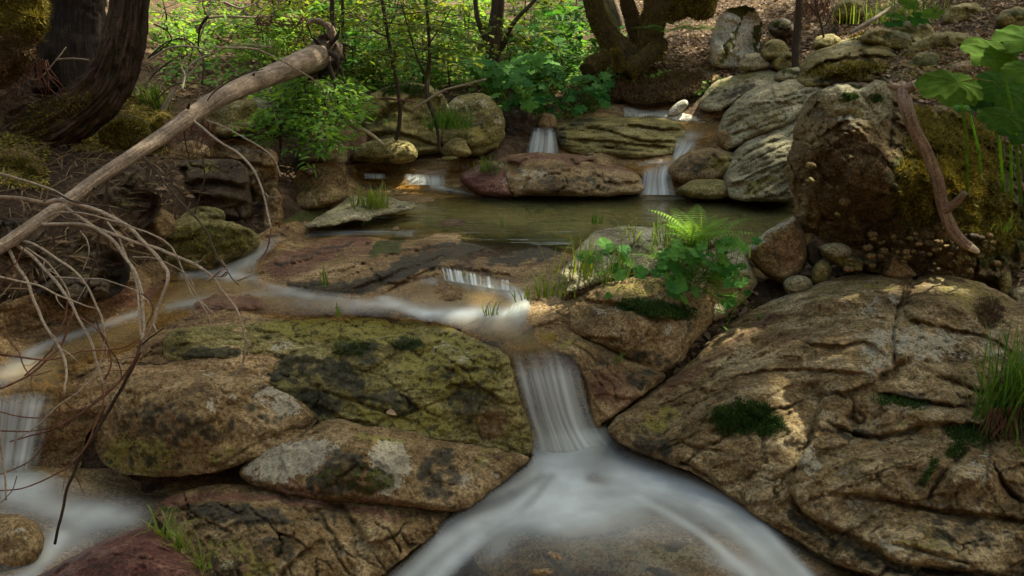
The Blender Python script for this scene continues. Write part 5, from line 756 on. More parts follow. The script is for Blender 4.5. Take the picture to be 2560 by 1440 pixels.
for pts, w in [([(812, 118, 8.1), (828, 90, 8.1), (822, 68, 8.1), (800, 54, 8.1), (780, 52, 8.05), (768, 62, 8.0)], [22, 24, 20, 15, 12, 10]), ([(768, 62, 8.0), (774, 78, 8.0), (780, 92, 8.0)], [5, 4, 2]), ([(812, 110, 8.05), (818, 92, 8.0), (810, 82, 8.0)], [12, 9, 5]), ([(800, 160, 8.0), (806, 200, 7.95), (812, 240, 7.9), (806, 265, 7.85)], [24, 18, 12, 6]), ([(820, 140, 8.1), (850, 170, 8.0), (862, 210, 7.9)], [14, 9, 4]), ([(790, 165, 7.9), (770, 200, 7.8), (775, 235, 7.8)], [16, 10, 4]), ([(830, 118, 8.2), (860, 110, 8.2), (885, 125, 8.2)], [12, 7, 3]), ([(815, 150, 7.9), (840, 215, 7.8), (846, 262, 7.7)], [16, 10, 5]), ([(800, 120, 7.9), (790, 100, 7.85), (776, 92, 7.8)], [14, 9, 3]), ([(822, 130, 7.9), (846, 150, 7.8), (842, 190, 7.75)], [14, 9, 3]), ([(805, 160, 7.85), (788, 190, 7.8), (792, 230, 7.75), (786, 250, 7.75)], [14, 9, 6, 3]), ([(825, 110, 8.0), (842, 92, 7.95), (850, 70, 7.9)], [12, 8, 3])]:
    piece('root', 'log' if w[0] == 22 else 'dtwig', log, pts, w, sides=8, per=6, bump=0.15)
BR = [  # material, start distance, end distance, points, start and end width in photo pixels
 ('gtwig', 3.38, 3.0, [(150, 500), (200, 512), (260, 533), (310, 560), (350, 597), (385, 632), (410, 665), (420, 683), (415, 712), (395, 770), (384, 812), (362, 855), (340, 905), (318, 955)], 12, 7),
 ('dtwig', 3.02, 2.86, [(350, 880), (318, 945), (290, 995), (250, 1060), (232, 1095), (205, 1130), (185, 1185), (168, 1225), (152, 1290), (138, 1358)], 10, 8),
 ('gtwig', 3.3, 3.1, [(92, 562), (200, 562), (260, 578), (330, 605), (380, 617), (430, 637), (480, 660), (530, 692), (550, 720), (570, 745), (592, 772), (606, 805), (613, 845), (612, 885), (604, 917), (590, 936)], 9, 6),
 ('gtwig', 3.12, 3.05, [(518, 702), (540, 685), (548, 676), (566, 673)], 7, 3), ('gtwig', 3.12, 3.05, [(534, 692), (556, 690), (566, 678), (553, 650)], 5, 3), ('dtwig', 3.1, 3.1, [(550, 692), (566, 680), (580, 700), (596, 715)], 4, 2),
 ('gtwig', 3.36, 2.95, [(165, 515), (200, 545), (240, 572), (280, 600), (310, 640), (330, 670), (346, 702), (355, 742), (360, 790), (360, 822), (352, 852)], 9, 8),
 ('rtwig', 2.95, 2.8, [(352, 852), (340, 892), (318, 928), (290, 962), (250, 992), (200, 1036), (150, 1064), (100, 1084), (25, 1106)], 8, 4),
 ('gtwig', 3.35, 3.0, [(268, 556), (292, 590), (314, 640), (334, 690), (344, 742), (350, 800), (352, 845)], 6, 5),
 ('gtwig', 3.15, 2.75, [(22, 622), (40, 660), (66, 700), (82, 745), (102, 792), (127, 834), (150, 872), (162, 905), (166, 945), (160, 985)], 9, 6),
 ('gtwig', 3.18, 2.85, [(42, 612), (80, 640), (112, 675), (146, 712), (176, 756), (190, 782), (206, 812), (228, 858), (242, 905), (258, 960)], 9, 6),
 ('rtwig', 2.85, 2.65, [(258, 960), (260, 1005), (240, 1062), (214, 1122), (170, 1166), (100, 1202), (50, 1220), (0, 1226)], 6, 4),
 ('gtwig', 3.2, 2.85, [(45, 600), (90, 612), (142, 646), (186, 676), (216, 712), (240, 762), (256, 802), (260, 860), (250, 908), (230, 948)], 7, 5),
 ('gtwig', 2.85, 2.7, [(230, 948), (190, 985), (150, 1012), (110, 1050), (80, 1074), (35, 1102)], 5, 3),
 ('gtwig', 3.2, 3.1, [(62, 618), (110, 650), (145, 690), (168, 730), (182, 766)], 6, 4),
 ('gtwig', 2.95, 3.0, [(-10, 690), (60, 705), (100, 715), (140, 735), (180, 750), (215, 765), (246, 772)], 6, 4),
 ('gtwig', 3.1, 3.05, [(128, 692), (200, 696), (250, 698), (300, 710), (346, 728)], 4, 3), ('dtwig', 3.05, 2.95, [(352, 732), (372, 750), (380, 778), (366, 815)], 4, 3),
 ('rtwig', 2.8, 2.95, [(-10, 884), (60, 893), (130, 898), (200, 881), (262, 876), (310, 868), (346, 846)], 6, 4),
 ('rtwig', 3.0, 2.8, [(186, 778), (172, 812), (152, 860), (120, 892), (80, 932), (30, 960), (-10, 976)], 7, 6),
 ('rtwig', 3.05, 2.9, [(170, 752), (160, 800), (140, 842), (128, 872), (60, 940)], 5, 4),
 ('log', 3.3, 3.4, [(-20, 494), (50, 496), (108, 507), (140, 501), (165, 503)], 12, 13),
 ('dtwig', 3.4, 3.2, [(135, 478), (190, 505), (260, 514), (326, 527)], 6, 3), ('gtwig', 3.5, 3.4, [(-10, 430), (60, 450), (130, 474), (165, 495)], 5, 6),
 ('gtwig', 3.36, 3.1, [(120, 545), (150, 532), (210, 534), (280, 550), (330, 566), (390, 590), (425, 612), (442, 636)], 5, 4), ('gtwig', 3.1, 3.05, [(442, 636), (452, 665), (472, 715), (480, 735), (500, 755), (520, 790), (532, 826)], 4, 3), ('gtwig', 3.08, 3.0, [(450, 660), (490, 735), (520, 770), (536, 782)], 3, 2),
 ('gtwig', 3.1, 3.0, [(330, 642), (380, 644), (430, 664), (470, 690), (488, 726)], 3, 2),
 ('dtwig', 4.1, 3.2, [(355, 390), (400, 440), (440, 492), (486, 540), (512, 572), (532, 612), (546, 650), (560, 668)], 5, 5),
 ('gtwig', 4.8, 4.2, [(480, 300), (540, 348), (600, 386), (636, 430), (656, 480), (668, 525), (677, 572)], 7, 5), ('rtwig', 4.2, 4.1, [(677, 572), (672, 612), (656, 642), (640, 652)], 4, 3),
 ('dtwig', 4.6, 4.5, [(505, 390), (512, 440), (500, 486), (488, 535)], 4, 3), ('dtwig', 4.5, 4.3, [(425, 405), (432, 470), (436, 542)], 4, 4), ('dtwig', 4.4, 4.2, [(270, 440), (262, 500), (248, 580), (238, 650), (214, 720), (190, 770)], 8, 6),
 ('dtwig', 4.3, 4.2, [(128, 560), (136, 620), (146, 690), (156, 750)], 6, 4), ('dtwig', 3.5, 3.4, [(40, 615), (100, 606), (150, 596), (200, 578)], 4, 3), ('gtwig', 3.4, 3.3, [(200, 578), (220, 602), (222, 632), (208, 676)], 4, 3),
 ('gtwig', 4.9, 4.6, [(515, 300), (560, 318), (615, 346), (680, 392), (702, 440)], 4, 3), ('dtwig', 4.7, 4.6, [(460, 320), (466, 370), (474, 400), (464, 396)], 4, 2),
 ('dtwig', 5.0, 5.3, [(500, 280), (540, 225), (600, 190), (660, 172)], 4, 2), ('gtwig', 5.2, 6.0, [(540, 118), (640, 124), (720, 160), (790, 205), (812, 240)], 5, 3),
 ('rtwig', 2.75, 2.8, [(-10, 1026), (60, 1043), (110, 1046), (170, 1031), (212, 1020), (252, 1000), (290, 968)], 4, 3), ('rtwig', 2.8, 2.85, [(150, 980), (170, 1016), (200, 1024), (232, 1013), (270, 985)], 4, 3), ('rtwig', 2.75, 2.85, [(-10, 1076), (80, 1078), (150, 1060), (205, 1030)], 4, 3),
 ('rtwig', 2.72, 2.8, [(-10, 1190), (40, 1170), (90, 1140), (130, 1080), (146, 1035), (150, 985)], 4, 4), ('gtwig', 2.7, 2.65, [(-5, 1060), (2, 1130), (12, 1190), (16, 1250)], 6, 5), ('dtwig', 2.75, 2.7, [(42, 1190), (30, 1225), (5, 1255)], 3, 2),
 ('rtwig', 2.9, 2.85, [(10, 810), (24, 850), (45, 880), (56, 912), (80, 938), (128, 925)], 4, 3), ('rtwig', 2.85, 2.8, [(60, 620), (40, 660), (20, 690), (-5, 716)], 3, 3), ('dtwig', 2.95, 3.0, [(345, 905), (400, 910), (440, 896), (470, 880)], 3, 2), ('dtwig', 2.98, 3.0, [(350, 866), (380, 840), (412, 818)], 5, 3),
 ('rtwig', 2.95, 2.9, [(200, 792), (228, 812), (256, 835), (274, 880), (278, 915), (262, 950)], 5, 4), ('dtwig', 2.95, 2.88, [(236, 790), (258, 850), (290, 895), (302, 930), (304, 952)], 4, 3)]
trg = np.random.default_rng(66)
for mt, y0, y1, pts, w0, w1 in BR:
    n = len(pts); piece('branch', mt, log, [(x, y, y0 + (y1 - y0) * k / (n - 1)) for k, (x, y) in enumerate(pts)], np.linspace(w0, w1, n), sides=7, per=5, jit=0.008)
    for q in range(1 if w0 < 6 else 2):
        if w0 < 4 or n < 5: continue
        i = trg.integers(1, n - 2); x, y = pts[i]; Y = y0 + (y1 - y0) * i / (n - 1); a = math.atan2(pts[i + 1][1] - y, pts[i + 1][0] - x) + trg.choice([-1, 1]) * trg.uniform(0.5, 1.0); L = trg.uniform(18, 60); k2 = trg.uniform(-.5, .5)
        piece('twig', mt, log, [(x, y, Y), (x + L * .45 * math.cos(a), y + L * .45 * math.sin(a), Y - .02), (x + L * math.cos(a + k2), y + L * math.sin(a + k2) + 4, Y - .04)], [w0 * .45, w0 * .35, 1.5], sides=5, per=4, jit=0.006)
# broken branch leaning on the overhanging boulder
bb = thing('broken_branch', 'bare pinkish branch with a forked top hanging down over the mossy boulder', 'branch', at(2330, 400, 4.95))
piece('stem', 'rbark', bb, [(2252, 212, 5.2), (2258, 235, 5.14), (2268, 275, 5.06), (2290, 332, 5.0), (2318, 385, 4.95), (2344, 450, 4.9), (2356, 510, 4.88), (2378, 570, 4.86), (2408, 606, 4.84), (2422, 616, 4.83)], [26, 30, 31, 29, 28, 28, 29, 29, 27, 25], sides=14, per=8, bump=0.10)
piece('fork', 'rbark', bb, [(2225, 214, 5.2), (2262, 222, 5.15), (2290, 212, 5.1), (2308, 207, 5.08)], [14, 24, 24, 20], sides=12, bump=0.08)
piece('fork_end', 'wood', bb, [(2286, 214, 5.09), (2304, 206, 5.07), (2326, 203, 5.05)], [24, 22, 14], sides=10, bump=0.08)
piece('fork', 'rbark', bb, [(2362, 524, 4.86), (2388, 508, 4.8), (2412, 482, 4.75)], [24, 20, 15], sides=10, bump=0.1)
piece('broken_end', 'wood', bb, [(2416, 612, 4.83), (2436, 624, 4.82), (2448, 632, 4.81)], [22, 18, 7], sides=10, bump=0.1)
# sticks on the far boulders
def stick(name, label, mat, pts, w0, w1, **k):
    V, F, uv = wtube(pts, np.linspace(w0, w1, len(pts)), sides=8, per=6, **k); return tag(mk(name, V, F, M[mat], uv=uv), label, 'stick')
stick('stick', 'pale dry stick leaning on the mossy boulders with its tip to the right', 'gtwig', [(1030, 278, 7.9), (1060, 256, 7.9), (1110, 226, 7.95), (1160, 212, 8.0), (1215, 198, 8.1)], 8, 4)
stick('stick', 'white broken stick lying over the low flat boulder', 'wood', [(868, 302, 7.9), (902, 322, 7.8), (930, 338, 7.75), (960, 362, 7.7)], 13, 7)
stick('stick', 'brown bent stick lying across the big mossy green boulder', 'rtwig', [(900, 252, 7.9), (960, 247, 7.9), (1000, 250, 7.85), (1040, 256, 7.85)], 6, 4)
stick('stick', 'thin dead twig lying in the soil under the curved tree at left', 'gtwig', [(40, 175, 6.3), (90, 200, 6.2), (140, 150, 6.3), (165, 118, 6.4)], 4, 3)
stick('stick', 'short grey stick on the soil left of the curved tree', 'gtwig', [(140, 150, 6.6), (180, 147, 6.6), (222, 150, 6.6)], 7, 4)
stick('stick', 'long thin horizontal dead stem high behind the leafy bank at left', 'gtwig', [(510, 45, 9.5), (570, 41, 9.5), (640, 44, 9.5), (700, 38, 9.6), (740, 34, 9.6)], 6, 4)
stick('stick', 'grey weathered stick lying on the right hillside above the wide mossy boulder', 'gtwig', [(2125, 82, 9.2), (2160, 62, 9.3), (2200, 38, 9.5), (2235, 14, 9.7)], 10, 8)

def tree(name, label, pts, w, mat, group=None, sides=20, bump=0.08, ridges=0.0, limbs=(), per=10, nr=9):
    t = thing(name, label, 'tree', at(*pts[0]), group)
    V, F, uv = wtube(pts, w, sides=sides, per=per, bump=bump, ridges=ridges, nr=nr, bscale=5); mk('trunk', V, F, M[mat], t, uv=uv)
    for p, a, c in limbs:
        V, F, uv = wtube(p, np.linspace(a, c, len(p)), sides=8, per=6, bump=0.06); mk('limb', V, F, M[mat], t, uv=uv)
    return t
T1 = tree('cedar_tree', 'tree with deeply furrowed dark bark whose trunk bends up from the left bank', [(40, 352, 6.2), (90, 330, 6.15), (150, 305, 6.1), (210, 268, 6.05), (258, 225, 6.0), (288, 175, 6.0), (305, 120, 6.0), (318, 60, 6.0), (325, 0, 6.0), (328, -120, 6.0), (325, -400, 6.0), (320, -900, 6.1), (315, -1500, 6.2)], [128, 130, 126, 116, 110, 104, 98, 90, 86, 84, 78, 68, 50], 'cedar', sides=90, per=26, bump=0.05, ridges=0.26, nr=15)
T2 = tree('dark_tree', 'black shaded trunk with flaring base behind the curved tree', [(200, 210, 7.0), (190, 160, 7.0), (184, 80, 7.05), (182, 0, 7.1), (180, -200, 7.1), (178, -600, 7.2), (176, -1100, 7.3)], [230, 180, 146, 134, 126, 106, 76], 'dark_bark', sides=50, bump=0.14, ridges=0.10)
tree('thin_tree', 'thin dark stem seen just left of the curved tree', [(276, 90, 9), (270, 40, 9), (262, 0, 9), (250, -120, 9)], [14, 13, 12, 10], 'thin', sides=8)
T5 = tree('forked_tree', 'slim dark tree with two side limbs growing behind the broad leaved plants', [(1228, 250, 9.9), (1230, 190, 9.9), (1234, 120, 9.9), (1240, 50, 9.9), (1245, 0, 9.9), (1250, -150, 9.9), (1245, -500, 10)], [40, 36, 38, 34, 30, 26, 14], 'thin', sides=14, limbs=[([(1228, 140, 9.9), (1214, 98, 9.85), (1198, 60, 9.8), (1190, 20, 9.8), (1186, -60, 9.8)], 16, 9), ([(1244, 132, 9.9), (1262, 106, 9.9), (1276, 70, 9.9), (1298, 40, 9.9), (1330, 8, 9.9), (1360, -30, 9.9)], 15, 7), ([(1222, 235, 9.9), (1240, 250, 9.85), (1258, 262, 9.8)], 14, 6)])
mg = 'mossy trunks on the right bank'
T6 = tree('mossy_tree', 'leaning mossy trunk with a wide sweeping base, leftmost of the mossy trunks', [(1590, 172, 10.0), (1560, 138, 10.05), (1526, 98, 10.1), (1500, 55, 10.1), (1482, 0, 10.1), (1468, -80, 10.1), (1440, -400, 10.2)], [84, 66, 54, 48, 46, 44, 36], 'mtrunk', mg, bump=0.3, sides=30)
tree('mossy_tree', 'pale bare barked trunk behind the leaning mossy trunk', [(1548, 75, 11.2), (1538, 40, 11.2), (1524, 0, 11.2), (1500, -100, 11.2)], [40, 34, 32, 28], 'log', mg, bump=0.06)
T7 = tree('mossy_tree', 'narrow mossy trunk in the middle of the mossy trunks', [(1600, 135, 10.2), (1592, 90, 10.2), (1580, 45, 10.2), (1566, 0, 10.2), (1540, -140, 10.2), (1500, -500, 10.3)], [44, 38, 34, 32, 30, 22], 'mtrunk', mg, bump=0.28, sides=30)
T8 = tree('mossy_tree', 'thick mossy trunk beside the sword ferns, rightmost of the mossy trunks', [(1618, 150, 10.1), (1622, 105, 10.1), (1632, 55, 10.1), (1645, 0, 10.1), (1660, -140, 10.1), (1680, -500, 10.2)], [70, 64, 60, 64, 60, 44], 'mtrunk', mg, bump=0.28, sides=30)
rock('stump1', 'mossy_stump', 'broad moss covered root mass at the top edge right of the mossy trunks', [(1650, -60), (1700, -80), (1780, -60), (1796, 0), (1785, 38), (1755, 52), (1715, 40), (1680, 60), (1655, 40), (1640, 0)], 'moss', cat='stump', Y=10.3, lean=0.1, R=40, bulge=0.3, amp=0.1, nsc=3, patches={'dark': [('e', 1690, 20, 50, 40, 0, 0.55)], 'moss': [('e', 1755, 0, 40, 40, 0, 0.55)]})
rock('stump2', 'mossy_stump', 'rounded mossy stump at the top left corner', [(-80, 60), (-60, -60), (40, -90), (105, -50), (124, 20), (118, 80), (98, 110), (84, 150), (50, 190), (10, 215), (-80, 240)], 'moss', cat='stump', Y=6.0, lean=0.05, R=70, bulge=0.3, thick=0.5, amp=0.09, nsc=3.5, step=4, patches={'moss': [('e', 40, 10, 100, 60, 0, 0.5)], 'red': [('e', 40, 150, 60, 70, 0, 0.5)]})
def mlog(label, pts, w, mat='mtrunk'):
    V, F, uv = wtube(pts, w, sides=24, per=10, bump=0.35); return tag(mk('mossy_log', V, F, M[mat], uv=uv), label, 'log')
mlog('short mossy log leaning down the bank below the thick mossy trunk', [(1568, 185, 9.6), (1590, 165, 9.65), (1620, 140, 9.8), (1655, 108, 10.0)], [40, 42, 40, 36])
mlog('dark mossy log lying at the foot of the leaning mossy trunk', [(1470, 180, 9.7), (1490, 160, 9.8), (1520, 140, 9.9)], [46, 48, 40])
mlog('broken mossy snag standing upright below the leaning mossy trunk', [(1548, 178, 9.6), (1546, 155, 9.6), (1540, 135, 9.6), (1538, 122, 9.6)], [28, 26, 24, 14])
T9 = tree('thin_tree', 'straight thin trunk standing on the leafy slope right of the pale standing rock', [(1988, 170, 9.0), (1990, 110, 9.05), (1995, 50, 9.1), (1998, 0, 9.1), (2004, -150, 9.2), (2010, -500, 9.3)], [18, 17, 17, 16, 15, 12], 'thin', sides=10)
tree('bare_sapling', 'tiny bare sapling on the upper right slope', [(2062, 108, 9.4), (2055, 70, 9.4), (2045, 30, 9.4), (2036, -10, 9.4)], [5, 5, 4, 3], 'thin', sides=6, limbs=[([(2048, 45, 9.4), (2030, 20, 9.4), (2012, 0, 9.4)], 3, 2), ([(2055, 72, 9.4), (2072, 50, 9.4), (2084, 20, 9.4)], 3, 2)])

# ------------------------------------------------------------------ leaves, ferns, grass
def unit(v): return v / (np.linalg.norm(v, axis=-1, keepdims=True) + 1e-9)
def leaves(bag, P, D, U, L, Wd, v, fold=0.25, droop=0.15):
    """pointed oval leaves: base P, direction D, face up U"""
    P, D, U = np.asarray(P, float), unit(np.asarray(D, float)), np.asarray(U, float); n = len(P)
    S = unit(np.cross(D, U)); N = np.cross(S, D); L = np.broadcast_to(L, (n,))[:, None]; Wd = np.broadcast_to(Wd, (n,))[:, None]
    pts = [P, P + D * L * .3 - S * Wd * .42 + N * Wd * fold * .5, P + D * L * .33, P + D * L * .3 + S * Wd * .42 + N * Wd * fold * .5, P + D * L * .68 - S * Wd * .34 + N * (Wd * fold * .4 - L * droop * .5), P + D * L * .7 - N * L * droop * .5, P + D * L * .68 + S * Wd * .34 + N * (Wd * fold * .4 - L * droop * .5), P + D * L - N * L * droop * 1.3]
    V = np.stack(pts, 1).reshape(-1, 3); o = (np.arange(n) * 8)[:, None]
    F4 = np.concatenate([o + np.array([[1, 2, 5, 4]]), o + np.array([[2, 3, 6, 5]])]); F3 = np.concatenate([o + np.array([[0, 2, 1]]), o + np.array([[0, 3, 2]]), o + np.array([[4, 5, 7]]), o + np.array([[5, 6, 7]])])
    bag.add(V, [F4, F3], np.repeat(np.broadcast_to(v, (n,)), 8))
def lobed(n=7, depth=0.45, teeth=0.06, M_=84, rings=4, crease=0.05, cup=0.0, gap=0.25):
    """one lobed leaf of unit radius in its own plane: stalk at the origin, tip along +y"""
    a = np.linspace(-np.pi + gap, np.pi - gap, M_); c = (a / (np.pi - gap) * n / 2)
    lob = np.abs(np.cos(np.pi * (c - (0 if n % 2 else 0.5)))) ** 0.7
    r = (1 - depth + depth * lob) * (0.78 + 0.22 * np.cos(a)) + teeth * np.abs(((a * 13) % 1) - .5) * lob
    t = (np.arange(1, rings + 1) / rings)[:, None]
    rr = r[None] * t; x = np.sin(a)[None] * rr; y = np.cos(a)[None] * rr
    z = crease * (lob[None] - 0.5) * t * 1.6 * -1 + cup * t ** 2 + 0 * x
    V = np.concatenate([[[0, 0, 0]], np.stack([x, y, z], -1).reshape(-1, 3)])
    i = 1 + np.arange(rings * M_).reshape(rings, M_)
    F = np.stack([i[:-1, :-1], i[1:, :-1], i[1:, 1:], i[:-1, 1:]], -1).reshape(-1, 4); F3 = np.stack([np.zeros(M_ - 1, int), i[0, :-1], i[0, 1:]], -1)
    return V, F, F3
def place_leaf(bag, shape, P, D, U, size, v, wob=0.0):
    V, F, F3 = shape; D = unit(np.asarray(D, float)); S = unit(np.cross(D, U)); N = np.cross(S, D)
    X = V.copy()
    if wob: X[:, 2] += wob * fbm(np.stack([V[:, 0] * 2.2, V[:, 1] * 2.2, np.full(len(V), P[0] * 9 + P[2] * 5)], -1), 2) * np.hypot(V[:, 0], V[:, 1])
    bag.add(np.asarray(P) + size * (X[:, :1] * S + X[:, 1:2] * D + X[:, 2:] * N), [F, F3], v)
def blades(bag, base, n, h, spread, lean, wid, rg, v0=0.2, v1=1.0, bend=0.6, seg=5):
    for k in range(n):
        b = np.asarray(base) + np.array([rg.normal() * spread, rg.normal() * spread * 0.6, 0]); a = rg.uniform(0, 2 * np.pi)
        H = h * rg.uniform(0.45, 1.1); d = np.array([math.cos(a), math.sin(a), 0]); q = lean * rg.uniform(0.2, 1.2); t = np.linspace(0, 1, seg + 1)[:, None]
        C = b + np.array([0, 0, 1.0]) * H * (t - bend * q * t ** 3 * 0.8) + d * H * q * (0.4 * t + bend * t ** 2.2)
        s = np.cross(d, [0, 0, 1.0]); s = s * math.cos(rg.uniform(-1, 1)) + d * 0.5 * rg.uniform(-1, 1); w = wid * (1 - t ** 2 * 0.95) * 0.5
        V = np.stack([C - s * w, C + s * w], 1).reshape(-1, 3); i = np.arange(seg) * 2
        bag.add(V, np.stack([i, i + 1, i + 3, i + 2], -1), rg.uniform(v0, v1))
def grass(label, px, py, Y, n, hpx, spx, lean=0.5, wid=None, v0=0.1, v1=0.9, seed=0, wpx=3.0, name='grass_tuft'):
    rg = np.random.default_rng(seed + 100); b = Bag(); s = Y / FPX
    blades(b, W(px, py, Y), int(n * 1.3), hpx * s, spx * s * 0.5, lean, wpx * s * 1.4, rg, v0, v1); return tag(b.build(name, M['grass']), label, 'grass')
def cone_twig(bag, p0, p1, r0, r1, sides=5):
    V, F, uv = tube(np.array([p0, (np.asarray(p0) + p1) / 2 + rng.normal(size=3) * 0.01, p1]), [r0, (r0 + r1) / 2, r1], sides); bag.add(V, F, uv=uv)
def frond(bag, base, dirv, L, rg, v, npin=17, wmax=0.2, droop=0.9):
    """one pinnate fern frond, its pinnae as many narrow leaflets"""
    d = unit(np.asarray(dirv, float)); t = np.linspace(0, 1, npin + 2)[:, None]; flat = unit(np.array([d[0], d[1], 0.0]) + 1e-6)
    C = np.asarray(base) + d * L * t + (flat * 0.5 - np.array([0, 0, 1.0])) * L * droop * 0.35 * t ** 2.4
    T = unit(np.gradient(C, axis=0)); S = unit(np.cross(T, [0, 0, 1.0])); N = np.cross(S, T); tt = t[:, 0]
    w = wmax * L * np.clip(np.sin(np.pi * np.clip(tt * 0.86 + 0.12, 0, 1)) ** 0.8, 0, 1); k = tt > 0.12
    for sd in (-1, 1):
        leaves(bag, C[k], S[k] * sd + T[k] * 0.3 - N[k] * 0.12, N[k], w[k], np.full(k.sum(), L / npin * 0.5), v + rg.uniform(-.1, .1, k.sum()), 0.1, 0.15)
    V, F, uv = tube(C, np.linspace(0.004, 0.001, len(C)) * max(L, 0.3) * 1.3, 4); bag.add(V, F, v)
def fern(label, px, py, Y, L, n, seed, name='fern', up=0.9, v=0.5, spread=1.0, group=None):
    rg = np.random.default_rng(seed); base = W(px, py, Y); t = thing(name, label, 'fern', tuple(base), group)
    for k in range(n):
        a = 2 * np.pi * (k + rg.uniform(-.3, .3)) / n; e = rg.uniform(0.45, 1.2) * spread; b = Bag()
        frond(b, base + rg.normal(size=3) * 0.012, (math.cos(a) * e, math.sin(a) * e, up * rg.uniform(0.7, 1.2)), L * rg.uniform(0.65, 1.1), rg, np.clip(v + rg.uniform(-.3, .3), 0, 1)); b.build('frond', M['fern'], t)
    return t
def sprays(bag, stems, base, n, size, H, Rr, rg, lean=(0, 0, 0), leaf=(0.055, 0.03), levels=7, per=26, v=(0, 1), flat=0.85, stem=True):
    """layered horizontal sprays of leaves on thin twigs"""
    base = np.asarray(base, float)
    for k in range(n):
        h = H * rg.uniform(0.15, 1.0); a = rg.uniform(0, 2 * np.pi); o = base + np.array([lean[0] * h, lean[1] * h, h]) ; L = Rr * rg.uniform(0.5, 1.15) * (1.1 - 0.35 * h / H)
        d = np.array([math.cos(a), math.sin(a), rg.uniform(-0.15, 0.45)]); m = max(4, int(per * rg.uniform(0.6, 1.2)))
        t = np.sort(rg.uniform(0.15, 1, m)); C = o + d * L * t[:, None] - np.array([0, 0, 1]) * (0.25 * L * t[:, None] ** 2)
        sd = np.where(np.arange(m) % 2, 1, -1); perp = np.cross(d, [0, 0, 1.0]); side = rg.uniform(0.1, 1.0, m) * L * 0.28 * (1.1 - t)
        P = C + perp * (sd * side)[:, None] + rg.normal(size=(m, 3)) * 0.02
        D = unit(d * 0.6 + perp * sd[:, None] * 0.9 + rg.normal(size=(m, 3)) * 0.35 - np.array([0, 0, 0.15])); U = unit(np.array([0, 0, 1.0]) + rg.normal(size=(m, 3)) * (1 - flat) * 2.2)
        s = rg.uniform(0.6, 1.3, m); leaves(bag, P, D, U, leaf[0] * s, leaf[1] * s, rg.uniform(v[0], v[1]) * 0.5 + rg.uniform(v[0], v[1], m) * 0.5)
        if stem: cone_twig(stems, o, o + d * L * 0.9 - np.array([0, 0, .2]) * L, 0.005, 0.0015, 4)
def shrub(name, label, px, py, Y, H, Rr, n, seed, cat='shrub', leaf=(0.06, 0.032), per=26, mat='sap', v=(0, 1), dz=0.0, group=None, lean=(0, 0, 0), flat=0.85):
    rg = np.random.default_rng(seed); base = W(px, py, Y) + np.array([0, 0, dz]); t = thing(name, label, cat, tuple(base), group); f = Bag(); s = Bag()
    top = base + np.array([lean[0] * H, lean[1] * H, H]); V, F, uv = tube(np.array([base - [0, 0, .05], (base + top) / 2 + rg.normal(size=3) * 0.04, top]), [0.012, 0.009, 0.003], 6); s.add(V, F, uv=uv)
    sprays(f, s, base, n, 1, H, Rr, rg, lean, leaf, per=per, v=v, flat=flat); s.build('stem', M['thin'], t); f.build('foliage', M[mat], t); return t
# saplings with traced stems
def sapling(label, pts, w, n, seed, limbs=(), hr=(0.35, 1.0), Rr=0.8, leaf=(0.06, 0.034), per=24, v=(0, 1)):
    t = thing('sapling', label, 'tree', at(*pts[0])); V, F, uv = wtube(pts, w, sides=8, per=8, bump=0.05); mk('stem', V, F, M['thin'], t, uv=uv)
    P = spline(pts, per=8); C = W(P[:, 0], P[:, 1], P[:, 2]); rg = np.random.default_rng(seed); f = Bag(); s = Bag()
    for p, a, c in limbs:
        V, F, uv = wtube(p, np.linspace(a, c, len(p)), sides=6, per=6); mk('limb', V, F, M['thin'], t, uv=uv)
    for k in range(n):
        o = C[int(len(C) * rg.uniform(*hr)) - 1]; sprays(f, s, o, 1, 1, 0.05, Rr, rg, leaf=leaf, per=per, v=v)
    if n: s.build('twig', M['thin'], t); f.build('foliage', M['sap'], t)
    return t
sapling('thin dark sapling with a curved foot growing from between the mossy boulders', [(990, 350, 8.0), (997, 320, 8.0), (1000, 270, 8.0), (992, 210, 8.05), (980, 150, 8.1), (970, 90, 8.1), (960, 30, 8.15), (950, -40, 8.2), (940, -200, 8.2)], [10, 10, 10, 9, 9, 8, 8, 7, 5], 26, 1, [([(968, 92, 8.1), (940, 80, 8.1), (905, 55, 8.1), (875, 20, 8.1)], 5, 2), ([(975, 60, 8.1), (990, 30, 8.1), (998, -10, 8.1)], 4, 2)], hr=(0.5, 0.85))
sapling('slender sapling with a forked bare root over the round mossy boulder', [(1100, 380, 7.85), (1090, 310, 7.9), (1068, 240, 8.0), (1070, 190, 8.1), (1074, 130, 8.1), (1070, 60, 8.15), (1066, 0, 8.2), (1062, -150, 8.3)], [7, 8, 12, 12, 9, 8, 7, 5], 26, 2, [([(1064, 185, 8.05), (1048, 160, 8.0), (1035, 120, 8.0), (1018, 60, 8.0), (1004, 10, 8.0)], 6, 3), ([(1072, 110, 8.1), (1100, 70, 8.1), (1130, 20, 8.1)], 5, 2)], hr=(0.5, 0.85))
sapling('dark straight stem rising right behind the root end of the log', [(846, 160, 9.2), (838, 110, 9.2), (832, 60, 9.2), (830, 0, 9.2), (828, -120, 9.2)], [14, 13, 12, 11, 9], 12, 3, hr=(0.4, 0.85))
sapling('dark thin stem next to the straight stem behind the log root', [(862, 160, 9.6), (858, 110, 9.6), (857, 60, 9.6), (856, 0, 9.6), (856, -120, 9.6)], [8, 8, 8, 7, 6], 12, 4, hr=(0.4, 0.85))
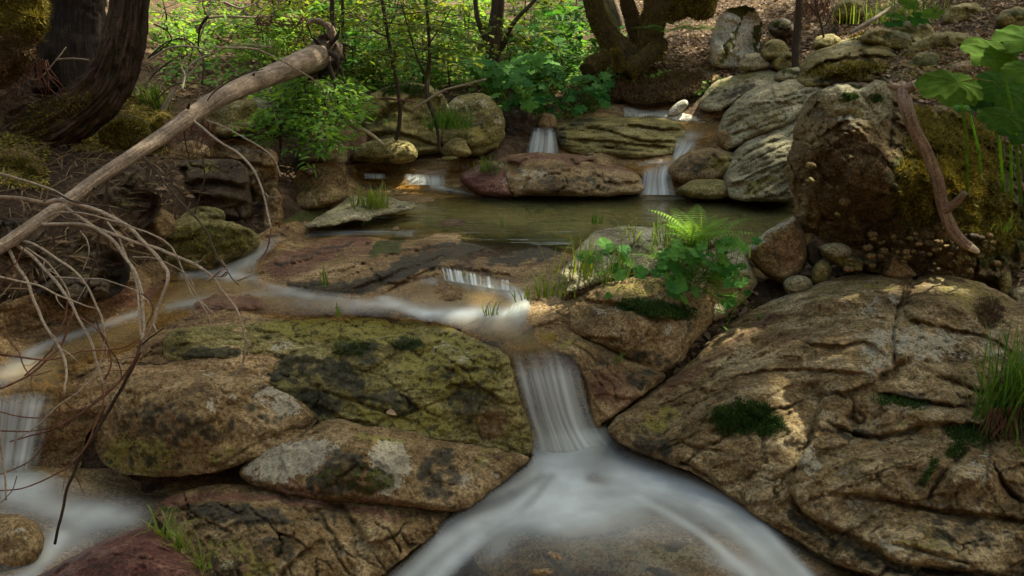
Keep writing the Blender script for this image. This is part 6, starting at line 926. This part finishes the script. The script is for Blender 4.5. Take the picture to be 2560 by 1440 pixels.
# understory wall of leaves behind the stream, each bush a thing of its own
cols_ = ['left of the root end of the log', 'just above the root end of the log', 'behind the two dark stems', 'behind the curved sapling', 'behind the forked root sapling', 'left of the forked tree', 'right of the forked tree', 'left of the mossy trunks']
k = 0
for row, (py, Y, H, words) in enumerate([(215, 10.2, 0.75, 'nearest low'), (165, 11.4, 1.0, 'second row'), (120, 13.0, 1.35, 'third row'), (70, 15.5, 1.6, 'fourth row'), (30, 18.5, 2.2, 'rearmost tall')]):
    for c, px in enumerate([690, 790, 880, 970, 1065, 1165, 1300, 1405]):
        if row == 0 and c in (0, 1): continue
        x = px + rng.uniform(-25, 25) + (20 if row % 2 else -15)
        Yb = float(B(x, py)); Y2 = min(Y, Yb + 0.2)
        shrub('leafy_shrub', '%s leafy shrub in the sunlit thicket %s' % (words, cols_[c]), x, py + (30 if row < 2 else 12), Y2, H * rng.uniform(0.85, 1.2), 0.75 + 0.08 * Y2 / 10, 27, 300 + k, leaf=[(0.075 + 0.002 * Y2, 0.045), (0.13, 0.085), (0.06, 0.03)][k % 3], per=[24, 16, 30][k % 3], mat=['sap', 'club', 'sap', 'leaf'][k % 4], v=[(0, 1), (0, .5), (.4, 1)][(k * 7 // 3) % 3], group='shrubs of the background thicket'); k += 1
for px, py, Y, H, lb in [(420, 70, 9.2, 0.55, 'bright low shrub between the curved tree and the upper log'), (470, 130, 8.8, 0.45, 'small bright shrub on the bank above the middle of the log'), (530, 40, 10.5, 0.6, 'pale shrub high on the left bank under the dead stem'), (660, 120, 9.0, 0.5, 'fresh green shrub just above the upper log'), (720, 95, 9.6, 0.55, 'fresh green shrub beside the root end of the log'), (600, 90, 10, 0.4, 'little green shrub in the brown leaf litter above the log')]:
    shrub('leafy_shrub', lb, px, py + 45, Y, H, 0.5, 16, 500 + int(px), leaf=(0.085, 0.042), per=18, mat='leaf', v=(0.3, 1), group=None)
# compound leaved plants below the log
for i, (px, py, Y, H, Rr, lb) in enumerate([(720, 300, 7.6, 0.42, 0.4, 'ferny compound leaved plant nearest the small pale rock'), (770, 330, 7.3, 0.45, 0.45, 'tallest compound leaved plant in the middle of the left bank greenery'), (830, 330, 7.3, 0.42, 0.45, 'compound leaved plant reaching towards the big mossy green boulder'), (700, 360, 7.0, 0.30, 0.38, 'low compound leaved plant above the stepped rock block'), (800, 390, 7.0, 0.30, 0.40, 'low compound leaved plant hanging over the tan boulder'), (870, 300, 7.6, 0.36, 0.42, 'compound leaved plant at the left end of the big mossy green boulder'), (740, 250, 8.0, 0.4, 0.35, 'bright plant just under the upper log')]):
    shrub('leafy_plant', lb, px, py, Y, H, Rr, 20, 700 + i, 'plant', leaf=(0.085, 0.034), per=15, mat='leaf', v=(0.1, 1.0), flat=0.7)
# broad leaved plants by the upper falls
CLUB = lobed(7, 0.42, 0.06, 70, 3, 0.04); ROUND = lobed(5, 0.22, 0.05, 46, 2, 0.04, 0.05); BIG = lobed(9, 0.10, 0.07, 130, 6, 0.05, -0.10, 0.06)
def broad(label, spots, Y, seed, size, mat='club', shape=CLUB, foot=None, name='broad_leaf_plant', tilt=0.45, vv=(0, 1), stalk=0.006):
    rg = np.random.default_rng(seed); c = np.mean(spots, 0); base = W(c[0], (foot or c[1] + 60), Y + 0.1); t = thing(name, label, 'plant', tuple(base)); s = Bag()
    for k, (px, py) in enumerate(spots):
        P = W(px, py, Y + rg.uniform(-0.25, 0.25)); a = rg.uniform(0, 2 * np.pi); f = Bag()
        U = unit(np.array([rg.normal() * tilt, -0.55 + rg.normal() * tilt * 0.6, 1.0])); D = np.array([math.cos(a), math.sin(a), 0]); D = unit(D - U * (D @ U))
        place_leaf(f, shape, P, D, U, size * rg.uniform(0.65, 1.2), rg.uniform(*vv), 0.15); f.build('leaf', M[mat], t)
        b0 = base + rg.normal(size=3) * [0.08, 0.08, 0]; V, F, uv = tube(np.array([b0, (b0 + P) / 2 + [0, 0.02, 0.02], P]), [stalk, stalk, stalk * .6], 5); s.add(V, F, uv=uv)
    s.build('stalk', M['fern'], t); return t
rg = np.random.default_rng(8)
broad('bushy broad leaved plant in front of the forked tree trunk', [(1180 + rg.uniform(0, 130), 140 + rg.uniform(0, 80)) for _ in range(22)], 9.2, 31, 0.15, foot=290)
broad('broad leaved plant with sunlit leaves right of the forked tree', [(1290 + rg.uniform(0, 110), 140 + rg.uniform(0, 110)) for _ in range(24)], 9.3, 32, 0.16, foot=290, vv=(.3, 1))
broad('dark green broad leaved plant hanging over the dark earth block', [(1240 + rg.uniform(0, 130), 200 + rg.uniform(0, 75)) for _ in range(22)], 8.9, 33, 0.13, foot=310)
broad('low broad leaved plant spreading towards the bleached ledge', [(1380 + rg.uniform(0, 140), 185 + rg.uniform(0, 90)) for _ in range(34)], 9.3, 34, 0.11, foot=290, vv=(0, .5))
broad('pale backlit broad leaved plant beyond the forked tree', [(1280 + rg.uniform(0, 130), 70 + rg.uniform(0, 80)) for _ in range(24)], 10.5, 35, 0.16, foot=230, vv=(.4, 1))
broad('low broad leaved plant between the stone on the fall lip and the olive layered boulder', [(1370 + rg.uniform(0, 90), 265 + rg.uniform(0, 28)) for _ in range(9)], 9.1, 36, 0.09, foot=300)
# large leaves at the right edge
lg = thing('large_leaf_plant', 'tall plant with huge green leaves at the right frame edge', 'plant', at(2500, 480, 4.9)); s = Bag(); rg = np.random.default_rng(3)
for px, py, Y, sz, a, U, v in [(2395, 205, 4.7, 0.21, 200, (-0.1, -0.55, 1), 0.9), (2500, 130, 4.6, 0.19, 170, (0.1, -0.6, 1), 1.0), (2505, 215, 4.9, 0.24, 330, (0.25, -0.8, 1), 0.35), (2470, 245, 5.0, 0.18, 230, (0, -0.3, 1), 0.1), (2520, 290, 4.5, 0.15, 180, (0, -0.5, 1), 0.5), (2560, 175, 4.3, 0.16, 350, (0, -0.5, 1), 0.9), (2420, 262, 5.2, 0.12, 250, (0, -0.2, 1), 0.2), (2570, 330, 4.6, 0.15, 180, (0, -.4, 1), 0.2), (2590, 100, 4.5, 0.2, 120, (0, -.5, 1), 0.8)]:
    f = Bag(); P = W(px, py, Y); U = unit(np.array(U, float)); D = np.array([math.cos(rad(a)), math.sin(rad(a)), 0]); D = unit(D - U * (D @ U)); place_leaf(f, BIG, P, D, U, sz * 1.08, v, 0.2); f.build('leaf', M['big'], lg)
    foot = W(px + rg.uniform(20, 60), 470 + rg.uniform(0, 60), Y + 0.25); V, F, uv = tube(np.array([foot, (foot + P) / 2 + [0.02, 0, 0.02], P]), [0.009, 0.008, 0.006], 7); s.add(V, F, uv=uv)
s.build('stalk', M['fern'], lg)
for px, py, Y, n, sz, lb in [(2290, 25, 3.6, 9, 0.055, 'blurred bright leaves hanging at the top edge above the right hillside'), (2500, 140, 6.8, 10, 0.09, 'small leafy sprig on the slope behind the huge leaves')]:
    broad(lb, [(px + rg.uniform(-60, 60), py + rg.uniform(-35, 35)) for _ in range(n)], Y, 60 + n, sz, 'big', ROUND, foot=py - 90 if py < 100 else py + 50, name='leaf_spray', stalk=0.003)
# fern and round leaved plants on the pale topped boulder
fern('bright green fern on top of the pale grey boulder by the pool', 1735, 612, 5.0, 0.40, 24, 4, v=0.55, spread=1.0, up=1.15)
fern('small lit fern sprig leaning left of the bright fern', 1650, 645, 5.0, 0.24, 6, 9, v=0.9, up=0.6)
for i, (px, py, w, h, n, lb, foot) in enumerate([(1780, 655, 120, 60, 26, 'round leaved plant directly under the fern', 700), (1740, 720, 110, 60, 20, 'round leaved plant trailing down the boulder corner', 720), (1520, 650, 80, 40, 12, 'small round leaved plant among the grass left of the fern', 700), (1690, 655, 60, 40, 10, 'round leaved seedlings beside the fern foot', 680)]):
    rg = np.random.default_rng(40 + i); broad(lb, [(px + rg.uniform(-w, w), py + rg.uniform(-h, h)) for _ in range(int(n * 1.6))], 4.78 + 0.02 * i, 50 + i, 0.062, 'club', ROUND, foot=foot, name='round_leaf_plant', tilt=0.5, vv=(.2, 1), stalk=0.0025)
broad('few scalloped leaves dangling on a runner at the dark gap beside the slab', [(1815, 830), (1900, 790), (1870, 735), (1812, 820)], 4.62, 77, 0.035, 'club', ROUND, foot=740, name='round_leaf_plant', stalk=0.002)
broad('pair of tiny scalloped leaves on the tan boulder face', [(1518, 738), (1530, 742)], 4.62, 78, 0.035, 'club', ROUND, foot=750, name='round_leaf_plant', stalk=0.002)
G = [(1690, 615, 5.05, 70, 100, 90, 0.5, 0.1, .8, 2.5, 'dark fine grass around the foot of the fern'), (1840, 640, 4.95, 16, 100, 60, 0.5, 0, .4, 2, 'thin dark grass right of the fern'), (1620, 600, 5.1, 10, 110, 60, 1.0, 0.5, 1, 3, 'long arching grass stems left of the fern'),
     (1470, 695, 4.72, 46, 125, 100, 0.5, 0.6, 1, 3.5, 'tall yellow green grass on the ledge left of the fern boulder'), (1362, 742, 4.62, 34, 90, 60, 0.6, 0.5, 1, 3.5, 'lit grass clump beside the little cascade'), (1312, 752, 4.62, 12, 70, 40, 0.8, 0.6, 1, 3, 'sparse arching grass at the edge of the bright water'), (1226, 788, 4.66, 7, 62, 36, 0.4, 0.7, 1, 4.5, 'few yellow blades standing in the bright water'),
     (845, 792, 4.72, 4, 60, 14, 0.25, 0.3, .7, 3, 'two green blades standing in the channel above the olive boulder'), (806, 715, 5.0, 5, 66, 10, 0.15, 0, .4, 4, 'single upright green tuft at the edge of the bedrock dome'), (1255, 570, 5.9, 4, 40, 10, 0.3, 0.1, .5, 2.5, 'tiny green sprig on the shallow rock of the pool'), (1160, 705, 5.15, 5, 40, 16, 0.5, 0.2, .6, 3, 'little green blades in the thread waterfall'), (1492, 560, 5.7, 9, 42, 22, 0.3, 0, .3, 3, 'dark green tuft on the pool edge behind the pale boulder'),
     (925, 520, 6.5, 60, 78, 46, 0.7, 0.5, 1, 3, 'bright grass tuft on the pale wet slab'), (1233, 432, 7.6, 40, 52, 34, 0.5, 0.1, .6, 3, 'green grass tuft beside the low reddish boulder'), (1120, 320, 7.9, 90, 66, 60, 0.6, 0, .3, 3, 'dark green grass tuft hanging on the round mossy boulder'), (385, 275, 7.4, 60, 92, 50, 0.5, 0.1, .6, 4, 'fresh grass tuft at the foot of the curved tree'), (680, 150, 8.8, 40, 70, 60, 0.6, 0.2, .8, 3, 'grass by the upper log'),
     (2540, 1080, 3.72, 260, 330, 110, 0.5, 0, .35, 5, 'large dark green grass clump at the right edge of the slab'), (2560, 1160, 3.6, 30, 180, 60, 0.8, 0, .4, 5, 'few long blades below the large grass clump'), (410, 1345, 3.02, 18, 100, 34, 0.9, 0.7, 1, 5, 'yellow green grass tuft on the edge of the dark red rock'), (460, 1375, 2.97, 20, 100, 34, 0.7, 0.5, 1, 5, 'green grass tuft between the dark red rock and the fractured rock'), (505, 1420, 2.88, 9, 110, 24, 0.8, 0.5, 1, 5, 'sparse grass low between the two bottom rocks'),
     (1555, 905, 4.3, 6, 40, 16, 0.6, 0.3, .7, 3, 'tiny grass sprig under the broad tan boulder face'), (2240, 60, 10, 160, 70, 150, 0.5, 0.3, .8, 2, 'patch of light grass on the right hillside'), (760, 310, 7.5, 50, 110, 60, 0.6, 0.1, .8, 3, 'long grass among the compound leaved plants'), (860, 260, 8.0, 30, 80, 36, 0.6, 0.1, .7, 3, 'grass at the top of the big mossy boulder'), (2510, 580, 5.1, 10, 60, 40, 0.5, 0.2, .6, 3, 'sparse grass on the right flank of the overhanging boulder')]
for i, (px, py, Y, n, h, sp, ln, v0, v1, wp, lb) in enumerate(G):
    o = grass(lb, px, py, Y, n, h, sp, ln, v0=v0, v1=v1, seed=i, wpx=wp)
    if sp == 150: tag(o, kind='stuff')
fern('dark sword fern hanging below the thick mossy trunk, left of the pair', 1665, 82, 9.9, 0.42, 8, 14, v=0.2, up=0.35)
fern('dark sword fern right beside the pale standing rock, right of the pair', 1735, 75, 9.8, 0.45, 9, 15, v=0.25, up=0.35)
for i, (px, py, Y, n, sz, lb) in enumerate([(1630, 195, 9.7, 14, 0.035, 'tiny yellow green seedlings on the brown mossy bank'), (1770, 215, 9.0, 12, 0.03, 'tiny seedlings on the edge above the bleached ledge'), (1480, 160, 9.9, 14, 0.05, 'small dark leaves at the foot of the leaning mossy trunk')]):
    rg = np.random.default_rng(90 + i); broad(lb, [(px + rg.uniform(-50, 50), py + rg.uniform(-22, 22)) for _ in range(n)], Y, 95 + i, sz, 'leaf', ROUND, foot=py + 15, name='seedling', stalk=0.002)
# ------------------------------------------------------------------ moss cushions as parts of their boulders
def surf(o, test, n, rg):
    me = o.data; nv = len(me.vertices); co = np.empty(nv * 3, np.float32); me.vertices.foreach_get("co", co); co = co.reshape(-1, 3).astype(float) + np.array(o.location)
    no = np.empty(nv * 3, np.float32); me.vertices.foreach_get("normal", no); no = no.reshape(-1, 3).astype(float)
    if o.parent: co = co + np.array(o.parent.location)
    d = co - np.array([0, 0, CAM_Z]); y = d[:, 1] * CP - d[:, 2] * SP; u = d[:, 1] * SP + d[:, 2] * CP
    px = 1280 + FPX * d[:, 0] / y; py = 720 - FPX * u / y; facing = (no * d).sum(1) < 0
    nz = fbm(co * 16, 3); px = px + 22 * fbm(co * 9 + 5, 3); py = py + 14 * fbm(co * 9 + 15, 3); w = np.clip(strokes(px, py, test) * 1.5 - 0.45 + nz * 1.1, 0, 1) * facing * (strokes(px, py, test) > 0.05); pr = np.clip(w, 0, 1); pr[pr < 0.06] = 0
    if pr.sum() == 0: return co[:0], no[:0]
    i = rg.choice(nv, n, p=pr / pr.sum()); return co[i] + rg.normal(size=(n, 3)) * 0.006, no[i]
def moss(key, test, n, L, mat='mossb', seed=0, wd=0.35, name='moss'):
    rg = np.random.default_rng(seed); o = ROCKS[key] if isinstance(key, str) else key; P, N = surf(o, test, n, rg)
    if not len(P): return
    b = Bag(); D = unit(N + rg.normal(size=P.shape) * 0.6 + np.array([0, 0, 0.3])); U = unit(rg.normal(size=P.shape)); s = rg.uniform(0.5, 1.3, len(P))
    S = unit(np.cross(D, U)); w = L * wd * s[:, None] * 0.5; t = P + D * (L * s)[:, None]
    V = np.stack([P - D * L * .2 - S * w, P - D * L * .2 + S * w, t], 1).reshape(-1, 3); b.add(V, (np.arange(len(P)) * 3)[:, None] + np.array([[0, 1, 2]]), np.repeat(rg.uniform(0, 1, len(P)) ** 1.5, 3))
    b.build(name, M[mat], o if o.parent is None else o.parent, smooth=False)
moss('S', [('e', 1870, 1050, 90, 42, 5, 1)], 7000, 0.016, seed=1); moss('S', [('e', 2250, 1005, 70, 16, 5, 1), ('e', 2440, 1085, 80, 26, 0, 1), ('e', 2390, 1125, 26, 14, -40, 1), ('l', [(2340, 1150), (2300, 1210)], 8, 1)], 5000, 0.016, seed=2)
moss('G', [('e', 1640, 772, 96, 18, 8, 1)], 5000, 0.016, seed=3)
moss('K', [('e', 2390, 400, 120, 110, 30, 1), ('e', 2470, 560, 80, 80, 0, .8), ('e', 2300, 480, 60, 90, 0, .8), ('e', 2300, 300, 30, 40, 0, 1)], 42000, 0.022, 'mossy', 4); moss('K', [('e', 2110, 440, 130, 100, 0, .9), ('e', 2180, 580, 120, 50, 0, .6)], 16000, 0.02, 'needle', 5, 0.2, 'dead_moss')
moss('K2', [('e', 2125, 242, 22, 9, 0, 1), ('e', 2190, 250, 12, 11, 0, 1)], 900, 0.018, seed=6)
for i_ in (0, 1, 2): c_ = [(310, 325), (395, 320), (30, 430)][i_]; moss('l%d' % i_, [('e', c_[0], c_[1], 80, 60, 0, 1)], 3500, 0.02, 'mossy', 80 + i_, 0.3)
moss('f13', [('e', 1650, 215, 140, 50, 0, 1)], 9000, 0.04, 'needle', 7, 0.25, 'dead_moss'); moss('f13', [('e', 1640, 195, 110, 14, 0, 1)], 1500, 0.035, 'mossy', 8)
moss('stump2', [('e', 40, 20, 110, 80, 0, 1)], 7000, 0.028, 'mossy', 9); moss('stump2', [('e', 30, 150, 70, 80, 0, 1)], 6000, 0.03, 'needle', 10, 0.2, 'dead_moss'); moss('stump1', [('e', 1730, 0, 70, 60, 0, 1)], 5000, 0.04, 'mossy', 11)
moss('f15', [('e', 1000, 222, 80, 14, 0, 1)], 1500, 0.03, 'mossb', 12); moss('f10', [('e', 2170, 92, 70, 10, 0, 1), ('e', 2130, 175, 110, 20, -5, .8)], 3000, 0.035, 'mossy', 13); moss('f23', [('e', 520, 605, 110, 40, 0, 1)], 4000, 0.016, 'mossy', 14)
for i, t in enumerate((T6, T7, T8)): moss(t.children[0], [('e', 1580, 60, 300, 160, 0, 1)], 4000, 0.022, 'mossy' if i != 1 else 'needle', 40 + i, 0.3)
for i, o in enumerate([o for o in list(COL.objects) if o.name.startswith('mossy_log')]): moss(o, [('e', 1560, 150, 300, 160, 0, 1)], 1800, 0.022, 'mossy', 50 + i, 0.3)
moss(T1.children[0], [('e', 130, 280, 110, 30, -20, 1), ('e', 60, 330, 80, 30, 0, 1)], 3500, 0.02, 'mossy', 60, 0.3)
moss('H', [('l', [(1425, 738), (1480, 722), (1540, 700), (1600, 688)], 12, 1)], 2600, 0.03, 'needle', 70, 0.16, 'dead_moss'); moss('H', [('l', [(1690, 622), (1740, 612), (1800, 616)], 12, 1)], 1500, 0.03, 'needle', 71, 0.16, 'dead_moss')
moss('S', [('e', 2470, 785, 40, 34, 20, 1), ('l', [(2262, 700), (2262, 740)], 14, 1)], 3500, 0.025, 'needle', 72, 0.14, 'dead_moss'); moss('C', [('e', 1020, 858, 44, 18, 0, 1), ('e', 880, 870, 50, 22, 0, .8)], 4000, 0.010, 'mossb', 73, 0.3)
for px, py, lb, c in [(2196, 797, 'curled pale leaf lying near the groove of the big slab', .95), (2187, 922, 'small orange leaf lying on the pale patch of the big slab', .6), (1872, 760, 'pale dead leaf on the upper left shoulder of the big slab', .9), (402, 955, 'tan dead leaf on the top of the pinkish boulder', .5), (968, 1025, 'white leaf scrap on the olive boulder left of the main fall', 1.0), (1000, 575, 'dead leaf lying on the shallow shelf of the pool', .7)]:
    b = Bag(); P0 = W(px, py, {2196: 4.5, 2187: 4.12, 1872: 4.85, 402: 4.02, 968: 4.1, 1000: 6.2}[px] - 0.05); a = px * 1.7; d = P0 - np.array([0, 0, CAM_Z]); q = P0
    dg = bpy.context.evaluated_depsgraph_get(); hit = scene.ray_cast(dg, Vector((0, 0, CAM_Z)), Vector(d / np.linalg.norm(d)))
    if hit[0]: q = np.array(hit[1]) + np.array(hit[2]) * 0.012
    leaves(b, [q], [(math.cos(a), math.sin(a), 0.1)], [(0.1, -0.6, 1)], 0.07, 0.045, c, fold=0.5); tag(b.build('fallen_leaf', M['litter']), lb, 'leaf')
# ------------------------------------------------------------------ litter, stems and soil cover
def scatter(name, mat, n, region, L, seed, kindlabel=None, lift=0.012, w=0.5):
    rg = np.random.default_rng(seed); px, py = [], []
    for (x0, y0, x1, y1), m in region: px.append(rg.uniform(x0, x1, m)); py.append(rg.uniform(y0, y1, m))
    px, py = np.concatenate(px), np.concatenate(py); P = Bp(px, py, lift); P[:, 2] += 0.03 * fbm(P * 2.5, 5, 0.55) + 0.05 * fbm(P * 0.8 + 9, 3); a = rg.uniform(0, 2 * np.pi, len(P))
    gx = Bp(px + 3, py) - P; D = np.stack([np.cos(a), np.sin(a), rg.normal(size=len(P)) * 0.3 + 0.25 * np.sin(a)], -1); U = unit(rg.normal(size=P.shape) * 0.45 + np.array([0, -0.4, 1.0])); s = rg.uniform(0.5, 1.4, len(P))
    b = Bag(); leaves(b, P, D, U, L * s, L * w * s, rg.uniform(0, 1, len(P))); return tag(b.build(name, M[mat]), kind='stuff')
scatter('leaf_litter', 'litter', 0, [((1560, -40, 2700, 170), 9000), ((2600, 0, 3600, 900), 5000), ((1600, 120, 2000, 240), 1500), ((2200, 100, 2700, 420), 3500), ((380, 60, 900, 260), 2200), ((1450, 100, 1600, 230), 700), ((850, 150, 1250, 240), 700), ((1690, 740, 1900, 930), 260), ((2010, 600, 2600, 780), 500), ((380, 380, 720, 600), 260), ((0, 560, 330, 760), 200)], 0.06, 1, w=0.55)
scatter('twig_litter', 'needle', 0, [((0, 150, 420, 420), 1300), ((380, 60, 900, 300), 2500), ((600, 0, 1450, 240), 2000), ((1560, -40, 2700, 200), 2500), ((0, 380, 700, 720), 1100)], 0.16, 2, w=0.06)
scatter('ground_moss', 'mossy', 0, [((180, 270, 420, 380), 4500), ((0, 330, 120, 480), 1800), ((1560, 150, 1800, 230), 2000), ((2250, 90, 2500, 260), 3500), ((300, 240, 430, 330), 1500)], 0.035, 3, w=0.4)
scatter('ground_cover', 'leaf', 0, [((400, 30, 760, 240), 900), ((640, 230, 900, 330), 500), ((850, 60, 1460, 230), 5000), ((1400, 120, 1560, 220), 500)], 0.075, 4, lift=0.08, w=0.5)
# dead arching brush above the log
brush = thing('dead_bush', 'bare arching dead bush between the curved tree and the log', 'bush', at(430, 240, 7.3)); rg = np.random.default_rng(17)
for pts in [[(370, 145), (410, 110), (450, 98), (480, 120), (470, 165)], [(385, 60), (415, 75), (428, 95), (420, 110), (380, 140)], [(400, 280), (430, 230), (470, 190), (500, 150), (496, 110), (520, 40), (530, 0)], [(372, 150), (430, 118), (500, 120), (560, 150), (600, 185), (640, 230)], [(405, 290), (440, 220), (480, 160), (540, 130), (600, 112), (680, 118)], [(455, 225), (462, 190), (455, 160), (490, 120)], [(390, 250), (430, 215), (480, 207), (540, 220)], [(505, 210), (510, 160), (500, 130), (470, 100), (440, 96)], [(360, 230), (380, 190), (430, 150), (460, 135)], [(640, 5), (650, 20), (672, 10), (690, 30)], [(520, 40), (500, 70), (495, 120)], [(560, 5), (600, 20), (640, 8)]]:
    n = len(pts); Y = 7.0 + rg.uniform(-0.3, 0.5); V, F, uv = wtube([(x, y, Y + 0.1 * k) for k, (x, y) in enumerate(pts)], np.linspace(6, 3, n) * rg.uniform(0.6, 1.2), sides=6, per=6); mk('branch', V, F, M['thin' if rg.random() < .6 else 'gtwig'], brush, uv=uv)
def rootlets(label, x0, x1, y0, y1, Y, n, seed, parent=None):
    rg = np.random.default_rng(seed); b = Bag()
    for k in range(n):
        x = rg.uniform(x0, x1); y = y0 + rg.uniform(-8, 8); L = (y1 - y0) * rg.uniform(0.4, 1.1); dx = rg.normal() * 20
        V, F, uv = wtube([(x, y, Y + rg.uniform(-.1, .1)), (x + dx * .4 + rg.normal() * 6, y + L * .35, Y - .03), (x + dx + rg.normal() * 8, y + L * .7, Y - .05), (x + dx * 1.2 + rg.normal() * 12, y + L, Y)], [3, 2.4, 1.8, 1.2], sides=4, per=4); b.add(V, F, uv=uv)
    return tag(b.build('hanging_roots', M['rtwig']), label, 'roots', kind='stuff')
rootlets('hanging rootlets under the bank edge below the log', 400, 540, 300, 390, 6.0, 40, 1); rootlets('dry rootlets hanging under the dead stem', 640, 760, 42, 95, 9.3, 50, 2); rootlets('dry roots hanging below the large grass clump', 2470, 2570, 1020, 1130, 3.65, 40, 3); rootlets('rootlets under the mossy stump at left', 10, 120, 150, 250, 5.95, 40, 4); rootlets('dead stems on the far slope above the thin tree', 2010, 2080, 0, 70, 9.9, 40, 5)
# ------------------------------------------------------------------ unseen leaf masses added sunward to shade the stream, gaps cut for sun flecks
FLECKS = [(2480, 110, 4.6, .2), (2390, 200, 4.7, .16), (2320, 300, 5.2, .14), (2480, 430, 5.2, .2), (2420, 420, 5.2, .16), (2190, 400, 5.1, .08), (1250, 760, 4.8, .14), (1180, 790, 4.8, .14), (1290, 745, 4.8, .12), (1300, 770, 4.8, .12), (1740, 550, 5.1, .17), (1480, 620, 4.9, .16), (1410, 680, 4.85, .14), (480, 280, 4.8, .14), (330, 395, 4.2, .09), (560, 240, 5.6, .12), (840, 548, 6.5, .08), (1985, 548, 5.2, .07), (1700, 265, 9.1, .2), (1060, 445, 7.8, .12), (20, 10, 5.8, .3), (1850, 100, 9.6, .25), (1870, 480, 7.2, .12), (400, 290, 6.5, .15), (2120, 235, 5.3, .16), (2400, 330, 5.2, .14), (2520, 600, 5.1, .1), (1630, 640, 4.9, .16), (1520, 650, 4.8, .12), (1330, 180, 9.2, .3), (720, 270, 7.8, .2), (800, 340, 7.2, .2), (450, 120, 8.9, .3), (2100, 60, 9.7, .3), (1400, 120, 10.5, .4), (1100, 240, 8.2, .15), (700, 130, 9.1, .25)]
FT = np.array([W(a, b_, c) for a, b_, c, _ in FLECKS]); FR = np.array([f[3] for f in FLECKS])
def unseen_shade_leaves(t, cx, cy, cz, rx, ry, rz, n, seed, size=0.25):
    rg = np.random.default_rng(seed); P = rg.normal(size=(n * 3, 3)); P = P / np.linalg.norm(P, axis=1)[:, None] * rg.uniform(0, 1, (n * 3, 1)) ** (1 / 3) * [rx, ry, rz] + [cx, cy, cz]
    P = P[fbm(P * 0.9 + seed, 3) > -0.6][:n]
    d = P[:, None] - FT[None]; al = d @ SUN; off = np.linalg.norm(d - al[..., None] * SUN, axis=2); P = P[~((off < FR[None] + 0.06) & (al > 0)).any(1)]
    D = rg.normal(size=P.shape); U = unit(rg.normal(size=P.shape) * 0.8 + SUN); s = rg.uniform(0.6, 1.4, len(P)); b = Bag(); leaves(b, P, D, U, size * s, size * 0.75 * s, rg.uniform(0, 1, len(P))); return b.build('unseen_shade_leaves', M['shade_leaf'], t)
unseen_shade_leaves(T1, 4.2, 8.8, 11.6, 3.6, 3.2, 1.5, 4600, 1)
unseen_shade_leaves(T7, 7.0, 7.6, 11.2, 3.4, 3.0, 1.4, 5600, 6)
unseen_shade_leaves(T9, 9.8, 8.6, 11.4, 3.5, 3.2, 1.4, 5600, 5)
unseen_shade_leaves(T5, 5.4, 12.2, 11.8, 3.5, 3.1, 1.5, 4200, 2)
unseen_shade_leaves(T6, 9.0, 12.4, 11.4, 3.5, 3.1, 1.5, 4200, 3)
unseen_shade_leaves(T8, 12.4, 11.0, 11.8, 3.4, 3.4, 1.5, 3800, 4)
